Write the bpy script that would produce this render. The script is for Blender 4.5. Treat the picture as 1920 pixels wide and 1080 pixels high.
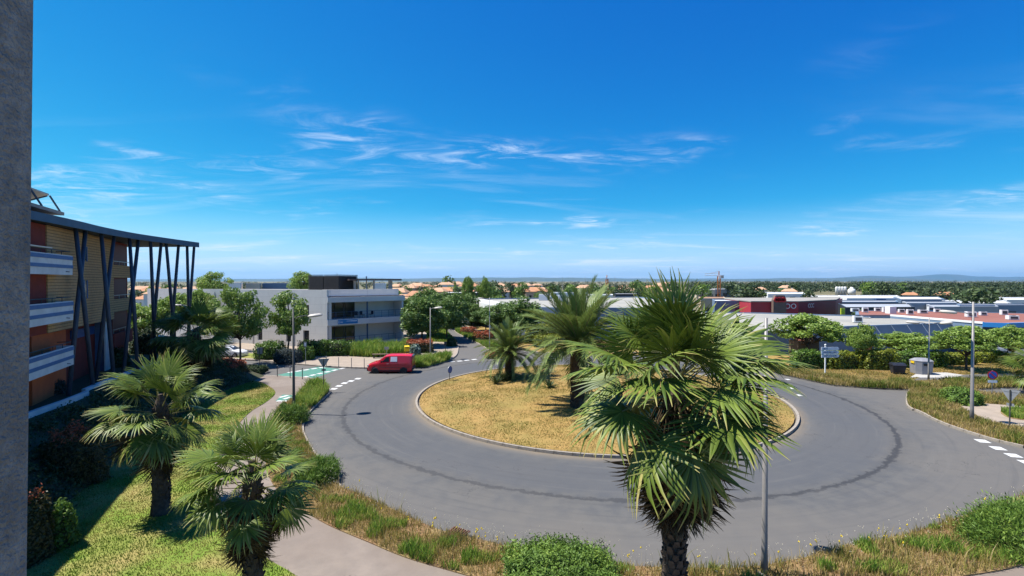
import bpy, math, random
import numpy as np
from mathutils import Vector, Matrix
from mathutils.geometry import tessellate_polygon

for o in list(bpy.data.objects):
    bpy.data.objects.remove(o)
SC = bpy.context.scene
COL = SC.collection
R = math.radians

# ------------------------------------------------------------------ camera
F, CX, CY, EYE = 930.0, 960.0, 540.0, 9.2          # focal length in photo pixels, eye height in metres
PITCH = math.atan(13.0 / F)
cam = bpy.data.cameras.new('camera')
cam.sensor_width = 36.0
cam.lens = F / 1920.0 * 36.0
cam.clip_start = 0.05
cam.clip_end = 90000.0
camo = bpy.data.objects.new('camera', cam)
camo.location = (0, 0, EYE)
camo.rotation_euler = (math.pi / 2 - PITCH, 0, 0)
COL.objects.link(camo)
SC.camera = camo

# ------------------------------------------------------------------ sky and sun
SUN = Vector((-0.515, 0.05, 1.0)).normalized()       # towards the sun
SUN_EL = math.asin(SUN.z)
SUN_AZ = math.atan2(SUN.x, SUN.y)
world = bpy.data.worlds.new('World')
SC.world = world
world.use_nodes = True
wn, wl = world.node_tree.nodes, world.node_tree.links
wn.clear()


def wnode(t, **kw):
    n = wn.new(t)
    for k, v in kw.items():
        setattr(n, k, v)
    return n


w_out = wnode('ShaderNodeOutputWorld')
w_bg = wnode('ShaderNodeBackground')
w_bg.inputs['Strength'].default_value = 0.12
sky = wnode('ShaderNodeTexSky', sky_type='NISHITA', sun_disc=False)
sky.sun_elevation = SUN_EL
sky.sun_rotation = SUN_AZ
sky.altitude = 30
sky.air_density = 1.0
sky.dust_density = 0.35
sky.ozone_density = 2.2
w_sc = wnode('ShaderNodeSeparateColor')
wl.new(sky.outputs[0], w_sc.inputs[0])


def wmath(op, a, b=None, clamp=False):
    n = wnode('ShaderNodeMath', operation=op)
    n.use_clamp = clamp
    for i, x in enumerate((a, b)):
        if x is None:
            continue
        if isinstance(x, (int, float)):
            n.inputs[i].default_value = x
        else:
            wl.new(x, n.inputs[i])
    return n.outputs[0]


def wgrade(ch, gain, power):
    """film-like channel response that gives the deep azure of the photograph"""
    return wmath('MULTIPLY', wmath('POWER', wmath('MULTIPLY', w_sc.outputs[ch], 0.12), power), gain / 0.12)


w_hsv = wnode('ShaderNodeCombineColor')
wl.new(wgrade(0, 0.38, 3.0), w_hsv.inputs[0])
wl.new(wgrade(1, 0.49, 1.30), w_hsv.inputs[1])
wl.new(wgrade(1, 0.575, 0.44), w_hsv.inputs[2])
# thin cirrus: streaky noise laid out on a plane high above (direction / height)
w_tc = wnode('ShaderNodeTexCoord')
w_sep = wnode('ShaderNodeSeparateXYZ')
wl.new(w_tc.outputs['Generated'], w_sep.inputs[0])


def wramp(x, lo, hi):
    n = wnode('ShaderNodeMapRange', interpolation_type='SMOOTHSTEP')
    n.inputs['From Min'].default_value = lo
    n.inputs['From Max'].default_value = hi
    wl.new(x, n.inputs['Value'])
    return n.outputs['Result']


w_h = wmath('ADD', wmath('MAXIMUM', w_sep.outputs['Z'], 0.0), 0.06)
w_px = wmath('DIVIDE', w_sep.outputs['X'], w_h)
w_py = wmath('DIVIDE', w_sep.outputs['Y'], w_h)
w_cmb = wnode('ShaderNodeCombineXYZ')
wl.new(w_px, w_cmb.inputs[0])
wl.new(w_py, w_cmb.inputs[1])


def wcloud(scale, loc, rot, detail, rough, dist, seedz=0.0):
    mp = wnode('ShaderNodeMapping')
    mp.inputs['Scale'].default_value = scale
    mp.inputs['Location'].default_value = loc
    mp.inputs['Rotation'].default_value = (0, 0, rot)
    wl.new(w_cmb.outputs[0], mp.inputs['Vector'])
    n = wnode('ShaderNodeTexNoise', noise_dimensions='3D')
    n.inputs['Scale'].default_value = 1.0
    n.inputs['Detail'].default_value = detail
    n.inputs['Roughness'].default_value = rough
    n.inputs['Distortion'].default_value = dist
    wl.new(mp.outputs[0], n.inputs['Vector'])
    return n.outputs['Fac']


c_patch = wramp(wcloud((0.75, 0.62, 1), (29.76, 9.75, 0), R(15), 3, 0.5, 0.3), 0.51, 0.70)
c_fine = wramp(wcloud((1.9, 3.2, 1), (0.4, 7.7, 2.1), R(-14), 9, 0.66, 1.4), 0.40, 0.78)
c_band = wramp(wcloud((0.34, 1.0, 1), (5.2, 0.6, 4.0), R(4), 6, 0.6, 0.7), 0.50, 0.78)
c_low = wramp(w_sep.outputs['Z'], 0.34, 0.02)
c_sum = wmath('ADD', wmath('MULTIPLY', c_patch, c_fine), wmath('MULTIPLY', wmath('MULTIPLY', c_band, c_low), 0.55))
c_up = wramp(w_sep.outputs['Z'], 0.40, 0.24)
c_veil = wmath('MULTIPLY', wramp(w_sep.outputs['Z'], 0.15, 0.0), 0.62)
c_fac = wmath('ADD', wmath('MULTIPLY', wmath('MULTIPLY', c_sum, c_up), 0.78), c_veil, clamp=True)
w_mix = wnode('ShaderNodeMixRGB', blend_type='MIX')
wl.new(c_fac, w_mix.inputs['Fac'])
wl.new(w_hsv.outputs[0], w_mix.inputs['Color1'])
w_mix.inputs['Color2'].default_value = (3.5, 4.15, 5.1, 1)
wl.new(w_mix.outputs[0], w_bg.inputs['Color'])
wl.new(w_bg.outputs[0], w_out.inputs['Surface'])

sun = bpy.data.lights.new('sun', 'SUN')
sun.energy = 4.6
sun.angle = R(0.53)
sun.color = (1.0, 0.955, 0.88)
suno = bpy.data.objects.new('sun', sun)
suno.rotation_euler = SUN.to_track_quat('Z', 'Y').to_euler()
suno.location = (-40, 10, 80)
COL.objects.link(suno)

vs = SC.view_settings
vs.view_transform = 'Standard'
vs.look = 'None'
vs.exposure = 1.0
vs.gamma = 1.0
vs.use_curve_mapping = False
cy = SC.cycles
cy.use_denoising = True
cy.max_bounces = 6
cy.diffuse_bounces = 3
cy.glossy_bounces = 2
cy.transmission_bounces = 4
cy.transparent_max_bounces = 8
cy.volume_bounces = 0
cy.sample_clamp_indirect = 6.0
cy.caustics_reflective = False
cy.caustics_refractive = False

# ------------------------------------------------------------------ helpers
CP, SP = math.cos(PITCH), math.sin(PITCH)


def ray(u, v):
    x, z = (u - CX) / F, -(v - CY) / F
    return Vector((x, CP + z * SP, -SP + z * CP))


def G(u, v, z=0.0):
    """where the line of sight through a photo pixel meets the height z"""
    d = ray(u, v)
    t = (z - EYE) / d.z
    return Vector((d.x * t, d.y * t, z))


def at(u, v, Y):
    d = ray(u, v)
    t = Y / d.y
    return Vector((d.x * t, Y, EYE + d.z * t))


def vnoise(x, y, seed=0):
    """smooth value noise for numpy arrays"""
    xi, yi = np.floor(x).astype(np.int64), np.floor(y).astype(np.int64)
    xf, yf = x - xi, y - yi
    xf, yf = xf * xf * (3 - 2 * xf), yf * yf * (3 - 2 * yf)

    def h(a, b):
        n = (a * 374761393 + b * 668265263 + seed * 974634777) & 0x7fffffff
        n = ((n ^ (n >> 13)) * 1274126177) & 0x7fffffff
        return ((n ^ (n >> 16)) & 0xffff) / 65535.0
    return (h(xi, yi) * (1 - xf) + h(xi + 1, yi) * xf) * (1 - yf) + (h(xi, yi + 1) * (1 - xf) + h(xi + 1, yi + 1) * xf) * yf


class MB:
    """collects shapes that become one mesh object"""

    def __init__(self):
        self.v, self.f, self.m = [], [], []

    def add(self, vs_, fs_, mi=0):
        b = len(self.v)
        self.v.extend([tuple(p) for p in vs_])
        self.f.extend([tuple(i + b for i in q) for q in fs_])
        self.m.extend([mi] * len(fs_))
        return self

    def quad(self, a, b, c, d, mi=0):
        return self.add([a, b, c, d], [(0, 1, 2, 3)], mi)

    def box(self, c, s, rz=0.0, mi=0, rot=None):
        hx, hy, hz = s[0] / 2, s[1] / 2, s[2] / 2
        P = [Vector((x, y, z)) for z in (-hz, hz) for x, y in ((-hx, -hy), (hx, -hy), (hx, hy), (-hx, hy))]
        M = rot if rot is not None else Matrix.Rotation(rz, 3, 'Z')
        c = Vector(c)
        return self.add([M @ p + c for p in P], [(3, 2, 1, 0), (4, 5, 6, 7), (0, 1, 5, 4), (1, 2, 6, 5), (2, 3, 7, 6), (3, 0, 4, 7)], mi)

    def bar(self, a, b, w, h, mi=0):
        """a box beam from point a to point b"""
        a, b = Vector(a), Vector(b)
        d = (b - a)
        L = d.length
        q = d.to_track_quat('X', 'Z').to_matrix()
        return self.box((a + b) / 2, (L, w, h), rot=q, mi=mi)

    def prism(self, poly, z0, z1, mi=0, top=True, bottom=True):
        n = len(poly)
        area = sum(poly[i][0] * poly[(i + 1) % n][1] - poly[(i + 1) % n][0] * poly[i][1] for i in range(n))
        P = [(p[0], p[1]) for p in (poly if area > 0 else poly[::-1])]
        V = [(x, y, z0) for x, y in P] + [(x, y, z1) for x, y in P]
        Fs = [(i, (i + 1) % n, n + (i + 1) % n, n + i) for i in range(n)]
        tri = tessellate_polygon([[Vector((x, y, 0)) for x, y in P]])
        for t in tri:
            a, b, c = t
            ar = (P[b][0] - P[a][0]) * (P[c][1] - P[a][1]) - (P[c][0] - P[a][0]) * (P[b][1] - P[a][1])
            t = (a, b, c) if ar > 0 else (a, c, b)
            if top:
                Fs.append(tuple(i + n for i in t))
            if bottom:
                Fs.append(tuple(reversed(t)))
        return self.add(V, Fs, mi)

    def tube(self, pts, rad, n=8, mi=0, cap=True):
        pts = [Vector(p) for p in pts]
        if isinstance(rad, (int, float)):
            rad = [rad] * len(pts)
        V, Fs = [], []
        up = Vector((0.13, 0.21, 0.97))
        for i, p in enumerate(pts):
            d = (pts[min(i + 1, len(pts) - 1)] - pts[max(i - 1, 0)]).normalized()
            s = d.cross(up)
            if s.length < 0.05:
                s = d.cross(Vector((1, 0, 0)))
            s.normalize()
            t = s.cross(d)
            for k in range(n):
                a = 2 * math.pi * k / n
                V.append(p + (s * math.cos(a) + t * math.sin(a)) * rad[i])
        for i in range(len(pts) - 1):
            for k in range(n):
                k2 = (k + 1) % n
                Fs.append((i * n + k, i * n + k2, (i + 1) * n + k2, (i + 1) * n + k))
        if cap:
            Fs.append(tuple(range(n - 1, -1, -1)))
            e = (len(pts) - 1) * n
            Fs.append(tuple(range(e, e + n)))
        return self.add(V, Fs, mi)

    def lathe(self, prof, c=(0, 0, 0), n=16, mi=0, squash=1.0):
        V, Fs = [], []
        for r, z in prof:
            for k in range(n):
                a = 2 * math.pi * k / n
                V.append((c[0] + r * math.cos(a), c[1] + r * math.sin(a) * squash, c[2] + z))
        for i in range(len(prof) - 1):
            for k in range(n):
                k2 = (k + 1) % n
                Fs.append((i * n + k, i * n + k2, (i + 1) * n + k2, (i + 1) * n + k))
        Fs.append(tuple(range(n - 1, -1, -1)))
        e = (len(prof) - 1) * n
        Fs.append(tuple(range(e, e + n)))
        return self.add(V, Fs, mi)

    def mesh(self, name, mats, smooth=False):
        me = bpy.data.meshes.new(name)
        me.from_pydata(self.v, [], self.f)
        for m in (mats if isinstance(mats, (list, tuple)) else [mats]):
            me.materials.append(m)
        if len(me.materials) > 1:
            me.polygons.foreach_set('material_index', self.m)
        if smooth:
            me.polygons.foreach_set('use_smooth', [True] * len(me.polygons))
        me.update()
        return me

    def build(self, name, mats, parent=None, loc=None, smooth=False):
        return obj(name, self.mesh(name, mats, smooth), parent, loc)


def obj(name, me, parent=None, loc=None, rz=None):
    o = bpy.data.objects.new(name, me)
    COL.objects.link(o)
    if parent is not None:
        o.parent = parent
    if loc is not None:
        o.location = loc
    if rz is not None:
        o.rotation_euler = (0, 0, rz)
    return o


def tag(o, label=None, cat=None, group=None, kind=None):
    if label:
        o['label'] = label
    if cat:
        o['category'] = cat
    if group:
        o['group'] = group
    if kind:
        o['kind'] = kind
    return o


def thing(name, label, cat, loc=(0, 0, 0), rz=0.0, group=None):
    o = bpy.data.objects.new(name, None)
    o.empty_display_size = 0.3
    COL.objects.link(o)
    o.location = loc
    o.rotation_euler = (0, 0, rz)
    return tag(o, label, cat, group)


def copy_tree(o, parent=None):
    c = o.copy()
    COL.objects.link(c)
    c.parent = parent
    for ch in list(o.children):
        copy_tree(ch, c)
    return c


def smooth_line(pts, k=6, closed=False):
    """Catmull-Rom through points"""
    P = [Vector((p[0], p[1], 0)) for p in pts]
    n = len(P)
    out = []
    for i in range(n if closed else n - 1):
        p0 = P[(i - 1) % n] if closed or i > 0 else P[i]
        p1, p2 = P[i], P[(i + 1) % n]
        p3 = P[(i + 2) % n] if closed or i + 2 < n else p2
        for j in range(k):
            t = j / k
            out.append(0.5 * ((2 * p1) + (p2 - p0) * t + (2 * p0 - 5 * p1 + 4 * p2 - p3) * t * t + (3 * p1 - p0 - 3 * p2 + p3) * t ** 3))
    if not closed:
        out.append(P[-1])
    return out


def in_poly(x, y, poly):
    ins = np.zeros(x.shape, bool)
    n = len(poly)
    for i in range(n):
        x0, y0 = poly[i][0], poly[i][1]
        x1, y1 = poly[(i + 1) % n][0], poly[(i + 1) % n][1]
        if y0 == y1:
            continue
        c = ((y0 > y) != (y1 > y)) & (x < (x1 - x0) * (y - y0) / (y1 - y0) + x0)
        ins ^= c
    return ins


# ------------------------------------------------------------------ materials
def nt(m):
    return m.node_tree.nodes, m.node_tree.links


def mat(name, c1, c2=None, scale=3.0, rough=0.8, metal=0.0, bump=0.0, bscale=None, spec=0.3, detail=5, stretch=(1, 1, 1), lo=0.35, hi=0.65, c3=None, scale3=0.4, amt3=0.5):
    """two colours mixed by noise, a third in broad patches, and fine relief"""
    m = bpy.data.materials.new(name)
    m.use_nodes = True
    n, l = nt(m)
    b = n['Principled BSDF']
    b.inputs['Roughness'].default_value = rough
    b.inputs['Metallic'].default_value = metal
    b.inputs['Specular IOR Level'].default_value = spec
    b.inputs['Base Color'].default_value = (*c1, 1)
    if c2 is None and not bump:
        return m
    tc = n.new('ShaderNodeTexCoord')
    mp = n.new('ShaderNodeMapping')
    mp.inputs['Scale'].default_value = stretch
    l.new(tc.outputs['Object'], mp.inputs['Vector'])
    if c2 is not None:
        t = n.new('ShaderNodeTexNoise')
        t.inputs['Scale'].default_value = scale
        t.inputs['Detail'].default_value = detail
        t.inputs['Roughness'].default_value = 0.6
        l.new(mp.outputs[0], t.inputs['Vector'])
        mr = n.new('ShaderNodeMapRange')
        mr.inputs['From Min'].default_value = lo
        mr.inputs['From Max'].default_value = hi
        l.new(t.outputs['Fac'], mr.inputs['Value'])
        mx = n.new('ShaderNodeMixRGB')
        mx.inputs['Color1'].default_value = (*c1, 1)
        mx.inputs['Color2'].default_value = (*c2, 1)
        l.new(mr.outputs[0], mx.inputs['Fac'])
        out = mx.outputs[0]
        if c3 is not None:
            t3 = n.new('ShaderNodeTexNoise')
            t3.inputs['Scale'].default_value = scale3
            t3.inputs['Detail'].default_value = 4
            l.new(mp.outputs[0], t3.inputs['Vector'])
            m3 = n.new('ShaderNodeMapRange')
            m3.inputs['From Min'].default_value = 0.42
            m3.inputs['From Max'].default_value = 0.66
            m3.inputs['To Max'].default_value = amt3
            l.new(t3.outputs['Fac'], m3.inputs['Value'])
            mx3 = n.new('ShaderNodeMixRGB')
            l.new(m3.outputs[0], mx3.inputs['Fac'])
            l.new(out, mx3.inputs['Color1'])
            mx3.inputs['Color2'].default_value = (*c3, 1)
            out = mx3.outputs[0]
        l.new(out, b.inputs['Base Color'])
    if bump:
        tb = n.new('ShaderNodeTexNoise')
        tb.inputs['Scale'].default_value = bscale or scale * 6
        tb.inputs['Detail'].default_value = 4
        l.new(mp.outputs[0], tb.inputs['Vector'])
        bp = n.new('ShaderNodeBump')
        bp.inputs['Strength'].default_value = bump
        bp.inputs['Distance'].default_value = 0.03
        l.new(tb.outputs['Fac'], bp.inputs['Height'])
        l.new(bp.outputs[0], b.inputs['Normal'])
    return m


def leaf_mat(name, c1, c2, c3, rough=0.5, trans=0.3, spec=0.35):
    """leaf colour runs c1 -> c2 -> c3 with the leaf's own tint attribute; light passes through"""
    m = bpy.data.materials.new(name)
    m.use_nodes = True
    n, l = nt(m)
    b = n['Principled BSDF']
    b.inputs['Roughness'].default_value = rough
    b.inputs['Specular IOR Level'].default_value = spec
    a = n.new('ShaderNodeAttribute')
    a.attribute_name = 'tint'
    cr = n.new('ShaderNodeValToRGB')
    cr.color_ramp.elements[0].color = (*c1, 1)
    cr.color_ramp.elements[1].color = (*c3, 1)
    e = cr.color_ramp.elements.new(0.5)
    e.color = (*c2, 1)
    l.new(a.outputs['Fac'], cr.inputs['Fac'])
    l.new(cr.outputs['Color'], b.inputs['Base Color'])
    tr = n.new('ShaderNodeBsdfTranslucent')
    l.new(cr.outputs['Color'], tr.inputs['Color'])
    ms = n.new('ShaderNodeMixShader')
    ms.inputs['Fac'].default_value = trans
    l.new(b.outputs[0], ms.inputs[1])
    l.new(tr.outputs[0], ms.inputs[2])
    l.new(ms.outputs[0], n['Material Output'].inputs['Surface'])
    return m


def np_mesh(name, V, Q, T, mats, tint=None, midx=None, smooth=False):
    """fast mesh from numpy: V (n,3), Q (k,4) quads, T (k,3) triangles, tint per vertex"""
    me = bpy.data.meshes.new(name)
    V = np.asarray(V, np.float32)
    nq = 0 if Q is None else len(Q)
    ntri = 0 if T is None else len(T)
    me.vertices.add(len(V))
    me.vertices.foreach_set('co', V.ravel())
    me.loops.add(nq * 4 + ntri * 3)
    me.polygons.add(nq + ntri)
    idx = []
    if nq:
        idx.append(np.asarray(Q, np.int32).ravel())
    if ntri:
        idx.append(np.asarray(T, np.int32).ravel())
    me.loops.foreach_set('vertex_index', np.concatenate(idx))
    st = np.concatenate([np.arange(nq) * 4, nq * 4 + np.arange(ntri) * 3]).astype(np.int32)
    me.polygons.foreach_set('loop_start', st)
    for m in (mats if isinstance(mats, (list, tuple)) else [mats]):
        me.materials.append(m)
    if midx is not None:
        me.polygons.foreach_set('material_index', np.asarray(midx, np.int32))
    if smooth:
        me.polygons.foreach_set('use_smooth', np.ones(nq + ntri, bool))
    if tint is not None:
        at_ = me.attributes.new('tint', 'FLOAT', 'POINT')
        at_.data.foreach_set('value', np.asarray(tint, np.float32))
    me.update(calc_edges=True)
    me.validate()
    return me


M = {}
M['concrete'] = mat('concrete', (0.42, 0.40, 0.37), (0.33, 0.32, 0.30), 4, 0.85, bump=0.2)
M['kerb'] = mat('kerb stone', (0.33, 0.285, 0.235), (0.23, 0.20, 0.165), 5, 0.9, bump=0.3, c3=(0.17, 0.145, 0.12), scale3=0.9)
M['white_paint'] = mat('white paint', (0.78, 0.78, 0.76), (0.66, 0.66, 0.64), 2, 0.6)
M['road_paint'] = mat('road paint', (0.54, 0.54, 0.525), (0.30, 0.30, 0.295), 9, 0.7, lo=0.45, hi=0.75)
M['steel'] = mat('galvanised steel', (0.38, 0.38, 0.38), (0.30, 0.30, 0.31), 6, 0.45, 0.6)
M['pole'] = mat('pole paint', (0.27, 0.25, 0.24), (0.22, 0.21, 0.20), 3, 0.5, 0.2)
M['dark_pole'] = mat('dark pole paint', (0.05, 0.055, 0.05), (0.07, 0.07, 0.065), 3, 0.5)
M['glass'] = mat('dark glass', (0.02, 0.025, 0.03), rough=0.08, spec=0.6)
M['black'] = mat('black rubber', (0.018, 0.018, 0.018), (0.03, 0.03, 0.03), 8, 0.7)
M['dark_metal'] = mat('dark metal', (0.03, 0.035, 0.045), (0.045, 0.05, 0.06), 4, 0.5)

# ------------------------------------------------------------------ ground, roads, pavements
IC, IR = (6.7, 39.7), 14.1                          # the traffic island


def sstep(x, a, b):
    t = np.clip((x - a) / (b - a), 0, 1)
    return t * t * (3 - 2 * t)


def land_z(x, y):
    x, y = np.asarray(x, float), np.asarray(y, float)
    z = np.full(np.broadcast(x, y).shape, -0.08)
    near = sstep(y, 62, 66) * sstep(x, 17, 22)
    far = sstep(y, 122, 140)
    left = 1 - sstep(x, -70, -60)
    z = z - 1.5 * np.maximum(near, far) + 0 * left
    return z


M['earth'] = mat('dry field', (0.16, 0.13, 0.07), (0.09, 0.10, 0.04), 0.05, 0.95, c3=(0.20, 0.17, 0.11), scale3=0.012, amt3=0.7)
xs = np.concatenate([-np.array([45000, 20000, 8000, 3000, 1200, 600, 300, 200, 150, 120, 100]), np.arange(-90, 92, 3.0),
                     np.array([100, 120, 150, 200, 300, 600, 1200, 3000, 8000, 20000, 45000])])
ys = np.concatenate([[-60, -20], np.arange(0, 150, 2.0), [160, 200, 300, 500, 900, 1800, 4000, 9000, 20000, 45000]])
gx, gy = np.meshgrid(xs, ys)
gz = land_z(gx, gy)
nx_, ny_ = len(xs), len(ys)
ii = (np.arange(ny_ - 1)[:, None] * nx_ + np.arange(nx_ - 1)[None, :]).ravel()
ground = obj('ground', np_mesh('ground', np.stack([gx.ravel(), gy.ravel(), gz.ravel()], 1), np.stack([ii, ii + 1, ii + 1 + nx_, ii + nx_], 1), None, M['earth']))
tag(ground, 'dry open ground running out to the horizon', kind='structure')

# asphalt with a seam ring of bitumen and paler, dustier edges
m = bpy.data.materials.new('asphalt')
m.use_nodes = True
n, l = nt(m)
b = n['Principled BSDF']
b.inputs['Roughness'].default_value = 0.82
b.inputs['Specular IOR Level'].default_value = 0.25
tc = n.new('ShaderNodeTexCoord')
sub = n.new('ShaderNodeVectorMath')
sub.operation = 'SUBTRACT'
sub.inputs[1].default_value = (IC[0], IC[1], 0)
l.new(tc.outputs['Object'], sub.inputs[0])
ln = n.new('ShaderNodeVectorMath')
ln.operation = 'LENGTH'
l.new(sub.outputs[0], ln.inputs[0])


def tnoise(n, l, vec, scale, detail=4, rough=0.6):
    t = n.new('ShaderNodeTexNoise')
    t.inputs['Scale'].default_value = scale
    t.inputs['Detail'].default_value = detail
    t.inputs['Roughness'].default_value = rough
    l.new(vec, t.inputs['Vector'])
    return t.outputs['Fac']


def tmath(n, l, op, a, b_=None, clamp=False):
    k = n.new('ShaderNodeMath')
    k.operation = op
    k.use_clamp = clamp
    for i, x in enumerate((a, b_)):
        if x is None:
            continue
        if isinstance(x, (int, float)):
            k.inputs[i].default_value = x
        else:
            l.new(x, k.inputs[i])
    return k.outputs[0]


def tramp(n, l, x, a, b_, lo=0.0, hi=1.0):
    k = n.new('ShaderNodeMapRange')
    k.interpolation_type = 'SMOOTHSTEP'
    k.inputs['From Min'].default_value = a
    k.inputs['From Max'].default_value = b_
    k.inputs['To Min'].default_value = lo
    k.inputs['To Max'].default_value = hi
    l.new(x, k.inputs['Value'])
    return k.outputs['Result']


def tmix(n, l, fac, c1, c2):
    k = n.new('ShaderNodeMixRGB')
    if isinstance(fac, (int, float)):
        k.inputs[0].default_value = fac
    else:
        l.new(fac, k.inputs[0])
    for i, c in ((1, c1), (2, c2)):
        if isinstance(c, tuple):
            k.inputs[i].default_value = (*c, 1)
        else:
            l.new(c, k.inputs[i])
    return k.outputs[0]


ov = tc.outputs['Object']
n_fine = tnoise(n, l, ov, 26, 3)
n_mid = tnoise(n, l, ov, 1.3, 5)
n_big = tnoise(n, l, ov, 0.16, 4)
base = tmix(n, l, tramp(n, l, n_mid, 0.35, 0.65), (0.078, 0.079, 0.081), (0.098, 0.096, 0.092))
base = tmix(n, l, tramp(n, l, n_big, 0.42, 0.62, 0, 0.55), base, (0.115, 0.106, 0.094))
rr = tmath(n, l, 'ADD', ln.outputs['Value'], tmath(n, l, 'MULTIPLY', tmath(n, l, 'SUBTRACT', n_mid, 0.5), 0.9))
worn = tmath(n, l, 'MULTIPLY', tramp(n, l, rr, 14.6, 16.0), tramp(n, l, rr, 19.4, 18.2))
base = tmix(n, l, tmath(n, l, 'MULTIPLY', worn, 0.7), base, (0.073, 0.076, 0.082))
outer = tramp(n, l, rr, 19.4, 22.5, 0, 0.6)
base = tmix(n, l, outer, base, (0.120, 0.111, 0.100))
edge = tramp(n, l, rr, 15.0, 14.0, 0, 0.8)
base = tmix(n, l, edge, base, (0.19, 0.152, 0.108))
n_seam = tnoise(n, l, ov, 3.6, 5, 0.72)
at2 = n.new('ShaderNodeMath')
at2.operation = 'ARCTAN2'
sp3 = n.new('ShaderNodeSeparateXYZ')
l.new(sub.outputs[0], sp3.inputs[0])
l.new(sp3.outputs['Y'], at2.inputs[0])
l.new(sp3.outputs['X'], at2.inputs[1])
cb2 = n.new('ShaderNodeCombineXYZ')
l.new(tmath(n, l, 'MULTIPLY', at2.outputs[0], 30.0), cb2.inputs[0])
l.new(tmath(n, l, 'MULTIPLY', ln.outputs['Value'], 1.6), cb2.inputs[1])
n_feather = tnoise(n, l, cb2.outputs[0], 1.0, 5, 0.7)
rs = tmath(n, l, 'ADD', ln.outputs['Value'], tmath(n, l, 'MULTIPLY', tmath(n, l, 'SUBTRACT', n_feather, 0.5), 1.0))
right_bend = tramp(n, l, sp3.outputs['X'], -8.0, 14.0, 0.72, 1.0)
core = tmath(n, l, 'MULTIPLY', tramp(n, l, rs, 18.98, 19.10), tramp(n, l, rs, 19.42, 19.26))
halo = tmath(n, l, 'MULTIPLY', tramp(n, l, rs, 18.60, 19.10, 0, 0.18), tramp(n, l, rs, 20.1, 19.3))
seam = tmath(n, l, 'MULTIPLY', tmath(n, l, 'MAXIMUM', tmath(n, l, 'MULTIPLY', core, tramp(n, l, n_seam, 0.26, 0.46)), halo), right_bend)
base = tmix(n, l, tmath(n, l, 'MULTIPLY', seam, 0.88), base, (0.032, 0.033, 0.036))
# tyre polish drawn out along the ring, dark drips and pale scuffs
at_ = n.new('ShaderNodeMath')
at_.operation = 'ARCTAN2'
sp2 = n.new('ShaderNodeSeparateXYZ')
l.new(sub.outputs[0], sp2.inputs[0])
l.new(sp2.outputs['Y'], at_.inputs[0])
l.new(sp2.outputs['X'], at_.inputs[1])
cb = n.new('ShaderNodeCombineXYZ')
l.new(tmath(n, l, 'MULTIPLY', at_.outputs[0], 2.2), cb.inputs[0])
l.new(tmath(n, l, 'MULTIPLY', ln.outputs['Value'], 2.6), cb.inputs[1])
n_str = tnoise(n, l, cb.outputs[0], 1.0, 6, 0.62)
base = tmix(n, l, tramp(n, l, n_str, 0.52, 0.70, 0, 0.28), base, (0.058, 0.059, 0.062))
base = tmix(n, l, tramp(n, l, n_str, 0.46, 0.30, 0, 0.22), base, (0.140, 0.132, 0.120))
n_spot = tnoise(n, l, ov, 0.9, 2)
base = tmix(n, l, tramp(n, l, n_spot, 0.70, 0.80, 0, 0.6), base, (0.050, 0.050, 0.052))
vor = n.new('ShaderNodeTexVoronoi')
vor.feature = 'DISTANCE_TO_EDGE'
vor.inputs['Scale'].default_value = 0.16
dv = n.new('ShaderNodeMixRGB')
dv.inputs[0].default_value = 0.35
nc = n.new('ShaderNodeTexNoise')
nc.inputs['Scale'].default_value = 0.8
nc.inputs['Detail'].default_value = 6
l.new(ov, nc.inputs['Vector'])
l.new(ov, dv.inputs[1])
mv = n.new('ShaderNodeVectorMath')
mv.operation = 'MULTIPLY'
mv.inputs[1].default_value = (14, 14, 14)
l.new(nc.outputs['Color'], mv.inputs[0])
l.new(mv.outputs[0], dv.inputs[2])
l.new(dv.outputs[0], vor.inputs['Vector'])
crack = tmath(n, l, 'MULTIPLY', tramp(n, l, vor.outputs['Distance'], 0.006, 0.001), tramp(n, l, n_big, 0.50, 0.60))
base = tmix(n, l, tmath(n, l, 'MULTIPLY', crack, 0.6), base, (0.035, 0.035, 0.036))
base = tmix(n, l, tramp(n, l, n_fine, 0.62, 0.80, 0, 0.45), base, (0.165, 0.16, 0.152))
l.new(base, b.inputs['Base Color'])
bp = n.new('ShaderNodeBump')
bp.inputs['Strength'].default_value = 0.25
bp.inputs['Distance'].default_value = 0.02
l.new(n_fine, bp.inputs['Height'])
l.new(bp.outputs[0], b.inputs['Normal'])
M['asphalt'] = m

M['path'] = mat('pink concrete path', (0.222, 0.184, 0.153), (0.180, 0.150, 0.127), 1.6, 0.9, bump=0.25, bscale=40, c3=(0.165, 0.132, 0.108), scale3=0.35, amt3=0.8)
M['pale_path'] = mat('pale concrete path', (0.315, 0.255, 0.20), (0.26, 0.212, 0.168), 1.0, 0.9, bump=0.15, bscale=40)
M['soil'] = mat('verge soil', (0.20, 0.115, 0.06), (0.26, 0.17, 0.08), 3, 0.95, bump=0.5, c3=(0.22, 0.19, 0.07), scale3=0.7)
M['lawn'] = mat('lawn', (0.11, 0.19, 0.018), (0.17, 0.21, 0.034), 2.2, 0.95, bump=0.6, bscale=30, c3=(0.30, 0.225, 0.085), scale3=0.5, amt3=0.85)
M['dry_lawn'] = mat('dry lawn', (0.33, 0.205, 0.068), (0.25, 0.165, 0.050), 2.4, 0.95, bump=0.6, bscale=30, c3=(0.19, 0.16, 0.04), scale3=0.35, amt3=0.75)


def px(pts, z=0.0):
    return [G(u, v, z) for u, v in pts]


def sheet(name, poly, z0, z1, material, label=None):
    o = MB().prism(poly, z0, z1, bottom=False).build(name, material)
    return tag(o, label, kind='structure')


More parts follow.
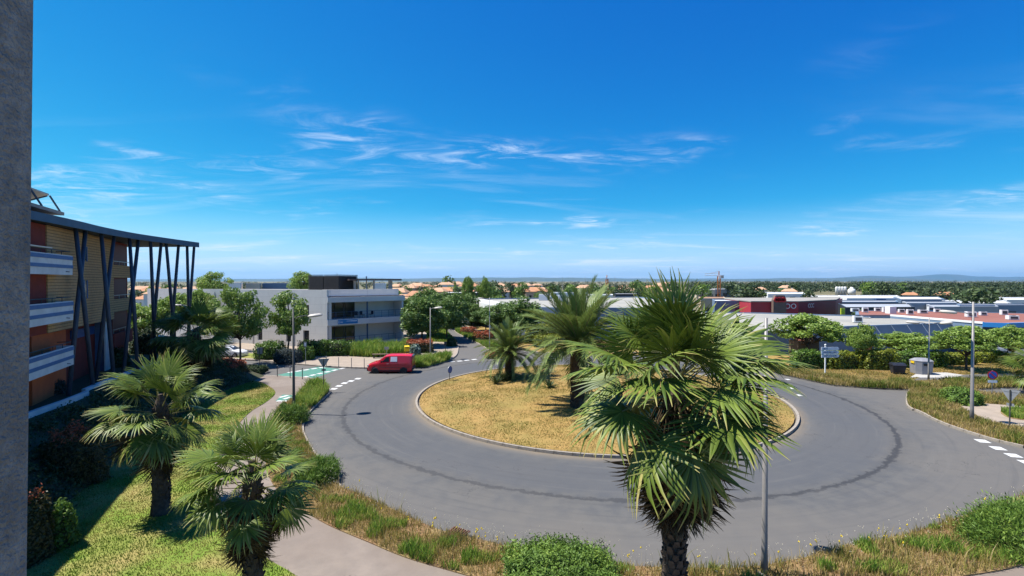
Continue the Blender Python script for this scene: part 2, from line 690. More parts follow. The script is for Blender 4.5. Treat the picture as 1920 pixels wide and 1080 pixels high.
road_near = [(-75, 2), (75, 2), (75, 61), (17, 61), (15, 66), (-3, 84), (-12, 130), (-20, 130), (-30, 72), (-75, 72)]
road = sheet('road', road_near, -0.06, 0.0, M['asphalt'], 'grey asphalt roundabout and the roads that leave it')

ROAD_EDGE = px([(452, 710), (498, 707), (533, 708), (583, 711), (604, 720), (618, 735), (607, 748), (595, 758), (583, 771), (573, 783), (567, 800), (571, 822),
                (595, 863), (627, 904), (642, 919), (683, 936), (740, 962), (809, 994), (847, 1006), (916, 1022), (948, 1030), (1060, 1055), (1153, 1066),
                (1237, 1071), (1388, 1072), (1492, 1056), (1549, 1040), (1633, 1022), (1717, 1003), (1800, 975), (1920, 935), (2100, 890)])
near_edge = smooth_line(ROAD_EDGE, 4)
near_poly = [(p.x, p.y) for p in near_edge] + [(60, 22), (60, 2.5), (-34, 2.5), (-34, 47), (-27, 47.5)]
footpath = sheet('footpath', near_poly, -0.03, 0.12, M['path'], 'pinkish concrete footpath curving past the palms')

PATH_L = px([(452, 790), (473, 770), (493, 758), (507, 748), (516, 738), (512, 730), (493, 718.5), (475, 714.5)], 0.12)
PATH_L0 = px([(640, 1150), (551, 1078), (493, 1042), (425, 975), (390, 930), (398, 880), (420, 835)], 0.12)
lawn_edge = smooth_line(PATH_L0 + PATH_L, 5)
lawn_poly = [(p.x, p.y) for p in lawn_edge] + [(-25, 46.2), (-33, 46.2), (-33, 4), (-4, 4)]
lawn = sheet('lawn', lawn_poly, 0.11, 0.15, M['lawn'], 'sunlit green and straw lawn around the palms')

VERGE_IN = px([(583, 723), (568, 728), (557, 743), (525, 762), (518, 775), (503, 800), (497, 850), (507, 900), (543, 941), (595, 974), (630, 992), (690, 1017),
               (734, 1036), (778, 1052), (841, 1070), (869, 1078), (1000, 1112), (1300, 1135), (1600, 1110), (1850, 1075), (1920, 1060), (2050, 1030)], 0.12)
ctr = Vector((IC[0], IC[1], 0))


def inset(pts, d):
    out = []
    for i, p in enumerate(pts):
        t = (pts[min(i + 1, len(pts) - 1)] - pts[max(i - 1, 0)])
        t.z = 0
        t.normalize()
        out.append(p + Vector((t.y, -t.x, 0)) * d)
    return out


verge_road = inset(near_edge, 0.04)
VN = 14
verge_poly = [(p.x, p.y) for p in verge_road[VN:]] + [(p.x, p.y) for p in reversed(smooth_line(VERGE_IN, 4))]
verge = sheet('verge', verge_poly, 0.10, 0.16, M['soil'], 'weedy roadside verge between footpath and roundabout')

BACK_L = px([(300, 664), (380, 669), (417, 673), (452, 675.5), (485, 677), (540, 682), (585, 686), (610, 688), (685, 691), (775, 689.5), (800, 688), (826, 681), (845, 674.5),
             (856, 666), (859, 654), (857, 648.5), (852, 637), (835, 619), (824, 606)])
back_l = smooth_line(BACK_L, 4)
corner_pavement = sheet('corner_pavement', [(p.x, p.y) for p in back_l] + [(-30, 122), (-95, 122), (-95, 62)], -0.03, 0.12, M['pale_path'], 'pale pavement around the grey office building')
MED = px([(853, 622), (878, 636), (900, 646.5), (922, 662), (930, 671.5), (945, 672), (958, 668), (945, 655), (915, 639), (885, 626), (862, 615)])
med = smooth_line(MED, 3, True)
median = sheet('median', [(p.x, p.y) for p in med], -0.03, 0.13, M['dry_lawn'], 'planted median strip dividing the avenue')
BACK_R = px([(866, 609), (891, 618), (919, 629), (950, 645), (985, 658), (1040, 663), (1100, 662.5), (1250, 664), (1400, 681), (1465, 700), (1515, 711), (1565, 721.5),
             (1640, 726.5), (1702, 729), (1815, 729), (1900, 725), (1990, 716)])
back_r = smooth_line(BACK_R, 4)
back_verge = sheet('back_verge', [(p.x, p.y) for p in back_r] + [(78, 60.8), (17, 60.8), (15, 75), (2, 82), (-9, 104.5)], -0.03, 0.13, M['dry_lawn'], 'dry grass bank behind the roundabout')
RIGHT_V = px([(2010, 858), (1920, 840), (1865, 827), (1815, 812), (1765, 794), (1727, 775), (1705, 765), (1701, 750), (1705, 736), (1720, 730.5), (1802, 730.5), (1830, 736.5), (1860, 741), (1920, 749), (2010, 760)])
right_v = smooth_line(RIGHT_V, 4)
right_verge = sheet('right_verge', [(p.x, p.y) for p in right_v], -0.03, 0.12, M['soil'], 'overgrown verge corner beside the no parking sign')
rp = px([(1800, 760), (1835, 757), (1872, 759), (1920, 763), (2010, 775), (2010, 835), (1920, 806), (1880, 797), (1840, 786), (1812, 772)], 0.12)
rp = [(p.x, p.y) for p in smooth_line(rp, 4, True)]
right_path = sheet('right_path', rp, 0.11, 0.15, M['pale_path'], 'pale concrete path crossing the verge corner')
ri = px([(1876, 772), (1900, 768), (1960, 772), (1960, 792), (1920, 788), (1890, 783)], 0.15)
right_bed = sheet('right_bed', [(p.x, p.y) for p in smooth_line(ri, 3, True)], 0.14, 0.19, M['soil'], 'small planted bed inside the pale path')
lay = px([(1690, 716), (1810, 714), (1990, 711), (1990, 700), (1850, 701), (1770, 704), (1722, 709)], 0.13)
layby = sheet('layby', [(p.x, p.y) for p in lay], 0.12, 0.135, M['asphalt'], 'narrow lay-by road behind the verge')
pad = px([(1705, 708.5), (1790, 708.5), (1806, 703.5), (1775, 699), (1722, 699)], 0.13)
bin_pad = sheet('bin_pad', [(p.x, p.y) for p in pad], 0.125, 0.16, M['concrete'], 'pale concrete pad under the waste containers')
gl = px([(440, 670.5), (480, 672), (484, 664), (440, 660)], 0.12)
sheet('grass_strip', [(p.x, p.y) for p in gl], 0.11, 0.15, M['lawn'], 'strip of grass along the grey office wall')
av = px([(800, 640), (845, 642), (852, 637), (838, 622), (826, 609), (815, 606), (800, 616)], 0.12)
sheet('avenue_verge', [(p.x, p.y) for p in av], 0.11, 0.15, M['lawn'], 'grass verge under the avenue trees')

# island: a low dome with a ring of kerb stones
vi, qi, ti = [(IC[0], IC[1], 0.55)], [], []
NR, NA = 8, 72
for r_ in range(1, NR + 1):
    for a_ in range(NA):
        an = 2 * math.pi * a_ / NA
        rad = (IR - 0.2) * r_ / NR
        vi.append((IC[0] + rad * math.cos(an), IC[1] + rad * math.sin(an), 0.13 + 0.42 * (1 - (r_ / NR) ** 2)))
for a_ in range(NA):
    ti.append((0, 1 + a_, 1 + (a_ + 1) % NA))
    for r_ in range(NR - 1):
        b0, b1 = 1 + r_ * NA, 1 + (r_ + 1) * NA
        qi.append((b0 + a_, b1 + a_, b1 + (a_ + 1) % NA, b0 + (a_ + 1) % NA))


def island_z(x, y):
    return 0.13 + 0.42 * (1 - np.clip(np.hypot(x - IC[0], y - IC[1]) / (IR - 0.2), 0, 1) ** 2)


island = obj('traffic_island', np_mesh('traffic_island', vi, qi, ti, M['dry_lawn'], smooth=True))
tag(island, 'round traffic island of dry mown grass', kind='structure')


def kerb_mesh(L):
    w, h, c = 0.17, 0.20, 0.025
    prof = [(-w / 2, 0), (w / 2, 0), (w / 2, h), (-w / 2 + c, h), (-w / 2, h - c)]
    e = L / 2 - 0.006
    V = [(-e, y, z) for y, z in prof] + [(e, y, z) for y, z in prof]
    k = len(prof)
    Fs = [(i, (i + 1) % k, k + (i + 1) % k, k + i)[::-1] for i in range(k)] + [tuple(range(k)), tuple(range(2 * k - 1, k - 1, -1))]
    return MB().add(V, Fs).mesh('kerb_stone', M['kerb'])


KERB = kerb_mesh(1.0)


def kerbs(parent, pts, closed=False, z=-0.05, maxn=400):
    """a row of metre-long kerb stones along a line"""
    pts = [Vector((p[0], p[1], 0)) for p in pts]
    if closed:
        pts.append(pts[0])
    d, cnt = 0.5, 0
    rnd = random.Random(len(pts))
    for a, b_ in zip(pts[:-1], pts[1:]):
        L = (b_ - a).length
        while d < L and cnt < maxn:
            p = a.lerp(b_, d / L)
            t = b_ - a
            o = obj('kerb_stone', KERB, parent, (p.x, p.y, z + rnd.uniform(-0.006, 0.006)), math.atan2(t.y, t.x) + rnd.uniform(-0.008, 0.008))
            d += 1.0
            cnt += 1
        d -= L


NK = int(2 * math.pi * IR)
for k in range(NK):
    a_ = 2 * math.pi * k / NK
    o = obj('kerb_stone', KERB, island, (IC[0] + IR * math.cos(a_), IC[1] + IR * math.sin(a_), -0.03), a_ - math.pi / 2)
    o.scale = (2 * math.pi * IR / NK, 1, 1)
kerbs(footpath, near_edge[:56], z=-0.065)
kerbs(corner_pavement, back_l[12:])
kerbs(right_verge, right_v[4:])
kerbs(back_verge, back_r)
kerbs(median, med, True)

# painted markings
MK = MB()


def dash(u, v, du, dv, L, w, z=0.004, name='lane_dash', material='road_paint', parent=None):
    """a painted dash centred on a ground point, pointing to a second pixel"""
    c, e = G(u, v), G(u + du, v + dv)
    t = (e - c).normalized()
    s = Vector((-t.y, t.x, 0))
    mb = MB().quad(*[Vector((p.x, p.y, z)) for p in (c - t * L / 2 - s * w / 2, c + t * L / 2 - s * w / 2, c + t * L / 2 + s * w / 2, c - t * L / 2 + s * w / 2)])
    return mb.build(name, M[material], parent)


for (u, v), nx in zip([(626, 729), (635.6, 723.6), (646, 718.4), (658, 714.4), (671, 710)], range(5)):
    dash(u, v, 11, -5.4, 0.62, 0.50, parent=road)
for u, v in [(848, 678), (862, 677), (875, 675.4), (889, 674)]:
    dash(u, v, 10, -1, 0.60, 0.50, parent=road)
for u, v in [(1842, 827), (1871, 840.5), (1900, 854), (1926, 867), (1955, 882)]:
    dash(u, v, 28, 13.4, 0.62, 0.55, parent=road)
for u, v in [(1477, 711.5), (1498, 741), (1483, 728)]:
    dash(u, v, 12, 4, 0.5, 0.35, parent=road)
M['green_paint'] = mat('green cycle paint', (0.055, 0.185, 0.140), (0.07, 0.215, 0.165), 3, 0.75, c3=(0.09, 0.16, 0.135), scale3=1.1)
cr_ = px([(519, 703), (567, 710.5), (585, 710.5), (638, 692), (598, 687.5)])
cycle = MB().prism([(p.x, p.y) for p in cr_], -0.02, 0.004, bottom=False).build('cycle_crossing', M['green_paint'], road)
for k in range(6):
    u0, v0 = 545 + k * 14.6, 698 - k * 2.25
    dash(u0, v0, 14.6, -2.3, 0.62, 0.45, z=0.008, name='crossing_dash', parent=road)
    u0, v0 = 573 + k * 13.6, 706.5 - k * 3.1
    dash(u0, v0, 13.6, -3.0, 0.62, 0.45, z=0.008, name='crossing_dash', parent=road)
cg = px([(517, 752), (547, 753), (553, 741), (530, 740)], 0.12)
cyc2 = MB().prism([(p.x, p.y) for p in cg], 0.10, 0.128, bottom=False).build('cycle_panel', M['green_paint'], footpath)
for uu in [((524, 745.5), (540, 741.5)), ((532, 748.5), (545, 744.5)), ((519, 752), (546, 752))]:
    a_, b_ = G(*uu[0], 0.12), G(*uu[1], 0.12)
    t_ = (b_ - a_).normalized()
    s_ = Vector((-t_.y, t_.x, 0)) * 0.16
    up = Vector((0, 0, 0.012))
    MB().quad(a_ - s_ + up, b_ - s_ + up, b_ + s_ + up, a_ + s_ + up).build('cycle_symbol', M['road_paint'], footpath)
# drain grate in the verge
gp = G(843, 1012, 0.16)
gr = thing('drain_grate', 'rusty iron drain grate set in the weedy verge', 'drain', (gp.x, gp.y, 0.16), R(-28))
M['rust'] = mat('rusty iron', (0.16, 0.07, 0.045), (0.10, 0.05, 0.04), 6, 0.8, 0.3)
MB().box((0, 0, 0.01), (0.75, 0.75, 0.03)).build('cover_plate', M['rust'], gr)
for k in range(8):
    MB().box((-0.33 + k * 0.094, 0.60, 0.02), (0.05, 0.42, 0.05)).build('grate_bar', M['rust'], gr)

# ------------------------------------------------------------------ buildings
def wpart(name, mb, material, parent, smooth=False):
    """a part built in world coordinates under a thing whose Empty stands somewhere else"""
    o = mb.build(name, material, parent, smooth=smooth)
    if parent is not None and parent.type == 'EMPTY' and parent.parent is None:
        o.location = -parent.location
    return o


def text_mesh(body, size, material, extrude=0.004):
    cu = bpy.data.curves.new('lettering', 'FONT')
    cu.body = body
    cu.size = size
    cu.extrude = extrude
    cu.align_x = 'CENTER'
    cu.align_y = 'CENTER'
    ob = bpy.data.objects.new('lettering', cu)
    COL.objects.link(ob)
    bpy.context.view_layer.update()
    me = bpy.data.meshes.new_from_object(ob.evaluated_get(bpy.context.evaluated_depsgraph_get()))
    bpy.data.objects.remove(ob)
    bpy.data.curves.remove(cu)
    me.materials.clear()
    me.materials.append(material)
    return me


def lettering(body, size, material, parent, pos, rz, sx=1.0):
    """upright letters facing the -Y side of a frame turned by rz"""
    o = obj('lettering', text_mesh(body, size, material), parent)
    o.location = pos
    o.rotation_euler = (math.pi / 2, 0, rz)
    o.scale = (sx, 1, 1)
    return o


M['stucco'] = mat('grey roughcast', (0.38, 0.365, 0.34), (0.25, 0.24, 0.225), 26, 0.95, bump=1.0, bscale=90, c3=(0.18, 0.175, 0.165), scale3=4, amt3=0.6)
M['maroon'] = mat('maroon render', (0.22, 0.042, 0.032), (0.17, 0.035, 0.028), 2, 0.9, bump=0.2)
M['orange_wall'] = mat('orange render', (0.50, 0.125, 0.045), (0.43, 0.105, 0.042), 1.5, 0.9, bump=0.2)
M['balcony_white'] = mat('balcony concrete', (0.66, 0.66, 0.65), (0.55, 0.55, 0.54), 1.5, 0.8, bump=0.1, c3=(0.48, 0.48, 0.47), scale3=0.8)
M['balcony_blue'] = mat('blue band', (0.09, 0.17, 0.33), (0.075, 0.145, 0.29), 2, 0.7)
M['canopy_blue'] = mat('blue canopy paint', (0.045, 0.095, 0.16), (0.035, 0.075, 0.13), 1.5, 0.55)
M['canopy_under'] = mat('canopy underside', (0.05, 0.06, 0.075), (0.04, 0.05, 0.065), 1.2, 0.8)
M['column_blue'] = mat('column paint', (0.045, 0.065, 0.10), (0.035, 0.05, 0.08), 3, 0.45)
# yellow brick courses
m = bpy.data.materials.new('yellow brick courses')
m.use_nodes = True
n, l = nt(m)
b = n['Principled BSDF']
b.inputs['Roughness'].default_value = 0.9
tc = n.new('ShaderNodeTexCoord')
sp = n.new('ShaderNodeSeparateXYZ')
l.new(tc.outputs['Object'], sp.inputs[0])
fr = tmath(n, l, 'FRACT', tmath(n, l, 'MULTIPLY', sp.outputs['Z'], 5.6))
joint = tmath(n, l, 'MULTIPLY', tramp(n, l, fr, 0.0, 0.12), tramp(n, l, fr, 1.0, 0.86))
nz = tnoise(n, l, tc.outputs['Object'], 5, 5)
col = tmix(n, l, tramp(n, l, nz, 0.3, 0.7), (0.52, 0.31, 0.145), (0.41, 0.25, 0.118))
col = tmix(n, l, joint, (0.13, 0.095, 0.05), col)
l.new(col, b.inputs['Base Color'])
bp = n.new('ShaderNodeBump')
bp.inputs['Strength'].default_value = 0.8
bp.inputs['Distance'].default_value = 0.03
l.new(joint, bp.inputs['Height'])
l.new(bp.outputs[0], b.inputs['Normal'])
M['yellow_brick'] = m

# the wall end beside the camera
pl = MB()
pa, pb = at(63, 0, 1.30), at(51.5, 1080, 1.30)
edge_x = [(pa.x + pb.x) / 2, 1.3]
pl.box((-0.6, 0, -2.2), (1.2, 0.388, 14.0))
pil = pl.build('wall_pier', M['stucco'], loc=(-1.260, 1.11, 9.2))
pil.rotation_euler = (0, R(1.45), 0)
for o_ in (pil,):
    bv = o_.modifiers.new('round', 'BEVEL')
    bv.width = 0.012
    bv.segments = 2
tag(pil, 'grey roughcast wall pier filling the edge beside the camera', 'wall')

# ---- apartment building with the blue prow canopy
TZ = 2.4                                            # its terrace level
KS = 1.06
A0 = Vector((-26.4, 28.2, 0))
AD, AN = Vector((-0.405, 0.914, 0)).normalized(), Vector((0.914, 0.405, 0)).normalized()


def al(s, o, z=0.0):
    p = A0 + AD * s * KS + AN * o * KS
    return Vector((p.x, p.y, 9.2 + (z - 9.2) * KS))


def ablock(mb, s0, s1, o0, o1, z0, z1, mi=0):
    return mb.prism([al(s0, o0), al(s1, o0), al(s1, o1), al(s0, o1)], 9.2 + (z0 - 9.2) * KS, 9.2 + (z1 - 9.2) * KS, mi)


apt = thing('apartment_building', 'orange and yellow brick apartment building with blue prow canopy on crossed columns', 'building', (A0.x, A0.y, TZ))
wpart('wall', ablock(MB(), -16, 15.2, -10, -1.2, 0, 12.22), M['maroon'], apt)
wpart('near_wall', ablock(MB(), -16, -0.01, -1.19, -0.06, 6.4, 12.19), M['maroon'], apt)
wpart('far_wall', ablock(MB(), 10.81, 15.3, -1.19, -0.30, 0.1, 12.19), M['maroon'], apt)
yb = MB()
ablock(yb, 0, 10.8, -1.195, 0, 6.4, 12.2)
wpart('brick_cladding', yb, M['yellow_brick'], apt)
wpart('corner_wall', ablock(MB(), -1.2, 3.0, -1.195, -0.25, 0, 6.395), M['orange_wall'], apt)
wpart('lower_wall', ablock(MB(), 3.01, 15.19, -1.19, -0.9, 0, 6.39), M['maroon'], apt)
for z0, z1 in ((9.45, 10.4), (6.9, 7.85), (4.3, 5.3)):
    lg = wpart('loggia_band', ablock(MB(), 10.81, 15.4, -1.19, 0.0, z0, z1), M['yellow_brick'] if z0 > 5 else M['maroon'], apt)
    r_ = MB()
    r_.bar(al(10.9, -0.1, z1 + 0.28), al(15.3, -0.1, z1 + 0.28), 0.05, 0.05)
    for s_ in (11, 12.4, 13.8, 15.2):
        r_.bar(al(s_, -0.1, z1), al(s_, -0.1, z1 + 0.28), 0.04, 0.04)
    r_.build('rail', M['steel'], lg)
M['shutter'] = mat('dark red shutter', (0.13, 0.026, 0.022), (0.105, 0.022, 0.02), 6, 0.6, stretch=(1, 1, 8))
for z0, z1 in ((10.45, 12.0), (7.9, 9.4), (5.4, 6.85)):
    wpart('shutter', ablock(MB(), 11.3, 14.7, -0.295, -0.24, z0, z1), M['shutter'], apt)
for z0 in (9.6, 7.07, 4.55):
    w_ = wpart('balcony_door', ablock(MB(), -6.2, -2.6, -0.055, -0.02, z0 + 0.1, z0 + 2.25), M['glass'], apt)
    fm = MB()
    for s_ in (-6.25, -4.4, -2.55):
        fm.bar(al(s_, 0.0, z0 + 0.05), al(s_, 0.0, z0 + 2.3), 0.09, 0.09)
    fm.bar(al(-6.3, 0.0, z0 + 2.3), al(-2.5, 0.0, z0 + 2.3), 0.09, 0.09)
    fm.build('door_frame', M['shutter'], w_)
for z0, z1 in ((10.5, 11.35), (8.15, 9.2)):
    w_ = wpart('slit_window', ablock(MB(), 5.0, 5.45, -0.02, 0.03, z0, z1), M['glass'], apt)
    fm = MB()
    for s_ in (4.95, 5.5):
        fm.bar(al(s_, 0.03, z0 - .05), al(s_, 0.03, z1 + .05), 0.06, 0.06)
    fm.build('window_frame', M['balcony_blue'], w_)
for z0 in (9.56, 7.04, 4.54):
    slab = wpart('balcony', ablock(MB(), -9.0, 1.0, 0.01, 0.62, z0, z0 + 0.16), M['balcony_white'], apt)
    pr = MB()
    ablock(pr, -9.0, 1.0, 0.62, 0.74, z0 - 0.02, z0 + 1.05)
    ablock(pr, 0.88, 1.0, 0.02, 0.619, z0 + 0.161, z0 + 1.05)
    pr.build('parapet', M['balcony_white'], slab)
    st = MB()
    ablock(st, -9.0, 1.02, 0.60, 0.765, z0 + 0.80, z0 + 1.0)
    st.build('blue_stripe', M['balcony_blue'], slab)
    st = MB()
    ablock(st, -9.0, 1.02, 0.60, 0.765, z0 + 0.34, z0 + 0.52)
    st.build('blue_stripe', M['balcony_blue'], slab)
    rl = MB()
    rl.tube([al(-9, 0.66, z0 + 1.27), al(0.9, 0.66, z0 + 1.27), al(0.9, 0.05, z0 + 1.27)], 0.025, 6)
    for s_ in np.arange(-8.6, 1.0, 1.2):
        rl.tube([al(s_, 0.66, z0 + 1.04), al(s_, 0.66, z0 + 1.27)], 0.018, 5)
    rl.build('handrail', M['dark_metal'], slab)
    sp_ = MB().tube([al(0.1, 0.74, z0 + 0.16), al(0.1, 0.90, z0 + 0.14)], 0.03, 6)
    sp_.build('drain_spout', M['steel'], slab)
M['awning'] = mat('cream awning cloth', (0.62, 0.58, 0.50), (0.55, 0.51, 0.44), 4, 0.8)
aw = MB()
ablock(aw, -4.2, -1.7, 0.45, 0.8, 10.86, 10.92)
wpart('folded_awning', aw, M['awning'], apt)
# canopy
cz0, cz1 = 12.43, 12.80
CE = [Vector((x * KS, y * KS, 0)) for x, y in ((-18.0, 8.0), (-20.8, 16.0), (-23.4, 24.2), (-24.75, 28.3), (-25.95, 31.5), (-26.9, 35.0), (-27.4, 38.4), (-27.9, 44.2))]
ce = smooth_line(CE, 5)
cpoly = [(p.x, p.y) for p in ce] + [(-36.0, 47.4), (-41.9, 45.6), (-28.6, 8.5)]
can = wpart('canopy', MB().prism(cpoly, cz0, cz1 - 0.02), M['canopy_under'], apt)
fa = MB()
eo = inset(ce, 0.0)
ei = inset(ce, 0.06)
fa.prism([(p.x, p.y) for p in inset(ce, -0.05)] + [(p.x, p.y) for p in reversed(ei)], cz0 - 0.05, cz1 + 0.03)
fa.build('fascia', M['canopy_blue'], can)
rf = MB().prism([(p.x * 1.0 - 0.25, p.y) for p in ce] + [(-35.8, 47.1), (-41.3, 45), (-29.1, 8.5)], cz1 - 0.019, cz1 + 0.05)
M['roof_grey'] = mat('grey roofing', (0.30, 0.29, 0.27), (0.24, 0.235, 0.22), 1.0, 0.85, c3=(0.36, 0.34, 0.30), scale3=0.25)
rf.build('roof_sheet', M['roof_grey'], can)
for (ut, vt, ub, vb) in ((144, 432, 175, 726), (161, 438, 127.5, 742), (191, 440, 214, 711), (214, 447, 179, 714), (244, 448, 259, 697), (260, 453, 230, 702),
                         (284, 457, 291, 676), (305, 462, 282, 674), (314, 462, 330, 664), (336, 465, 318, 666), (350, 465, 356, 657), (364, 465, 350, 657)):
    bot = G(ub, vb, TZ)
    ratio = (ut - CX) / F
    top = min(smooth_line(inset(ce, -0.4), 4), key=lambda q: abs(q.x / max(q.y, 1.0) - ratio))
    top = Vector((top.x, top.y, cz0 + 0.01))
    cb = wpart('column', MB().tube([bot - Vector((0, 0, 0.3)), bot.lerp(top, 0.5), top], [0.125, 0.13, 0.115], 10), M['column_blue'], apt, smooth=True)
# upper roof slab, rack of solar collectors
M['eave'] = mat('weathered eave', (0.30, 0.28, 0.25), (0.24, 0.225, 0.20), 2, 0.85)
M['panel_back'] = mat('collector backing', (0.55, 0.51, 0.44), (0.48, 0.45, 0.39), 2, 0.7)
ub = MB()
ablock(ub, -14, 0.6, -5.5, -0.6, 12.45, 12.95)
wpart('roof_housing', ub, M['maroon'], apt)
ub = MB()
ablock(ub, -15, 2.1, -6.5, 0.05, 12.96, 13.14)
wpart('upper_eave', ub, M['eave'], apt)
rack = thing('solar_rack', 'tilted solar collector rack seen from behind on the apartment roof', 'solar panel', tuple(al(-3, -1.5, 13.14)))
for k in range(6):
    s0 = 1.2 - (k + 1) * 1.3
    p = [al(s0, -0.3, 13.95), al(s0 + 1.26, -0.3, 13.95), al(s0 + 1.26, -2.1, 13.25), al(s0, -2.1, 13.25)]
    up = Vector((0, 0, 0.09))
    mb = MB().add(p + [q + up for q in p], [(0, 1, 2, 3), (7, 6, 5, 4), (0, 4, 5, 1), (1, 5, 6, 2), (2, 6, 7, 3), (3, 7, 4, 0)])
    wpart('collector_panel', mb, M['panel_back'], rack)
for k in range(4):
    s0 = 1.1 - k * 2.2
    mb = MB().bar(al(s0, -0.25, 13.93), al(s0 + 0.5, 0.02, 13.14), 0.07, 0.07)
    mb.bar(al(s0, -0.35, 13.9), al(s0, -2.0, 13.24), 0.06, 0.06)
    wpart('strut', mb, M['canopy_blue'], rack)
# entrance sign panels
M['sign_blue'] = mat('dark blue sign', (0.03, 0.075, 0.22), (0.025, 0.06, 0.18), 3, 0.5)
sg = MB()
ablock(sg, 5.6, 9.4, -0.89, -0.75, 5.5, 6.05)
sgo = wpart('entrance_sign', sg, M['sign_blue'], apt)
pn = MB()
ablock(pn, 9.9, 10.7, -0.89, -0.30, 2.4, 6.3)
wpart('entrance_panel', pn, M['balcony_blue'], apt)
pn = MB()
ablock(pn, 9.6, 10.65, -0.295, -0.20, 2.4, 6.3)
wpart('entrance_panel', pn, M['balcony_white'], apt)

# terrace, retaining wall and planted bank in front of it
TOPL = [Vector((x * KS, y * KS, TZ)) for x, y in ((-17.6, 6), (-19.6, 14), (-22.6, 22), (-23.7, 26.5), (-24.9, 30.0), (-26.3, 34.5), (-27.2, 39.0), (-27.9, 44.0))]
FOOT = [Vector((x, y, 0.1)) for x, y in ((-13.2, 6), (-15.2, 14), (-17.6, 19), (-19.6, 24.5), (-21.4, 30), (-22.6, 35), (-23.6, 39.5), (-23.4, 44.4))]
tl, fl_ = smooth_line(TOPL, 5), smooth_line(FOOT, 5)
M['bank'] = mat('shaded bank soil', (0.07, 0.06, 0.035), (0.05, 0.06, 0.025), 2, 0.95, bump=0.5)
bk = MB()
NB = 5
rows = []
for a_, b_ in zip(tl, fl_):
    row = []
    for j in range(NB + 1):
        t_ = j / NB
        p = Vector((a_.x, a_.y, TZ)).lerp(Vector((b_.x, b_.y, 0.1)), t_)
        p.z += 0.35 * math.sin(t_ * math.pi)
        row.append(p)
    rows.append(row)
V_ = [p for r_ in rows for p in r_]
Fs_ = [(i * (NB + 1) + j, i * (NB + 1) + j + 1, (i + 1) * (NB + 1) + j + 1, (i + 1) * (NB + 1) + j) for i in range(len(rows) - 1) for j in range(NB)]
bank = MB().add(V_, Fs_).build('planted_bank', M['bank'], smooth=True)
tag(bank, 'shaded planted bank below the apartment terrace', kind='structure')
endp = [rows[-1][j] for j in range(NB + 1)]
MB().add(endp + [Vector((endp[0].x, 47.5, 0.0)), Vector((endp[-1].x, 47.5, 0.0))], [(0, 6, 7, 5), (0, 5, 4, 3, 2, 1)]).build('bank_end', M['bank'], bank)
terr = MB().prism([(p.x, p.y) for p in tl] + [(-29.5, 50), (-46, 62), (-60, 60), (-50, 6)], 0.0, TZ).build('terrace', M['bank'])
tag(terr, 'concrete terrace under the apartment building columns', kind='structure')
wl_ = [p for p in tl if p.y < 29.8]
lw = MB()
lw.prism([(p.x, p.y) for p in wl_] + [(p.x + 0.22, p.y + 0.1) for p in reversed(wl_)], 1.2, 2.62)
low = lw.build('low_wall', M['balcony_white'])
tag(low, 'low white retaining wall at the foot of the apartment terrace', 'wall')
sl_ = MB()
for k in range(5):
    i_ = 2 + k * 3
    if i_ + 1 < len(wl_):
        a_, b_ = wl_[i_], wl_[i_ + 1]
        e_ = Vector((0.235, 0.105, 0))
        sl_.bar(a_.lerp(b_, 0.2) + e_ + Vector((0, 0, 0.02)), a_.lerp(b_, 0.8) + e_ + Vector((0, 0, 0.02)), 0.03, 0.09)
sl_.build('weep_slot', M['black'], low)
kl = [p for p in tl if p.y >= 29.6]
tk = MB()
tk.prism([(p.x - 0.5, p.y) for p in kl] + [(p.x - 0.25, p.y) for p in reversed(kl)], TZ - 0.3, TZ + 0.18)
tag(tk.build('terrace_kerb', M['balcony_white']), 'white kerb along the edge of the apartment terrace', kind='structure')

# ---- grey office building
C0 = Vector((-25.0, 67.0, 0))
DL, DR = Vector((-0.935, 0.355, 0)).normalized(), Vector((0.728, 0.685, 0)).normalized()
NL, NRt = Vector((-0.355, -0.935, 0)).normalized(), Vector((0.685, -0.728, 0)).normalized()
M['office_wall'] = mat('grey office render', (0.62, 0.60, 0.565), (0.57, 0.55, 0.52), 0.8, 0.9, bump=0.1, c3=(0.50, 0.485, 0.46), scale3=0.12, amt3=0.6)
M['office_white'] = mat('white office render', (0.62, 0.61, 0.59), (0.57, 0.56, 0.545), 0.9, 0.9, c3=(0.50, 0.49, 0.47), scale3=0.3)
M['rail_blue'] = mat('blue rail paint', (0.035, 0.075, 0.16), rough=0.5)
on_, ol_ = nt(M['office_wall'])
ob_ = on_['Principled BSDF']
src = ob_.inputs['Base Color'].links[0].from_socket
otc = on_.new('ShaderNodeTexCoord')
dt = on_.new('ShaderNodeVectorMath')
dt.operation = 'DOT_PRODUCT'
dt.inputs[1].default_value = (DL.x, DL.y, 0)
ol_.new(otc.outputs['Object'], dt.inputs[0])
osp = on_.new('ShaderNodeSeparateXYZ')
ol_.new(otc.outputs['Object'], osp.inputs[0])
ocb = on_.new('ShaderNodeCombineXYZ')
ol_.new(dt.outputs['Value'], ocb.inputs[0])
ol_.new(osp.outputs['Z'], ocb.inputs[1])
brk = on_.new('ShaderNodeTexBrick')
brk.inputs['Scale'].default_value = 1.0
brk.inputs['Brick Width'].default_value = 2.4
brk.inputs['Row Height'].default_value = 1.0
brk.inputs['Mortar Size'].default_value = 0.018
brk.inputs['Mortar Smooth'].default_value = 0.4
ol_.new(ocb.outputs[0], brk.inputs['Vector'])
strk = tnoise(on_, ol_, ocb.outputs[0], 1.0, 6)
stm = on_.new('ShaderNodeMapping')
stm.inputs['Scale'].default_value = (3.0, 0.25, 1)
ol_.new(ocb.outputs[0], stm.inputs['Vector'])
strk = tnoise(on_, ol_, stm.outputs[0], 1.0, 6)
c_j = tmix(on_, ol_, tmath(on_, ol_, 'MULTIPLY', brk.outputs['Fac'], 0.45), src, (0.30, 0.29, 0.28))
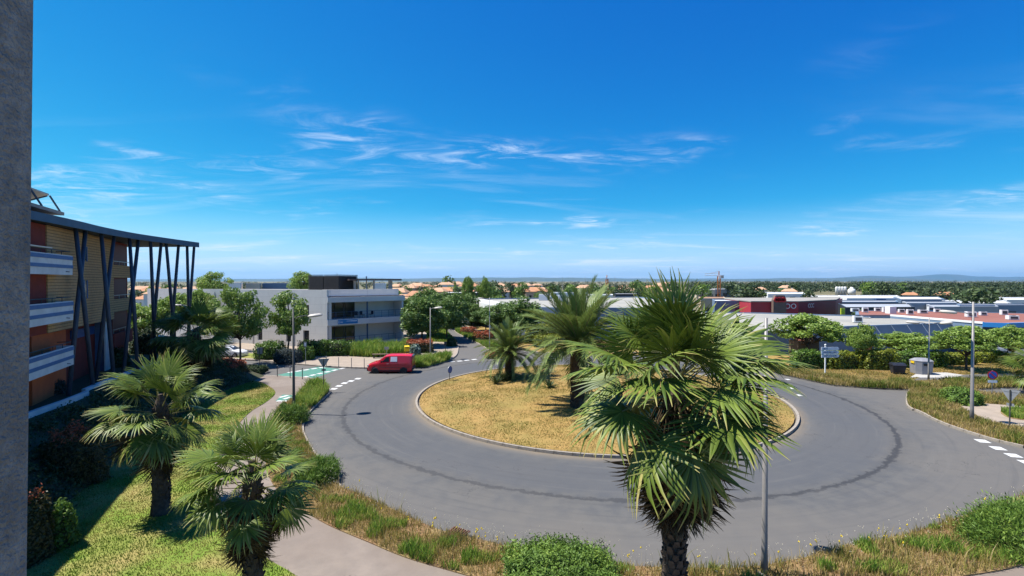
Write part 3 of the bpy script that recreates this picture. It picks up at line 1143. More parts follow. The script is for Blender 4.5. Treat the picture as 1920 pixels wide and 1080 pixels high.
c_j = tmix(on_, ol_, tramp(on_, ol_, strk, 0.52, 0.72, 0, 0.35), c_j, (0.36, 0.345, 0.325))
ol_.new(c_j, ob_.inputs['Base Color'])
office = thing('office_building', 'long two storey grey office building with shaded corner balconies and dark roof box', 'building', tuple(C0))


def ol(s, o, z=0.0):                                # along the long wall, outward
    p = C0 + DL * s + NL * o
    return Vector((p.x, p.y, z))


def orr(s, o, z=0.0):                               # along the balcony front, outward
    p = C0 + DR * s + NRt * o
    return Vector((p.x, p.y, z))


def oblock(mb, f, s0, s1, o0, o1, z0, z1, mi=0):
    return mb.prism([f(s0, o0), f(s1, o0), f(s1, o1), f(s0, o1)], z0, z1, mi)


WIN = [(3.1, 4.15, 3.9, 5.9), (3.1, 4.15, 0.7, 2.4), (7.2, 8.1, 3.9, 5.9), (6.3, 7.2, 0.7, 2.4), (11.6, 12.5, 0.7, 2.4), (12.2, 13.3, 3.9, 5.9), (15.8, 16.9, 3.9, 5.9), (16.4, 17.4, 0.7, 2.4),
       (20, 21, 3.9, 5.9), (24, 25, 3.9, 5.9)]
lw_ = MB()
cols_s = sorted({0.0, 36.0} | {w[0] for w in WIN} | {w[1] for w in WIN})
for s0, s1 in zip(cols_s[:-1], cols_s[1:]):
    zs = [0.0]
    for w in sorted([w for w in WIN if w[0] <= s0 + 1e-6 and w[1] >= s1 - 1e-6], key=lambda w: w[2]):
        zs += [w[2], w[3]]
    zs.append(8.0)
    for k in range(0, len(zs), 2):
        oblock(lw_, ol, s0, s1, -0.35, 0.0, zs[k], zs[k + 1])
wpart('long_wall', lw_, M['office_wall'], office)
for (s0, s1, z0, z1) in WIN:
    w_ = wpart('window', oblock(MB(), ol, s0, s1, -0.34, -0.26, z0, z1), M['glass'], office)
    fm = MB()
    for s_ in (s0 + 0.03, (s0 + s1) / 2, s1 - 0.03):
        fm.bar(ol(s_, -0.24, z0), ol(s_, -0.24, z1), 0.05, 0.05)
    fm.bar(ol(s0, -0.24, (z0 + z1) / 2 - 0.2), ol(s1, -0.24, (z0 + z1) / 2 - 0.2), 0.05, 0.05)
    fm.build('window_frame', M['dark_metal'], w_)
for s_ in (7.8, 15.4, 23):
    wpart('rain_pipe', MB().tube([ol(s_ - 2.0, 0.04, 7.6), ol(s_ - 2.0, 0.04, 0.2)], 0.04, 6), M['office_wall'], office)
inner = orr(11.9, -2.4)
bd = MB()
e1, e2 = ol(36, -0.36), ol(36, -16)
bd.prism([ol(0.4, -0.36), e1, e2, orr(11.7, -16), orr(11.7, -2.4), orr(0.55, -2.4)], 0.0, 7.6)
wpart('inner_wall', bd, M['office_white'], office)
wpart('end_wall', oblock(MB(), orr, 11.45, 11.75, -2.39, 0.0, 0.0, 6.27), M['office_white'], office)
wpart('corner_return', oblock(MB(), orr, 0.28, 0.62, -2.39, -0.02, 0.0, 6.27), M['office_wall'], office)
wpart('ground_slab', oblock(MB(), orr, 0.0, 11.9, -2.38, 0.06, 0.05, 0.42), M['office_white'], office)
wpart('floor_slab', oblock(MB(), orr, 0.02, 11.9, -2.38, 0.08, 3.12, 3.92), M['office_white'], office)
wpart('roof_slab', oblock(MB(), orr, 0.02, 11.95, -2.38, 0.12, 6.28, 7.0), M['office_white'], office)
wpart('roof_parapet', oblock(MB(), orr, 0.3, 11.8, -2.3, -1.5, 7.001, 8.0), M['office_wall'], office)
rfm = MB().prism([ol(0.36, -0.36), ol(36, -0.36), ol(36, -15.5), orr(11.6, -15.5), orr(11.6, -2.4), orr(0.9, -2.4)], 7.61, 7.72)
wpart('flat_roof', rfm, M['roof_grey'], office)
ll_ = MB()
ll_.bar(orr(0.2, 0.0, 7.06), orr(11.8, 0.0, 7.06), 0.1, 0.1)
wpart('roof_edge', ll_, M['rust'], office)
for z0, sl in ((0.42, 0), (3.92, 0)):
    w_ = wpart('glazing', oblock(MB(), orr, 0.63, 5.0, -2.395, -2.25, z0 + 0.02, z0 + 2.3), M['glass'], office)
    fm = MB()
    for s_ in (0.66, 2.0, 3.3, 3.6, 4.97):
        fm.bar(orr(s_, -2.22, z0), orr(s_, -2.22, z0 + 2.3), 0.07, 0.07)
    fm.build('window_frame', M['dark_metal'], w_)
    rl = MB()
    for zz in (0.3, 0.65, 1.0):
        rl.bar(orr(0.1, -0.05, z0 + zz), orr(11.6, -0.05, z0 + zz), 0.05 if zz > 0.9 else 0.02, 0.05 if zz > 0.9 else 0.02)
    for s_ in np.arange(0.1, 11.7, 1.15):
        rl.bar(orr(s_, -0.05, z0), orr(s_, -0.05, z0 + 1.0), 0.04, 0.04)
    wpart('balcony_rail', rl, M['rail_blue'], office)
    wpart('balcony_column', MB().tube([orr(6.0, -0.3, z0), orr(6.0, -0.3, 6.27 if z0 > 1 else 3.11)], 0.11, 10), M['rail_blue'], office)
M['banner'] = mat('blue banner', (0.012, 0.17, 0.42), (0.012, 0.15, 0.38), 4, 0.5)
bn = wpart('banner', oblock(MB(), orr, 1.45, 4.35, 0.085, 0.12, 3.25, 3.83), M['banner'], office)
M['letter_pale'] = mat('pale lettering', (0.62, 0.72, 0.80), rough=0.6)
bm = MB()
oblock(bm, orr, 1.55, 1.63, 0.121, 0.13, 3.36, 3.72)
oblock(bm, orr, 1.78, 2.15, 0.121, 0.13, 3.50, 3.58)
oblock(bm, orr, 2.7, 3.5, 0.121, 0.13, 3.62, 3.68)
oblock(bm, orr, 3.3, 4.2, 0.121, 0.13, 3.58, 3.68)
bm.build('banner_print', M['letter_pale'], bn)
# dark slatted plant screen and canopy on the roof
M['dark_slat'] = mat('dark timber slat', (0.028, 0.026, 0.028), (0.04, 0.036, 0.036), 3, 0.7)
sc_p = at(618, 530, 73)
box_c = Vector((at(616, 530, 75).x, 75.5, 0))
pb = MB()
def bl_(a, b_):                                     # box frame aligned to the long wall
    p = box_c + DL * a + NL * b_
    return Vector((p.x, p.y, 0))
pb.prism([bl_(-2.5, -3.1), bl_(3.0, -3.1), bl_(3.0, 1.0), bl_(-2.5, 1.0)], 7.7, 9.95)
scr = wpart('plant_box', pb, M['black'], office)
for k in range(15):
    z_ = 7.78 + k * 0.165
    for g0, g1 in ((-2.6, 0.15), (0.28, 3.1)):
        MB().bar(Vector((*bl_(g0, 1.10).xy, z_)), Vector((*bl_(g1, 1.10).xy, z_)), 0.05, 0.115).build('slat', M['dark_slat'], scr)
    MB().bar(Vector((*bl_(-2.62, 1.1).xy, z_)), Vector((*bl_(-2.62, -3.2).xy, z_)), 0.05, 0.115).build('slat', M['dark_slat'], scr)
pm = MB().tube([Vector((*bl_(-1.8, 0.5).xy, 9.9)), Vector((*bl_(-1.8, 0.5).xy, 10.4))], 0.04, 6)
pm.build('vent_pipe', M['steel'], scr)
M['roof_canopy'] = mat('brown canopy edge', (0.07, 0.045, 0.04), (0.055, 0.04, 0.038), 3, 0.6)
k0, k1 = at(655, 525, 74), at(753, 525, 77)
cn = MB().prism([(k0.x, 74), (k1.x, 77), (k1.x - 2.2, 80.2), (k0.x - 2.2, 77.4)], 9.28, 9.52)
cno = wpart('roof_canopy', cn, M['roof_canopy'], office)
for u_, w_, zt in ((664, 0.35, 9.27), (671, 0.22, 9.27), (686, 0.20, 9.95), (700, 0.28, 9.27), (731, 0.6, 9.27)):
    p = at(u_, 530, 75.0 + (u_ - 655) * 0.03)
    MB().box((p.x, p.y + 0.3, 7.7 + (zt - 7.7) / 2), (w_, w_, zt - 7.72), rz=0.28).build('canopy_post', M['concrete'], cno)

# terrace chairs and table on the upper balcony
M['chair'] = mat('dark wicker', (0.02, 0.025, 0.04), (0.03, 0.035, 0.05), 20, 0.7)


def make_chair(s, rz, label):
    p = orr(s, -0.95, 3.921)
    t = thing('terrace_chair', label, 'chair', tuple(p), rz, 'chairs on the upper office balcony')
    MB().box((0, 0, 0.44), (0.5, 0.5, 0.06)).build('seat', M['chair'], t)
    MB().box((0, 0.24, 0.72), (0.5, 0.05, 0.5)).build('backrest', M['chair'], t)
    for x in (-0.22, 0.22):
        for y in (-0.22, 0.22):
            MB().box((x, y, 0.205), (0.04, 0.04, 0.41)).build('leg', M['steel'], t)


make_chair(4.6, 0.4, 'dark wicker balcony chair nearest the dark glazing')
make_chair(5.6, 1.2, 'dark wicker balcony chair in the middle, beside the blue column')
make_chair(6.9, -0.6, 'dark wicker balcony chair to the right of the blue column')
p = orr(5.25, -1.45, 3.921)
tb = thing('terrace_table', 'small round table between the office balcony chairs', 'table', tuple(p))
MB().lathe([(0.4, 0.70), (0.4, 0.73)], n=14).build('table_top', M['chair'], tb)
MB().lathe([(0.22, 0.0), (0.05, 0.04), (0.03, 0.70)], n=10).build('pedestal', M['steel'], tb)

# ------------------------------------------------------------------ retail park and far town
LOW = -1.6


def pal(name, c, k=0.85, s=0.6, rough=0.8):
    if name not in M:
        M[name] = mat(name, c, tuple(x * k for x in c), s, rough)
    return M[name]


M['blue_clad'] = mat('blue grey cladding', (0.155, 0.215, 0.30), (0.14, 0.195, 0.275), 0.5, 0.55, stretch=(3, 3, 0.4))
M['gravel_roof'] = mat('pale gravel roof', (0.33, 0.315, 0.275), (0.28, 0.27, 0.24), 0.5, 0.95, c3=(0.24, 0.235, 0.215), scale3=0.12, amt3=0.8)
M['red_roof'] = mat('red tile roof sheet', (0.24, 0.092, 0.066), (0.20, 0.08, 0.06), 0.6, 0.85, c3=(0.28, 0.125, 0.09), scale3=0.15)
M['white_wall'] = mat('white cladding', (0.72, 0.72, 0.71), (0.64, 0.64, 0.64), 0.4, 0.7)
M['grey_wall'] = mat('grey cladding', (0.32, 0.34, 0.37), (0.28, 0.30, 0.33), 0.4, 0.7)
M['pale_roof'] = mat('pale sheet roof', (0.62, 0.62, 0.60), (0.54, 0.54, 0.53), 0.2, 0.6)
M['store_red'] = mat('bright red cladding', (0.42, 0.045, 0.06), (0.36, 0.04, 0.055), 0.5, 0.5)
M['store_maroon'] = mat('maroon cladding', (0.20, 0.012, 0.032), (0.165, 0.012, 0.028), 0.5, 0.5)
M['tile'] = mat('terracotta tiles', (0.42, 0.20, 0.10), (0.34, 0.16, 0.085), 2.5, 0.9, c3=(0.48, 0.27, 0.16), scale3=0.3)
M['tile_pale'] = mat('faded terracotta tiles', (0.46, 0.28, 0.17), (0.40, 0.23, 0.14), 2.5, 0.9, c3=(0.50, 0.34, 0.22), scale3=0.3)
M['cream'] = mat('cream render', (0.55, 0.47, 0.36), (0.50, 0.43, 0.33), 0.6, 0.9)
M['sand'] = mat('sand render', (0.50, 0.38, 0.26), (0.45, 0.34, 0.24), 0.6, 0.9)


def shop(name, label, cat, poly, z0, z1, wall, roof, parapet=0.35, group=None, fascia=None):
    """a flat-roofed building on a plan outline: walls with a raised edge round a sunk roof"""
    P = [Vector((p[0], p[1], 0)) for p in poly]
    area = sum(P[i].x * P[(i + 1) % len(P)].y - P[(i + 1) % len(P)].x * P[i].y for i in range(len(P)))
    if area < 0:
        P = P[::-1]
    c = sum(P, Vector()) / len(P)
    t = thing(name, label, cat, (P[0].x, P[0].y, z0), 0, group)
    n_ = len(P)
    ins = [p + (c - p).normalized() * 0.6 for p in P]
    V = [(p.x, p.y, z0) for p in P] + [(p.x, p.y, z1) for p in P] + [(p.x, p.y, z1) for p in ins] + [(p.x, p.y, z1 - parapet) for p in ins]
    Fs = []
    for i in range(n_):
        j = (i + 1) % n_
        Fs += [(i, j, n_ + j, n_ + i), (n_ + i, n_ + j, 2 * n_ + j, 2 * n_ + i), (2 * n_ + i, 2 * n_ + j, 3 * n_ + j, 3 * n_ + i)]
    wpart('wall', MB().add(V, Fs), wall, t)
    wpart('roof', MB().prism([(p.x, p.y) for p in ins], z1 - parapet - 0.1, z1 - parapet + 0.01, bottom=False), roof, t)
    if fascia:
        fz0, fz1, fm, i0, i1 = fascia
        mb = MB()
        for i in range(i0, i1):
            a, b_ = P[i % n_], P[(i + 1) % n_]
            d = (b_ - a).normalized()
            nn = Vector((d.y, -d.x, 0)) * 0.05
            mb.bar(a + nn + Vector((0, 0, (fz0 + fz1) / 2)), b_ + nn + Vector((0, 0, (fz0 + fz1) / 2)), 0.09, fz1 - fz0)
        wpart('fascia', mb, fm, t)
    return t


def ac_unit(u, v, z, label, w=1.4, h=1.1):
    p = G(u, v, z)
    t = thing('rooftop_unit', label, 'roof unit', (p.x, p.y, z), R(-20), 'air units on the shop roofs')
    MB().box((0, 0, h / 2 + 0.1), (w, w * 0.8, h)).build('casing', M['white_wall'], t)
    MB().lathe([(w * 0.36, 0), (w * 0.36, 0.03)], c=(0, 0, h + 0.1), n=12).build('fan', M['dark_metal'], t)
    MB().box((0, -w * 0.4 - 0.01, h / 2 + 0.1), (w * 0.7, 0.03, h * 0.6)).build('grille', M['dark_metal'], t)
    MB().box((0, 0, 0.05), (w * 0.9, w * 0.6, 0.1)).build('base_frame', M['steel'], t)


# big store behind the avenue
z1 = 5.0
st1 = shop('garden_store', 'wide flat roofed blue grey store behind the avenue trees', 'store',
           [G(958, 574.5, z1), G(1040, 576.5, z1), G(1200, 577, z1), G(1300, 565, z1), G(1190, 556, z1), G(884, 560, z1)], -0.1, z1, M['blue_clad'], M['gravel_roof'], 0.25)
lt = G(925, 568.5, z1)
wl0, wl1 = G(884, 560.2, z1), G(957, 574.6, z1)
wpart('white_eave', MB().bar(wl0 + Vector((0.3, 0, 0.05)), wl1 + Vector((0.3, 0, 0.05)), 1.2, 0.35), M['white_wall'], st1)
wpart('white_eave', MB().bar(wl0 + Vector((-0.5, 0, -1.1)), wl1 + Vector((-0.5, 0, -1.1)), 0.5, 1.8), M['white_wall'], st1)
for i, (u, v) in enumerate(((1019, 563), (1047, 566))):
    p = G(u, v, 4.8)
    t = thing('roof_plant', ('white roof plant box with dark louvre, nearest the avenue', 'white roof plant box with dark louvre behind the island palm')[i], 'roof unit', (p.x, p.y, 4.78), R(-8), 'plant boxes on the big store roof')
    MB().box((0, 0, 0.7), (2.0, 1.8, 1.4)).build('casing', M['white_wall'], t)
    MB().box((1.05, -0.1, 0.65), (0.5, 1.5, 1.1)).build('louvre', M['black'], t)
# stacked white planters and pallets in the store yard
yard = [(1008, 604, 2.4, 'white'), (1016, 604, 2.6, 'white'), (1024, 603.5, 2.2, 'blue'), (1032, 604, 2.5, 'white'), (1041, 604, 2.3, 'white'), (1050, 603, 2.5, 'blue'), (1058, 606, 2.0, 'white'), (1046, 613, 1.6, 'white'), (1001, 612, 1.5, 'sand'), (1008, 613, 1.2, 'sand'), (1016, 613, 1.1, 'sand')]
M['wrap_blue'] = mat('blue plastic wrap', (0.10, 0.36, 0.62), (0.25, 0.50, 0.70), 2, 0.35)
M['wrap_white'] = mat('white plastic wrap', (0.74, 0.76, 0.78), (0.58, 0.62, 0.66), 2.5, 0.35)
for i, (u, v, h, k) in enumerate(yard):
    p = G(u, v, 0)
    t = thing('pallet_stack', {'white': 'white wrapped pallet of goods in the store yard', 'blue': 'blue topped wrapped pallet of goods in the store yard', 'sand': 'sandy coloured pallet of stone by the yard hedge'}[k], 'pallet', (p.x, p.y, 0), R(i * 37 % 20 - 10), 'pallets in the store yard')
    MB().box((0, 0, 0.075), (1.15, 1.0, 0.14)).build('pallet', M['sand'], t)
    MB().box((0, 0, 0.16 + h * 0.35), (1.05, 0.95, h * 0.7)).build('goods', M['wrap_white'] if k != 'sand' else M['cream'], t)
    MB().box((0.02, 0.01, 0.17 + h * 0.85), (0.98, 0.9, h * 0.3)).build('goods', M['wrap_blue'] if k == 'blue' else (M['wrap_white'] if k == 'white' else M['sand']), t)
yp = G(1037, 600, 0)
sh = thing('yard_shelter', 'flat white yard shelter over the wrapped pallets', 'shelter', (yp.x, yp.y + 4, 0))
MB().box((0.5, 0, 3.9), (7.0, 4.5, 0.25)).build('roof', M['pale_roof'], sh)
for x in (-2.8, 0.5, 3.8):
    for y in (-2.0, 2.0):
        MB().box((x, y, 1.9), (0.16, 0.16, 3.75)).build('post', M['white_wall'], sh)

# grey store behind the right-hand hedge
z1 = 2.9
S1 = [G(1300, 634, z1), G(1408, 624, z1), G(1590, 611.5, z1), G(1812, 604, z1), G(1668, 592, z1), G(1600, 591, z1), G(1420, 586, z1), G(1310, 584, z1)]
st2 = shop('grey_store', 'long low store with blue grey front and gravel roof behind the hedge', 'store', S1, LOW, z1, M['blue_clad'], M['gravel_roof'], 0.2)
a_, b_ = S1[2], S1[3]
for k in range(7):
    p = a_.lerp(b_, 0.08 + k * 0.13)
    q = p + Vector((1.1, -0.35, -1.9))
    wpart('canopy_stay', MB().bar(p + Vector((0.02, -0.1, -0.15)), q, 0.05, 0.05), M['white_wall'], st2)
cnp = MB()
a2, b2 = a_.lerp(b_, 0.05), a_.lerp(b_, 0.95)
dd = (b2 - a2).normalized()
nn = Vector((dd.y, -dd.x, 0))
cnp.prism([a2 + nn * 0.1, b2 + nn * 0.1, b2 + nn * 1.6, a2 + nn * 1.6], 0.75, 0.9)
wpart('front_canopy', cnp, M['grey_wall'], st2)
ac_unit(1608, 605, 2.72, 'grey air unit alone on the gravel roof, beside the satellite dish', 1.2, 0.95)
p = G(1625, 596.5, 2.72)
ds = thing('satellite_dish', 'white satellite dish on the edge of the gravel roof', 'satellite dish', (p.x, p.y, 2.7))
MB().tube([(0, 0, 0), (0, 0, 0.7)], 0.05, 6).build('mast', M['steel'], ds)
MB().lathe([(0.02, -0.02), (0.35, 0.03), (0.6, 0.14), (0.58, 0.16), (0.3, 0.07)], n=14).build('dish', M['white_wall'], ds)
ds.children[1].rotation_euler = (R(70), 0, R(-20))
ds.children[1].location = (0, -0.1, 0.9)
# red roofed strip
z1 = 3.3
S2 = [G(1604, 590, z1), G(1668, 590.5, z1), G(1842, 604.5, z1), G(1888, 606, z1), G(1960, 603.5, z1), G(1960, 588, z1), G(1700, 582.5, z1), G(1604, 582, z1)]
st3 = shop('red_roof_store', 'low store with red roof and blue corner band', 'store', S2, LOW, z1, M['blue_clad'], M['red_roof'], 0.08)
wpart('white_fascia', MB().bar(S2[1] + Vector((0.1, -0.12, -0.05)), S2[2] + Vector((0, -0.12, -0.05)), 0.2, 0.3), M['white_wall'], st3)
M['band_blue'] = mat('bright blue band', (0.03, 0.22, 0.55), rough=0.5)
mb = MB()
for a_, b_ in ((S2[2], S2[3]), (S2[3], S2[4])):
    d = (b_ - a_).normalized()
    nn = Vector((d.y, -d.x, 0)) * 0.12
    mb.bar(a_ + nn + Vector((0, 0, -0.3)), b_ + nn + Vector((0, 0, -0.3)), 0.2, 0.65)
wpart('blue_band', mb, M['band_blue'], st3)
mb = MB()
for a_, b_ in ((S2[2], S2[3]), (S2[3], S2[4])):
    d = (b_ - a_).normalized()
    nn = Vector((d.y, -d.x, 0)) * 0.06
    mb.bar(a_ + nn + Vector((0, 0, -2.3)), b_ + nn + Vector((0, 0, -2.3)), 0.1, 3.2)
wpart('dark_front', mb, M['dark_metal'], st3)
ORD = ['first', 'second', 'third', 'fourth', 'fifth', 'sixth', 'seventh', 'eighth', 'ninth', 'tenth', 'eleventh', 'twelfth', 'thirteenth', 'fourteenth']
for i, (u, v) in enumerate(((1603, 585), (1622, 586), (1645, 584), (1662, 586), (1690, 586.5), (1706, 590), (1730, 588), (1745, 584), (1757, 586), (1820, 595), (1843, 592), (1882, 591), (1898, 600))):
    ac_unit(u, v, 3.2, '%s white air unit from the left along the red roof' % ORD[i], 0.9 if i % 3 else 1.25, 0.6 + 0.25 * (i % 2))
p = G(1670, 588, 3.2)
ch = thing('roof_access', 'white roof access box with dark side on the red roof', 'roof unit', (p.x, p.y, 3.2))
MB().box((0, 0, 0.65), (1.2, 1.2, 1.3)).build('casing', M['white_wall'], ch)
MB().box((0.64, 0, 0.6), (0.08, 0.9, 1.05)).build('door', M['store_maroon'], ch)

# the red store
zt = 3.4
D = 137.0


def fr(u, v=0, Y=D):
    return at(u, 560, Y)


rs = thing('red_store', 'bright red and maroon store with white letters and brown gable sign', 'store', (fr(1480).x, D, LOW))
wpart('red_wall', MB().prism([(fr(1408).x, D), (fr(1497).x, D), (fr(1497).x + 3, D + 25), (fr(1408).x + 3, D + 25)], LOW, zt), M['store_red'], rs)
wpart('maroon_wall', MB().prism([(fr(1497.3).x, D + 0.2), (at(1567, 560, D + 12).x, D + 12), (at(1567, 560, D + 12).x + 14, D + 30), (fr(1497.3).x + 3, D + 25)], LOW, zt - 0.1), M['store_maroon'], rs)
wpart('roof', MB().prism([(fr(1407).x, D - 0.3), (fr(1497.5).x, D - 0.3), (at(1568, 560, D + 11.7).x, D + 11.7), (at(1568, 560, D + 11.7).x + 14, D + 31), (fr(1407).x + 3, D + 26)], zt + 0.01, zt + 0.28), M['eave'], rs)
M['sign_brown'] = mat('brown sign board', (0.17, 0.115, 0.095), (0.14, 0.095, 0.08), 1, 0.7)
M['letter_red'] = mat('red lettering', (0.65, 0.03, 0.03), rough=0.5)
M['letter_white'] = mat('white lettering', (0.8, 0.8, 0.8), rough=0.5)
gb = MB().add([(fr(1445).x, D - 1.5, 0.6), (fr(1469).x, D - 1.5, 0.6), (fr(1469).x, D - 1.5, 4.0), (fr(1465.5).x, D - 1.5, 5.3), (fr(1449).x, D - 1.5, 5.3), (fr(1445).x, D - 1.5, 4.0)] +
              [(fr(1445).x, D - 0.4, 0.6), (fr(1469).x, D - 0.4, 0.6), (fr(1469).x, D - 0.4, 4.0), (fr(1465.5).x, D - 0.4, 5.3), (fr(1449).x, D - 0.4, 5.3), (fr(1445).x, D - 0.4, 4.0)],
              [(0, 1, 2, 3, 4, 5), (11, 10, 9, 8, 7, 6)] + [(i, 6 + i, 6 + (i + 1) % 6, (i + 1) % 6) for i in range(6)])
gbo = wpart('gable_sign', gb, M['sign_brown'], rs)
sg = MB()
sg.lathe([(0.75, -0.05), (0.75, 0.05)], n=16)
for k, x in enumerate((-0.95, 0.0, 0.95)):
    tor = MB()
    tor.lathe([(0.72, 0.0), (0.72, 0.14), (0.35, 0.14), (0.35, 0.0)], n=14)
    o = tor.build('sign_ring', M['letter_red'], gbo)
    o.location = (fr(1457).x + x, D - 1.5, 4.1)
    o.rotation_euler = (R(90), 0, 0)
wpart('entrance', MB().box((fr(1457).x, D - 0.2, -0.6), (3.6, 0.6, 2.0)), M['store_maroon'], rs)
lettering('OOO', 2.0, M['letter_white'], rs, Vector((fr(1476.5).x, D - 0.12, 2.2)) - rs.location, 0)
lettering('CCC', 1.6, M['letter_white'], rs, Vector((at(1521, 560, D + 3.6).x, D + 3.6, 2.2)) - rs.location, math.atan2(11.8, at(1567, 560, D + 12).x - fr(1497.3).x), 1.0)

# a scatter of further shops and sheds: pixel span, top pixel row, distance, depth, wall, roof
FAR = [
    ('retail_shed', 'white retail shed with dark lettered sign beyond the island palms', 'shed', 1036, 1240, 566, 118, 30, 'white_wall', 'pale_roof'),
    ('retail_shed', 'dark fronted grey roofed shed behind the red roofs', 'shed', 1585, 1722, 576, 122, 22, 'dark_metal', 'grey_wall'),
    ('warehouse', 'white warehouse with blue lettered panel behind the red roofs', 'warehouse', 1588, 1700, 559, 190, 40, 'white_wall', 'pale_roof'),
    ('warehouse', 'blue grey warehouse with pale curved roof edge', 'warehouse', 1690, 1776, 561, 175, 30, 'blue_clad', 'pale_roof'),
    ('warehouse', 'long pale roofed warehouse at the edge of the retail park', 'warehouse', 1784, 1905, 569, 150, 30, 'grey_wall', 'pale_roof'),
    ('warehouse', 'white warehouse cut by the picture edge beyond the red roof', 'warehouse', 1888, 1990, 562, 190, 30, 'white_wall', 'pale_roof'),
    ('retail_shed', 'grey strip shed in front of the pale warehouse', 'shed', 1748, 1880, 575, 128, 14, 'grey_wall', 'grey_wall'),
    ('warehouse', 'long blue grey roofed hall behind the maroon wall', 'warehouse', 1575, 1690, 566, 165, 16, 'blue_clad', 'grey_wall'),
    ('warehouse', 'low grey roofed unit right of the pale warehouse', 'warehouse', 1700, 1800, 568, 142, 12, 'grey_wall', 'grey_wall'),
    ('warehouse', 'blue grey roofed unit behind the tall right lamp', 'warehouse', 1800, 1960, 572, 134, 8, 'blue_clad', 'grey_wall'),
    ('warehouse', 'pale sheet roofed hall behind the red store', 'warehouse', 1440, 1516, 551, 260, 40, 'white_wall', 'pale_roof'),
    ('warehouse', 'long pale warehouse left of the white silos', 'warehouse', 1518, 1600, 557, 220, 30, 'cream', 'pale_roof'),
    ('apartment_block', 'pale flat block under construction beneath the larger crane', 'building', 1306, 1342, 543, 300, 20, 'cream', 'pale_roof'),
    ('apartment_block', 'grey and white block beside the larger crane', 'building', 1338, 1412, 542, 330, 25, 'grey_wall', 'pale_roof'),
    ('retail_shed', 'orange tiled shed just right of the front palm', 'shed', 1314, 1362, 559, 160, 14, 'sand', 'tile_pale'),
    ('retail_shed', 'dark blue shed right of the front palm', 'shed', 1340, 1405, 564, 146, 14, 'blue_clad', 'pale_roof'),
    ('retail_shed', 'dark glazed showroom beyond the avenue trees', 'showroom', 834, 906, 549, 170, 20, 'dark_metal', 'pale_roof'),
    ('retail_shed', 'white showroom with glazed upper floor behind the big store', 'showroom', 1032, 1100, 549, 200, 14, 'white_wall', 'pale_roof'),
    ('retail_shed', 'dark blue showroom close behind the front palm', 'showroom', 1154, 1196, 551, 205, 14, 'dark_metal', 'pale_roof'),
    ('retail_shed', 'small white showroom between the two others behind the big store', 'showroom', 1104, 1150, 553, 190, 14, 'white_wall', 'pale_roof'),
    ('depot', 'pale blue glazed depot behind the grey office', 'depot', 492, 552, 531, 150, 12, 'blue_clad', 'pale_roof'),
    ('depot', 'small white depot behind the grey office', 'depot', 424, 450, 530, 140, 10, 'white_wall', 'pale_roof'),
    ('depot', 'small pale depot left of the blue glazed one', 'depot', 461, 486, 531, 145, 10, 'cream', 'pale_roof'),
    ('depot', 'round white tank house seen under the office roof canopy', 'depot', 702, 722, 531, 160, 10, 'white_wall', 'pale_roof'),
]
shed_objs = []
for (nm, lb, ct, u0, u1, vt, Y, dp, wm, rm) in FAR:
    a_, b_ = at(u0, vt, Y), at(u1, vt, Y)
    k = 0.06 * (b_.x - a_.x)
    so = shop(nm, lb, ct, [(a_.x, Y), (b_.x, Y + k), (b_.x + dp * 0.85 * b_.x / Y, Y + dp), (a_.x + dp * 0.85 * a_.x / Y, Y + dp)], LOW, a_.z, M[wm], M[rm], 0.25)
    shed_objs.append(so)
    nw = max(2, int((b_.x - a_.x) / 5))
    dx = (b_.x - a_.x) / nw
    for i in range(nw):                             # door and window openings along the front
        x = a_.x + (i + 0.5) * dx
        y = Y + k * (i + 0.5) / nw - 0.06
        hgt = min(2.2, (a_.z - LOW) * 0.45)
        fr_ = wpart('window', MB().box((x, y, LOW + hgt * 0.5 + (0.6 if i % 3 else 0.0)), (dx * 0.55, 0.10, hgt)), M['glass'] if wm != 'dark_metal' else M['blue_clad'], so)
s0 = shed_objs[0]
pq = at(1173, 565, 118)
bb = wpart('sign_board', MB().box((pq.x, 118.6, pq.z - 0.55), (4.4, 0.5, 1.15)), M['dark_metal'], s0)
lettering('COCLECCO', 0.95, M['letter_white'], s0, Vector((pq.x, 118.30, pq.z - 0.55)) - s0.location, R(3.4), 0.85)
pq = at(1140, 565, 118)
wpart('red_panel', MB().box((pq.x, 117.4, pq.z - 0.7), (3.0, 0.3, 1.0)), M['store_maroon'], s0)
wpart('blue_panel', MB().box((at(1655, 566, 189).x, 189.9, 1.6), (3.6, 0.4, 1.5)), M['sign_blue'], shed_objs[2])
p = G(1580, 585, 3.3)
ys_ = thing('totem_sign', 'yellow green totem sign beside the maroon store wall', 'sign', (at(1580, 575, 118).x, 118, LOW))
M['sign_lime'] = mat('lime sign', (0.55, 0.62, 0.04), rough=0.5)
MB().box((0, 0, 3.6), (0.9, 0.25, 1.5)).build('sign_face', M['sign_lime'], ys_)
MB().box((0, 0.1, 1.5), (0.25, 0.2, 3.0)).build('post', M['steel'], ys_)


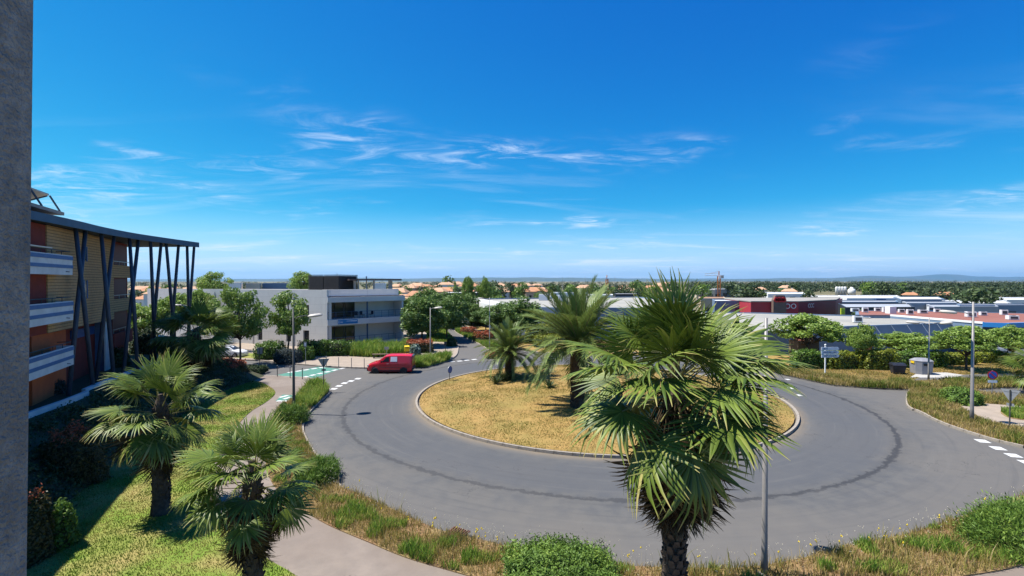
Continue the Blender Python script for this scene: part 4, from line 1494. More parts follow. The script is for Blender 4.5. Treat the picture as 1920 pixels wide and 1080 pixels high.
# tiled houses
def gable_house(name, label, x, y, w, d, h, rz, wall, roof, group, z=LOW, hip=0.35):
    t = thing(name, label, 'house', (x, y, z), rz, group)
    MB().box((0, 0, h / 2), (w, d, h)).build('wall', wall, t)
    e = 0.5
    rh = d * 0.22
    V = [(-w / 2 - e, -d / 2 - e, h), (w / 2 + e, -d / 2 - e, h), (w / 2 + e, d / 2 + e, h), (-w / 2 - e, d / 2 + e, h), (-w / 2 + w * hip * 0.6, 0, h + rh), (w / 2 - w * hip * 0.6, 0, h + rh)]
    MB().add(V, [(0, 1, 5, 4), (1, 2, 5), (2, 3, 4, 5), (3, 0, 4), (3, 2, 1, 0)]).build('roof', roof, t)
    for k in range(3):
        MB().box((-w * 0.3 + k * w * 0.3, -d / 2 - 0.02, h * 0.5), (w * 0.11, 0.08, h * 0.34)).build('window', M['glass'], t)
    MB().box((w * 0.2, d * 0.12, h + rh * 0.9), (0.7, 0.6, 1.2)).build('chimney', wall, t)
    return t


rnd = random.Random(11)
HOUSE_LBL = {'a': 'tiled suburban house beyond the avenue trees', 'b': 'pale tiled house in the far suburb behind the big store', 'c': 'tiled house half hidden by trees near the left horizon', 'd': 'tiled house among the trees beyond the retail park'}
spots = []
for k in range(18):
    spots.append(('a', 745 + (k % 9) * 19 + rnd.uniform(-5, 5), rnd.uniform(300, 360) if k < 9 else rnd.uniform(200, 270)))
for k in range(34):
    spots.append(('b', rnd.uniform(900, 1250), rnd.uniform(230, 520)))
for k in range(12):
    spots.append(('c', rnd.uniform(262, 370), rnd.uniform(170, 320)))
for k in range(4):
    spots.append(('d', rnd.uniform(1400, 1530), rnd.uniform(260, 420)))
for g, u, Y in spots:
    x = (u - CX) / F * Y
    if g == 'a' and Y < 290 and u > 900:
        continue
    zb = LOW + (2.5 if g == 'a' and Y > 290 else 0) + (1.5 if g == 'b' and Y > 400 else 0)
    wm_, rm_ = rnd.choice(['cream', 'sand', 'cream', 'white_wall']), rnd.choice(['tile', 'tile_pale', 'tile_pale'])
    zone = {'a': 'above the avenue trees, %s' % ('next to the office' if u < 800 else 'in the middle' if u < 860 else 'right end'), 'b': 'beyond the big store, %s' % ('left end' if u < 1000 else 'middle' if u < 1100 else 'near the crane' if u < 1180 else 'behind the tall palm'), 'c': 'near the left horizon', 'd': 'beyond the warehouses'}[g]
    hl_ = '%s house with %s roof %s%s' % ({'white_wall': 'white'}.get(wm_, wm_), 'orange' if rm_ == 'tile' else 'faded', zone, ', far back' if Y > 340 else '')
    gable_house('tiled_house', hl_, x, Y, rnd.uniform(7.5, 12), rnd.uniform(7, 10), rnd.uniform(3.4, 6.2), rnd.uniform(-0.5, 0.5),
                M[wm_], M[rm_], 'distant tiled houses', z=zb)
for u, Y, w, lb in ((1707, 260, 6.0, 'villa with orange hipped roof in front of the wood'), (1772, 260, 8.0, 'long low villa with faded roof in front of the wood'), (1165, 640, 26, 'large tiled building on the horizon beyond the smaller crane')):
    gable_house('villa', lb, (u - CX) / F * Y, Y, w, min(w, 6.5), 3.6, -0.5, M['cream'], M['tile'], 'distant tiled houses')

# cranes
M['crane_orange'] = mat('crane orange', (0.60, 0.20, 0.04), (0.50, 0.17, 0.04), 1, 0.6)


def crane(u, Y, ztop, jib, back, rz, label):
    x = (u - CX) / F * Y
    t = thing('tower_crane', label, 'crane', (x, Y, LOW), rz, 'tower cranes')
    hh = ztop - LOW
    ms = MB()
    for sx in (-0.8, 0.8):
        for sy in (-0.8, 0.8):
            ms.bar((sx, sy, 0), (sx, sy, hh), 0.32, 0.32)
    k_ = int(hh / 1.8)
    for i in range(k_):
        z_ = i * hh / k_
        s_ = 1 if i % 2 else -1
        ms.bar((-0.8 * s_, -0.8, z_), (0.8 * s_, -0.8, z_ + hh / k_), 0.2, 0.2)
        ms.bar((0.8, -0.8 * s_, z_), (0.8, 0.8 * s_, z_ + hh / k_), 0.2, 0.2)
    ms.build('mast', M['crane_orange'], t)
    jb = MB()
    n_ = int(jib / 2)
    for a_, b_ in (((-jib, 0, 0), (0, 0, 0)),):
        jb.bar((-jib, -0.6, hh + 0.3), (0, -0.6, hh + 0.3), 0.28, 0.28)
        jb.bar((-jib, 0.6, hh + 0.3), (0, 0.6, hh + 0.3), 0.28, 0.28)
        jb.bar((-jib, 0, hh + 1.5), (0, 0, hh + 2.0), 0.28, 0.28)
    for i in range(n_):
        x0 = -jib + i * jib / n_
        jb.bar((x0, -0.6, hh + 0.3), (x0 + jib / n_, 0, hh + 1.6), 0.15, 0.15)
    jb.build('jib', M['white_wall'], t)
    MB().bar((0, 0, hh + 0.3), (back, 0, hh + 0.3), 1.2, 0.4).build('counter_jib', M['white_wall'], t)
    MB().box((back - 1, 0, hh - 0.6), (1.8, 1.2, 1.8)).build('counterweight', M['concrete'], t)
    MB().box((0.2, -1.2, hh - 1.0), (1.4, 1.2, 1.6)).build('cab', M['white_wall'], t)
    tp = MB().bar((0, 0, hh), (0, 0, hh + 3.2), 0.5, 0.5)
    tp.bar((0, 0, hh + 3.2), (-jib * 0.6, 0, hh + 1.8), 0.1, 0.1)
    tp.build('tower_head', M['crane_orange'], t)


crane(1348, 330, 12.6, 9, 3.0, -0.15, 'larger orange tower crane on the horizon behind the front palm')
crane(1138, 380, 10.6, 6, 2.5, 1.2, 'smaller orange tower crane beyond the big store')
# white silos
M['silo'] = mat('silo white', (0.72, 0.71, 0.68), (0.62, 0.61, 0.58), 0.4, 0.7)
for k in range(4):
    u = 1569 + k * 5.2
    Y = 380 + k
    t = thing('silo', ('leftmost tall white silo in the row of four', 'second tall white silo from the left in the row', 'third tall white silo from the left in the row', 'rightmost tall white silo, next to the domed tank')[k], 'silo', ((u - CX) / F * Y, Y, LOW), 0, 'row of white silos')
    MB().lathe([(1.05, 0), (1.05, 5.9), (0.8, 6.3), (0.3, 6.5)], n=12).build('shell', M['silo'], t, smooth=True)
    MB().bar((-1.2, -1.15, 0.2), (-1.2, -1.15, 6.0), 0.15, 0.15).build('ladder', M['steel'], t)
Y = 375
t = thing('silo', 'squat white domed tank beside the row of silos', 'silo', ((1597 - CX) / F * Y, Y, LOW))
MB().lathe([(2.6, 0), (2.6, 3.6), (2.2, 4.6), (1.1, 5.3), (1.1, 6.0), (0.4, 6.3)], n=16).build('shell', M['silo'], t, smooth=True)
MB().bar((-2.9, -1, 0.2), (-5.5, -1, 4.2), 0.5, 0.4).build('conveyor', M['steel'], t)
# thin masts on the skyline
for u, vt, Y in ((1055, 519, 420), (1097, 519, 380), (1108, 520, 430), (1153, 519, 420), (1530, 520, 600)):
    p = at(u, vt, Y)
    t = tag(MB().tube([(0, 0, 0), (0, 0, p.z - LOW)], [0.22, 0.1], 6).build('mast', M['steel'], loc=(p.x, Y, LOW)), 'thin lattice mast standing on the skyline', 'mast', 'skyline masts')

# far hills
hv, hf = [], []
for row, (Y, amp, base) in enumerate(((17000, 235, 60), (24000, 380, 130))):
    b0 = len(hv)
    X = np.linspace(-34000, 34000, 220)
    hgt = base * 0.35 + amp * (0.45 * vnoise(X / 5200, X * 0 + row * 7, 3) + 0.3 * vnoise(X / 1900, X * 0 + row * 3, 5) + 0.12 * vnoise(X / 700, X * 0, 7))
    hgt *= np.clip(0.55 + 0.45 * (X + 9000) / 9000, 0.35, 1.05) if row == 0 else np.clip(0.7 + 0.3 * X / 12000, 0.6, 1.0)
    for i in range(len(X)):
        hv += [(X[i], Y - 1500, -30), (X[i], Y - 500, hgt[i] * 0.6), (X[i], Y, hgt[i]), (X[i], Y + 1500, -30)]
    for i in range(len(X) - 1):
        a = b0 + i * 4
        for j in range(3):
            hf.append((a + j, a + 4 + j, a + 5 + j, a + 1 + j))
M['hill'] = mat('far scrub hills', (0.06, 0.075, 0.04), (0.09, 0.09, 0.055), 0.001, 0.95)
hills = obj('hills', np_mesh('hills', hv, hf, None, M['hill'], smooth=True))
tag(hills, 'low blue hills along the horizon', kind='structure')

# the air itself
hz = MB().box((0, 12500, 208.0), (76000, 29000, 484.0)).build('haze', None)
hz.data.materials.clear()
hm = bpy.data.materials.new('haze')
hm.use_nodes = True
hn, hl = nt(hm)
hn.remove(hn['Principled BSDF'])
pv = hn.new('ShaderNodeVolumePrincipled')
pv.inputs['Color'].default_value = (0.26, 0.58, 0.92, 1)
pv.inputs['Density'].default_value = 3.4e-5
pv.inputs['Anisotropy'].default_value = 0.2
hl.new(pv.outputs[0], hn['Material Output'].inputs['Volume'])
hz.data.materials.append(hm)
tag(hz, 'thin blue haze in the distant air', kind='stuff')

# ------------------------------------------------------------------ vegetation
M['palm_leaf'] = leaf_mat('fan palm leaf', (0.035, 0.062, 0.011), (0.125, 0.170, 0.022), (0.42, 0.33, 0.13), rough=0.45, trans=0.09, spec=0.25)
M['palm_leaf_light'] = leaf_mat('fan palm leaf light', (0.050, 0.090, 0.015), (0.150, 0.205, 0.028), (0.46, 0.36, 0.14), rough=0.45, trans=0.13, spec=0.25)
M['palm_stalk'] = mat('palm stalk', (0.19, 0.17, 0.05), (0.15, 0.14, 0.045), 4, 0.5)
M['palm_dead'] = leaf_mat('dead palm leaf', (0.030, 0.020, 0.011), (0.065, 0.045, 0.024), (0.22, 0.16, 0.085), rough=0.8, trans=0.12, spec=0.15)
M['palm_trunk'] = mat('palm trunk', (0.075, 0.055, 0.04), (0.035, 0.027, 0.021), 7, 0.95, bump=0.9, bscale=16, c3=(0.12, 0.09, 0.065), scale3=2.5)
M['date_leaf'] = leaf_mat('date palm leaf', (0.085, 0.13, 0.030), (0.165, 0.225, 0.055), (0.31, 0.32, 0.11), rough=0.45, trans=0.25, spec=0.35)
M['date_stalk'] = mat('date palm rachis', (0.20, 0.18, 0.07), (0.16, 0.14, 0.05), 4, 0.5)
M['bark'] = mat('bark', (0.085, 0.065, 0.05), (0.05, 0.04, 0.032), 6, 0.95, bump=0.8, stretch=(3, 3, 0.6))
M['leaf_avenue'] = leaf_mat('avenue tree leaf', (0.060, 0.112, 0.022), (0.105, 0.18, 0.036), (0.18, 0.26, 0.06), rough=0.5, trans=0.25)
M['leaf_light'] = leaf_mat('light tree leaf', (0.12, 0.20, 0.030), (0.21, 0.31, 0.055), (0.33, 0.41, 0.09), rough=0.5, trans=0.32)
M['leaf_mid'] = leaf_mat('mid tree leaf', (0.085, 0.155, 0.025), (0.155, 0.245, 0.045), (0.26, 0.34, 0.075), rough=0.5, trans=0.3)
M['leaf_hedge'] = leaf_mat('hedge leaf', (0.055, 0.110, 0.014), (0.11, 0.195, 0.024), (0.19, 0.29, 0.04), rough=0.45, trans=0.25)
M['leaf_dark'] = leaf_mat('dark shrub leaf', (0.030, 0.052, 0.016), (0.052, 0.085, 0.026), (0.09, 0.13, 0.042), rough=0.6, trans=0.2)
M['leaf_grey'] = leaf_mat('grey shrub leaf', (0.035, 0.048, 0.045), (0.055, 0.072, 0.068), (0.09, 0.115, 0.10), rough=0.7, trans=0.2)
M['leaf_silver'] = leaf_mat('silver plant leaf', (0.10, 0.15, 0.12), (0.16, 0.22, 0.17), (0.25, 0.31, 0.24), rough=0.6, trans=0.15)
M['leaf_yellow'] = leaf_mat('yellow hedge leaf', (0.080, 0.125, 0.016), (0.24, 0.27, 0.026), (0.46, 0.42, 0.04), rough=0.5, trans=0.3)
M['leaf_red'] = leaf_mat('red tip shrub leaf', (0.035, 0.055, 0.016), (0.11, 0.080, 0.026), (0.40, 0.095, 0.040), rough=0.5, trans=0.25)
M['leaf_juniper'] = leaf_mat('juniper spray', (0.065, 0.125, 0.018), (0.14, 0.235, 0.032), (0.26, 0.34, 0.055), rough=0.6, trans=0.2)
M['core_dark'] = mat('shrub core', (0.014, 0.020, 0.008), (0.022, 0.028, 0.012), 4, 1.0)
M['blade'] = leaf_mat('grass blade', (0.12, 0.18, 0.024), (0.33, 0.25, 0.078), (0.50, 0.38, 0.19), rough=0.7, trans=0.35, spec=0.2)
M['blade_green'] = leaf_mat('green blade', (0.12, 0.22, 0.028), (0.23, 0.33, 0.05), (0.44, 0.42, 0.11), rough=0.6, trans=0.35, spec=0.25)
M['flower_white'] = mat('pale seed head', (0.62, 0.56, 0.42), rough=0.8)
M['flower_yellow'] = mat('yellow flower', (0.65, 0.47, 0.03), rough=0.7)


# ---- fan palm leaf: stalk, folded segments joined in the inner half, loose drooping tips
def fan_frond(seed, stalk=1.4, rad=1.25, half=125, nseg=34, droop=0.35, sag=0.15, dry=0.0, fold=0.0, width=1.0, tipdroop=0.5):
    rg = np.random.default_rng(seed)
    V, Q, T, tint, mi = [], [], [], [], []
    # stalk, bending down by sag
    pts = []
    for k in range(5):
        t = k / 4
        pts.append(np.array([stalk * t, 0, -sag * stalk * t * t]))
    for k, p in enumerate(pts):
        w = 0.035 * (1 - 0.45 * k / 4)
        V += [(p[0], -w, p[2]), (p[0], w, p[2]), (p[0], 0, p[2] - w)]
        tint += [0.5] * 3
    for k in range(4):
        b = k * 3
        for i, j in ((0, 1), (1, 2), (2, 0)):
            Q.append((b + i, b + j, b + 3 + j, b + 3 + i))
            mi.append(1)
    hub = pts[-1]
    ang0 = math.atan(2 * sag)
    ca, sa = math.cos(ang0), math.sin(ang0)
    ts = np.array([0.03, 0.28, 0.52, 0.78, 1.0])
    da = R(2 * half) / nseg
    for s in range(nseg):
        a = -R(half) + (s + 0.5) * da + rg.normal(0, 0.012)
        L = rad * (0.74 + 0.26 * math.cos(a * 0.75)) * rg.uniform(0.93, 1.05)
        dr = droop * rg.uniform(0.8, 1.2)
        td = tipdroop * rg.uniform(0.3, 1.6)
        tw = rg.normal(0, 0.10)
        st = np.clip(rg.normal(0.33, 0.20), 0.0, 0.75) + dry * rg.uniform(0, 0.5)
        b = len(V)
        for k, t in enumerate(ts):
            r_ = t * L
            hw = (t * L * math.tan(da / 2) * 1.02 if t < 0.54 else 0.52 * L * math.tan(da / 2) * (1 - (t - 0.52) / 0.48) ** 0.8 + 0.003) * width
            zz = -dr * L * t ** 2 * 0.6 - td * L * max(0, t - 0.5) ** 2 * 1.6 + fold * abs(math.sin(a)) * r_
            aa = a + tw * max(0, t - 0.5) * 2
            shrink = 1 - 0.35 * td * max(0, t - 0.5)
            c, s_ = math.cos(aa), math.sin(aa)
            pl = 0.5 * hw * 0.9
            for side, dz in ((-1, 0.0), (0, pl), (1, 0.0)):
                x = c * r_ * shrink - side * s_ * hw
                y = s_ * r_ * shrink + side * c * hw
                z = zz + dz
                V.append((hub[0] + ca * x + sa * z, y, hub[2] - sa * x + ca * z))
                tint.append(min(1, st * (0.75 + 0.25 * t) + (0.55 if k == 4 and rg.random() < 0.5 + dry else 0)))
        for k in range(4):
            for c0 in (0, 1):
                q = b + k * 3 + c0
                Q.append((q, q + 1, q + 4, q + 3))
                mi.append(0)
    return V, Q, tint, mi


def frond_mesh(name, mats, **kw):
    V, Q, tint, mi = fan_frond(**kw)
    return np_mesh(name, V, Q, None, mats, tint=tint, midx=mi)


LEAF2 = [M['palm_leaf'], M['palm_stalk']]
LEAF2B = [M['palm_leaf_light'], M['palm_stalk']]
DEAD2 = [M['palm_dead'], M['palm_dead']]
UPF = [frond_mesh('frond_young', LEAF2B, seed=k, stalk=1.15, rad=1.45, half=[50, 90, 105][k], nseg=[24, 36, 38][k], droop=0.05, sag=0.02, tipdroop=0.15) for k in range(3)]
MIDF = [frond_mesh('frond_spread', (LEAF2, LEAF2B)[k % 2], seed=20 + k, stalk=1.45, rad=1.38, half=128, nseg=40, droop=0.10 + 0.07 * k, sag=0.12, tipdroop=0.12 + 0.10 * k) for k in range(5)]
LOWF = [frond_mesh('frond_low', LEAF2, seed=40 + k, stalk=1.35, rad=1.35, half=125, nseg=36, droop=0.22 + 0.09 * k, sag=0.18, dry=0.3, tipdroop=0.4) for k in range(4)]
DEADF = [frond_mesh('frond_dead', DEAD2, seed=60 + k, stalk=0.95, rad=1.25, half=70, nseg=24, droop=0.35, sag=0.22, dry=0.5, fold=-0.45, tipdroop=0.3) for k in range(3)]


def palm_trunk(h, r0, r1, seed, taper=1.0):
    rg = random.Random(seed)
    mb = MB()
    n = max(6, int(h / 0.35))
    pts, rad = [], []
    for k in range(n + 1):
        t = k / n
        pts.append((0.05 * math.sin(t * 3 + seed), 0.05 * math.cos(t * 2.3 + seed), h * t))
        flare = 0.35 * r0 * max(0, 1 - t * 6)
        rad.append((r0 + (r1 - r0) * t + flare) * rg.uniform(0.95, 1.05))
    mb.tube(pts, rad, 12)
    # spirals of old leaf bases
    rows_ = int(h / 0.17)
    for i in range(rows_):
        z = (i + 0.5) * h / rows_
        rr = r0 + (r1 - r0) * z / h
        for k in range(7):
            a = 2 * math.pi * (k + 0.5 * (i % 2)) / 7 + rg.uniform(-0.12, 0.12)
            x, y = math.cos(a), math.sin(a)
            w, hh, out = rr * 0.38, 0.20 * rg.uniform(0.8, 1.3), 0.055 * rg.uniform(0.6, 1.8)
            px_, py_ = -y, x
            base = (x * rr * 0.97, y * rr * 0.97)
            P = [(base[0] - px_ * w, base[1] - py_ * w, z - hh * 0.5), (base[0] + px_ * w, base[1] + py_ * w, z - hh * 0.5),
                 (x * (rr + out) + px_ * w * 0.55, y * (rr + out) + py_ * w * 0.55, z + hh * 0.5), (x * (rr + out) - px_ * w * 0.55, y * (rr + out) - py_ * w * 0.55, z + hh * 0.5),
                 (base[0] - px_ * w * 0.5, base[1] - py_ * w * 0.5, z + hh * 0.42), (base[0] + px_ * w * 0.5, base[1] + py_ * w * 0.5, z + hh * 0.42)]
            mb.add(P, [(0, 1, 2, 3), (3, 2, 5, 4), (0, 3, 4), (1, 5, 2)])
    return mb


def place_frond(me, name, parent, z, az, el, roll, scale, r_off=0.12):
    o = obj(name, me, parent)
    Mx = Matrix.Rotation(az, 4, 'Z') @ Matrix.Rotation(-el, 4, 'Y') @ Matrix.Rotation(roll, 4, 'X')
    o.matrix_local = Matrix.Translation((math.cos(az) * r_off, math.sin(az) * r_off, z)) @ Mx @ Matrix.Diagonal((scale, scale, scale, 1))
    return o


def fan_palm(label, x, y, h, scale, seed, nlive=38, ndead=22, trunk=0.28, z=0.1, special=()):
    t = thing('fan_palm', label, 'palm tree', (x, y, z), 0, 'fan palms')
    rg = random.Random(seed)
    palm_trunk(h + 0.1, trunk * 1.15, trunk * 0.92, seed).build('trunk', M['palm_trunk'], t)
    MB().lathe([(trunk * 0.95, -0.5), (trunk * 1.15, -0.2), (trunk * 0.8, 0.25), (0.08, 0.6)], c=(0, 0, h), n=12).build('crown_shaft', M['palm_trunk'], t)
    for k in range(nlive):
        f = k / (nlive - 1)
        el = R(76 - (84 if ndead > 50 else 92 if ndead > 20 else 106) * f ** 0.74) + rg.gauss(0, R(13 if f > 0.12 else 5))
        az = k * 2.39996 + seed + rg.gauss(0, 0.14)
        if f < 0.09:
            me = UPF[k % 3]
        elif f < 0.62:
            me = MIDF[rg.randrange(5)]
        else:
            me = LOWF[rg.randrange(4)]
        place_frond(me, 'frond', t, h + 0.35 - 0.9 * f, az, el, rg.gauss(0, 0.5 if f > 0.12 else 0.2), scale * rg.uniform(0.80, 1.08) * (0.72 if f < 0.09 else 0.86 if f < 0.25 else 1.0))
    for k, (az, el, roll, sc, kind) in enumerate(special):
        place_frond((UPF[1] if kind == 'up' else UPF[0] if kind == 'spear' else MIDF[1]), 'frond', t, h + 0.35, R(az), R(el), roll, sc * scale)
    for k in range(ndead):
        az = k * 2.39996 + 1.3
        place_frond(DEADF[k % 3], 'dead_frond', t, h - 0.1 - (1.75 if ndead > 50 else 1.0) * (k / ndead), az, R(-38 - 44 * (k / ndead) ** 0.7) + rg.gauss(0, R(5)), rg.gauss(0, 0.4), scale * rg.uniform(0.75, 1.05), trunk)
    return t


Dp = 12.6
p = at(1266, 690, Dp)
fan_palm('tall fan palm in the centre foreground in front of the traffic island', p.x, Dp, 6.45, 1.10, 5, 35, 96, 0.245,
         special=((92, 82, 0.1, 0.86, 'up'), (128, 70, -0.2, 0.80, 'up'), (75, 86, 0.4, 0.95, 'spear'), (195, 14, 0.3, 1.0, 'mid'), (-15, 18, -0.3, 1.0, 'mid'), (-75, 4, 0.2, 0.95, 'mid'), (-120, 10, 0.1, 0.95, 'mid'), (-45, 12, -0.1, 0.95, 'mid')))
p = G(303, 960, 0.15)
fan_palm('fan palm on the lawn closest to the apartment bank', p.x, p.y, 4.05, 0.86, 9, 31, 30, 0.245, z=0.13, special=((80, 78, 0, 0.95, 'up'), (140, 60, 0.2, 0.95, 'up')))
Dp = 13.5
p = at(473, 880, Dp)
fan_palm('shorter fan palm beside the pink footpath', p.x, Dp, 3.6, 0.67, 14, 27, 44, 0.20, z=0.1, special=((75, 72, 0, 0.95, 'up'), (130, 55, 0.1, 0.95, 'up'), (-90, 25, 0, 1.0, 'mid'), (-40, 30, 0.2, 1.0, 'mid'), (-150, 35, -0.2, 1.0, 'mid'), (-100, 45, 0.2, 0.95, 'mid')))
Dp = 42.0
p = at(367, 640, Dp)
fan_palm('bushy fan palm in front of the canopy tip', p.x, Dp, 4.5, 1.25, 21, 40, 30, 0.36, z=0.1, special=((90, 80, 0, 1.0, 'up'),))
Dp = 40.0
p = at(1945, 680, Dp)
fan_palm('fan palm cut off by the right picture edge', p.x, Dp, 2.2, 0.9, 26, 26, 6, 0.25, z=0.1)


# ---- date palm leaf
def date_frond(seed, L=3.0, arch=0.9, pairs=54, leaf=0.50, vee=0.5):
    rg = np.random.default_rng(seed)
    V, Q, T, tint, mi = [], [], [], [], []
    n = 14

    def pos(t):
        x = L * (t - 0.16 * arch * t ** 3)
        z = -arch * L * 0.55 * t ** 2.2
        return np.array([x, 0, z])
    for k in range(n + 1):
        p = pos(k / n)
        w = 0.04 * (1 - 0.8 * k / n) + 0.004
        V += [(p[0], -w, p[2]), (p[0], w, p[2]), (p[0], 0, p[2] - w)]
        tint += [0.6] * 3
    for k in range(n):
        b = k * 3
        for i, j in ((0, 1), (1, 2), (2, 0)):
            Q.append((b + i, b + j, b + 3 + j, b + 3 + i))
            mi.append(1)
    for k in range(pairs):
        t = 0.10 + 0.90 * k / (pairs - 1)
        p = pos(t)
        d = pos(min(1, t + 0.02)) - pos(t - 0.02)
        d /= np.linalg.norm(d)
        nrm = np.array([-d[2], 0, d[0]])
        ll = leaf * (0.45 + 0.75 * math.sin(math.pi * min(1, 0.12 + t * 0.85)) ** 0.8) * rg.uniform(0.85, 1.1)
        for sd in (-1, 1):
            fwd = 0.55 + 0.5 * t + rg.normal(0, 0.06)
            dirv = d * math.sin(fwd) + np.array([0, sd, 0]) * math.cos(fwd) * math.cos(vee) + nrm * math.sin(vee) * math.cos(fwd) * rg.uniform(0.6, 1.2)
            dirv /= np.linalg.norm(dirv)
            wv = np.cross(dirv, nrm)
            wv /= np.linalg.norm(wv) + 1e-9
            w = 0.019
            b = len(V)
            for tt, ww in ((0, 0.5), (0.45, 1.0), (1.0, 0.08)):
                q = p + dirv * ll * tt + np.array([0, 0, -0.22 * ll * tt ** 2])
                V += [tuple(q - wv * w * ww), tuple(q + wv * w * ww)]
                st = float(np.clip(rg.normal(0.42, 0.16), 0, 1))
                tint += [st, st]
            Q += [(b, b + 1, b + 3, b + 2), (b + 2, b + 3, b + 5, b + 4)]
            mi += [0, 0]
    return np_mesh('date_frond', V, Q, None, [M['date_leaf'], M['date_stalk']], tint=tint, midx=mi)


DATE = [date_frond(k, 3.0, a) for k, a in enumerate((0.25, 0.45, 0.7, 0.95, 1.2))]


def date_palm(label, x, y, h, scale, seed, n=70, trunk=0.42, z=0.4, up=1.0):
    t = thing('date_palm', label, 'palm tree', (x, y, z), 0, 'date palms on the island')
    rg = random.Random(seed)
    palm_trunk(h, trunk, trunk * 0.92, seed).build('trunk', M['palm_trunk'], t)
    MB().lathe([(trunk * 0.9, -0.6), (trunk * 1.25, -0.2), (trunk * 1.0, 0.2), (0.1, 0.5)], c=(0, 0, h), n=12).build('crown_shaft', M['palm_trunk'], t)
    for k in range(n):
        f = k / (n - 1)
        el = R(84 - 92 * f) + rg.gauss(0, R(8))
        me = DATE[min(4, max(0, int(f * 4.3 + rg.uniform(-0.6, 0.8))))]
        place_frond(me, 'frond', t, h + 0.25 - 0.55 * f, k * 2.39996 + seed, el, rg.gauss(0, 0.3), scale * rg.uniform(0.85, 1.08) * (0.8 if f < 0.1 else 1), trunk * 0.5)
    for k in range(0):
        place_frond(DATE[4], 'frond', t, h - 0.35, k * 0.63 + seed, R(-38) + rg.gauss(0, R(6)), rg.gauss(0, 0.2), scale * 0.8, trunk * 0.6)
    return t


p = G(955, 709, 0.3)
date_palm('shorter date palm with thick dark trunk on the island', p.x, p.y, 2.45, 0.98, 3, 92, 0.37, z=float(island_z(p.x, p.y)))
p = G(1083, 764, 0.4)
date_palm('larger date palm on the island, half behind the tall fan palm', p.x, p.y, 4.45, 1.42, 8, 96, 0.46, z=float(island_z(p.x, p.y)))


# ---- leafy crowns: leaf-sized faces spread in clumps
def leaf_cloud(centres, radii, counts, size, seed, outward=0.55, up=0.25, tint_fn=None, flat=1.0, ratio=0.55):
    rg = np.random.default_rng(seed)
    C, Rr = np.repeat(np.asarray(centres, float), counts, 0), np.repeat(np.asarray(radii, float), counts)
    n = len(C)
    d = rg.normal(size=(n, 3))
    d /= np.linalg.norm(d, axis=1)[:, None]
    r = Rr * rg.uniform(0.35, 1.0, n) ** 0.45 * (1 + rg.normal(0, 0.10, n))
    off = d * r[:, None]
    off[:, 2] *= flat
    P = C + off
    nrm = d * outward + rg.normal(size=(n, 3)) * 0.55 + np.array([0, 0, up])
    nrm /= np.linalg.norm(nrm, axis=1)[:, None]
    a = np.cross(nrm, rg.normal(size=(n, 3)))
    a /= np.linalg.norm(a, axis=1)[:, None] + 1e-9
    b = np.cross(nrm, a)
    s = size * rg.uniform(0.6, 1.35, n)[:, None]
    droop = nrm * s * -0.18
    V = np.stack([P - a * s + droop, P - b * s * ratio, P + a * s + droop, P + b * s * ratio], 1).reshape(-1, 3)
    Q = np.arange(n * 4).reshape(-1, 4)
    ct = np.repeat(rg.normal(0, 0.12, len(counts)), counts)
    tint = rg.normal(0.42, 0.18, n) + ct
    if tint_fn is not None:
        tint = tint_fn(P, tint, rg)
    return V, Q, np.repeat(np.clip(tint, 0, 1), 4)


def tree_meshes(name, seed, rx, rz, leafmat, nclump=46, per=190, size=0.16, flat=0.75, clump=0.75, trunk_h=2.0, tr=0.11, squat=0.0, holes=0.2):
    """trunk + limbs mesh, crown mesh; the crown centre sits trunk_h + 0.75 rz above the ground"""
    rg = np.random.default_rng(seed)
    cz = trunk_h + rz * 0.75
    cen, rad = [], []
    while len(cen) < nclump:
        d = rg.normal(size=3)
        d /= np.linalg.norm(d)
        r = rg.uniform(0.35, 1.0) ** 0.5
        lump = 0.80 + 0.32 * math.sin(3 * math.atan2(d[1], d[0]) + seed) * rg.uniform(0.3, 1) + rg.normal(0, 0.07)
        p = np.array([d[0] * rx * r * lump, d[1] * rx * r * lump, d[2] * rz * r * (1 if d[2] > 0 else 0.75)])
        if squat and p[2] < -rz * (0.25 + 0.5 * squat * 0):
            continue
        cen.append(p + (0, 0, cz))
        rad.append(clump * rg.uniform(0.65, 1.25) * rx / 2.8)
    cnt = [max(20, int(per * (r / (clump * rx / 2.8)) ** 2)) for r in rad]

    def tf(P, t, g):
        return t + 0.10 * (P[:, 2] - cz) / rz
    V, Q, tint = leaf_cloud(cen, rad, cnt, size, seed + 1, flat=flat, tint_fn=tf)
    crown = np_mesh(name + '_crown', V, Q, None, leafmat, tint=tint)
    mb = MB()
    lean = rg.normal(0, 0.06, 2)
    top = (lean[0] * trunk_h, lean[1] * trunk_h, trunk_h * 1.02)
    mb.tube([(0, 0, -0.1), (lean[0] * trunk_h * 0.3, lean[1] * trunk_h * 0.5, trunk_h * 0.5), top], [tr * 1.25, tr, tr * 0.85], 8)
    for k in range(0, nclump, 3):
        c = cen[k]
        mid = (np.array(top) * 0.45 + c * 0.55) + rg.normal(0, 0.12, 3) + (0, 0, 0.12 * rz)
        mb.tube([top, tuple(mid), tuple(c)], [tr * 0.5, tr * 0.28, tr * 0.1], 5, cap=False)
    return mb.mesh(name + '_trunk', M['bark']), crown


def put_tree(name, label, meshes, x, y, z, s, rz, group, cat='tree', sz=None):
    t = thing(name, label, cat, (x, y, z), rz, group)
    t.scale = (s, s, sz or s)
    obj('trunk', meshes[0], t)
    obj('crown', meshes[1], t)
    return t


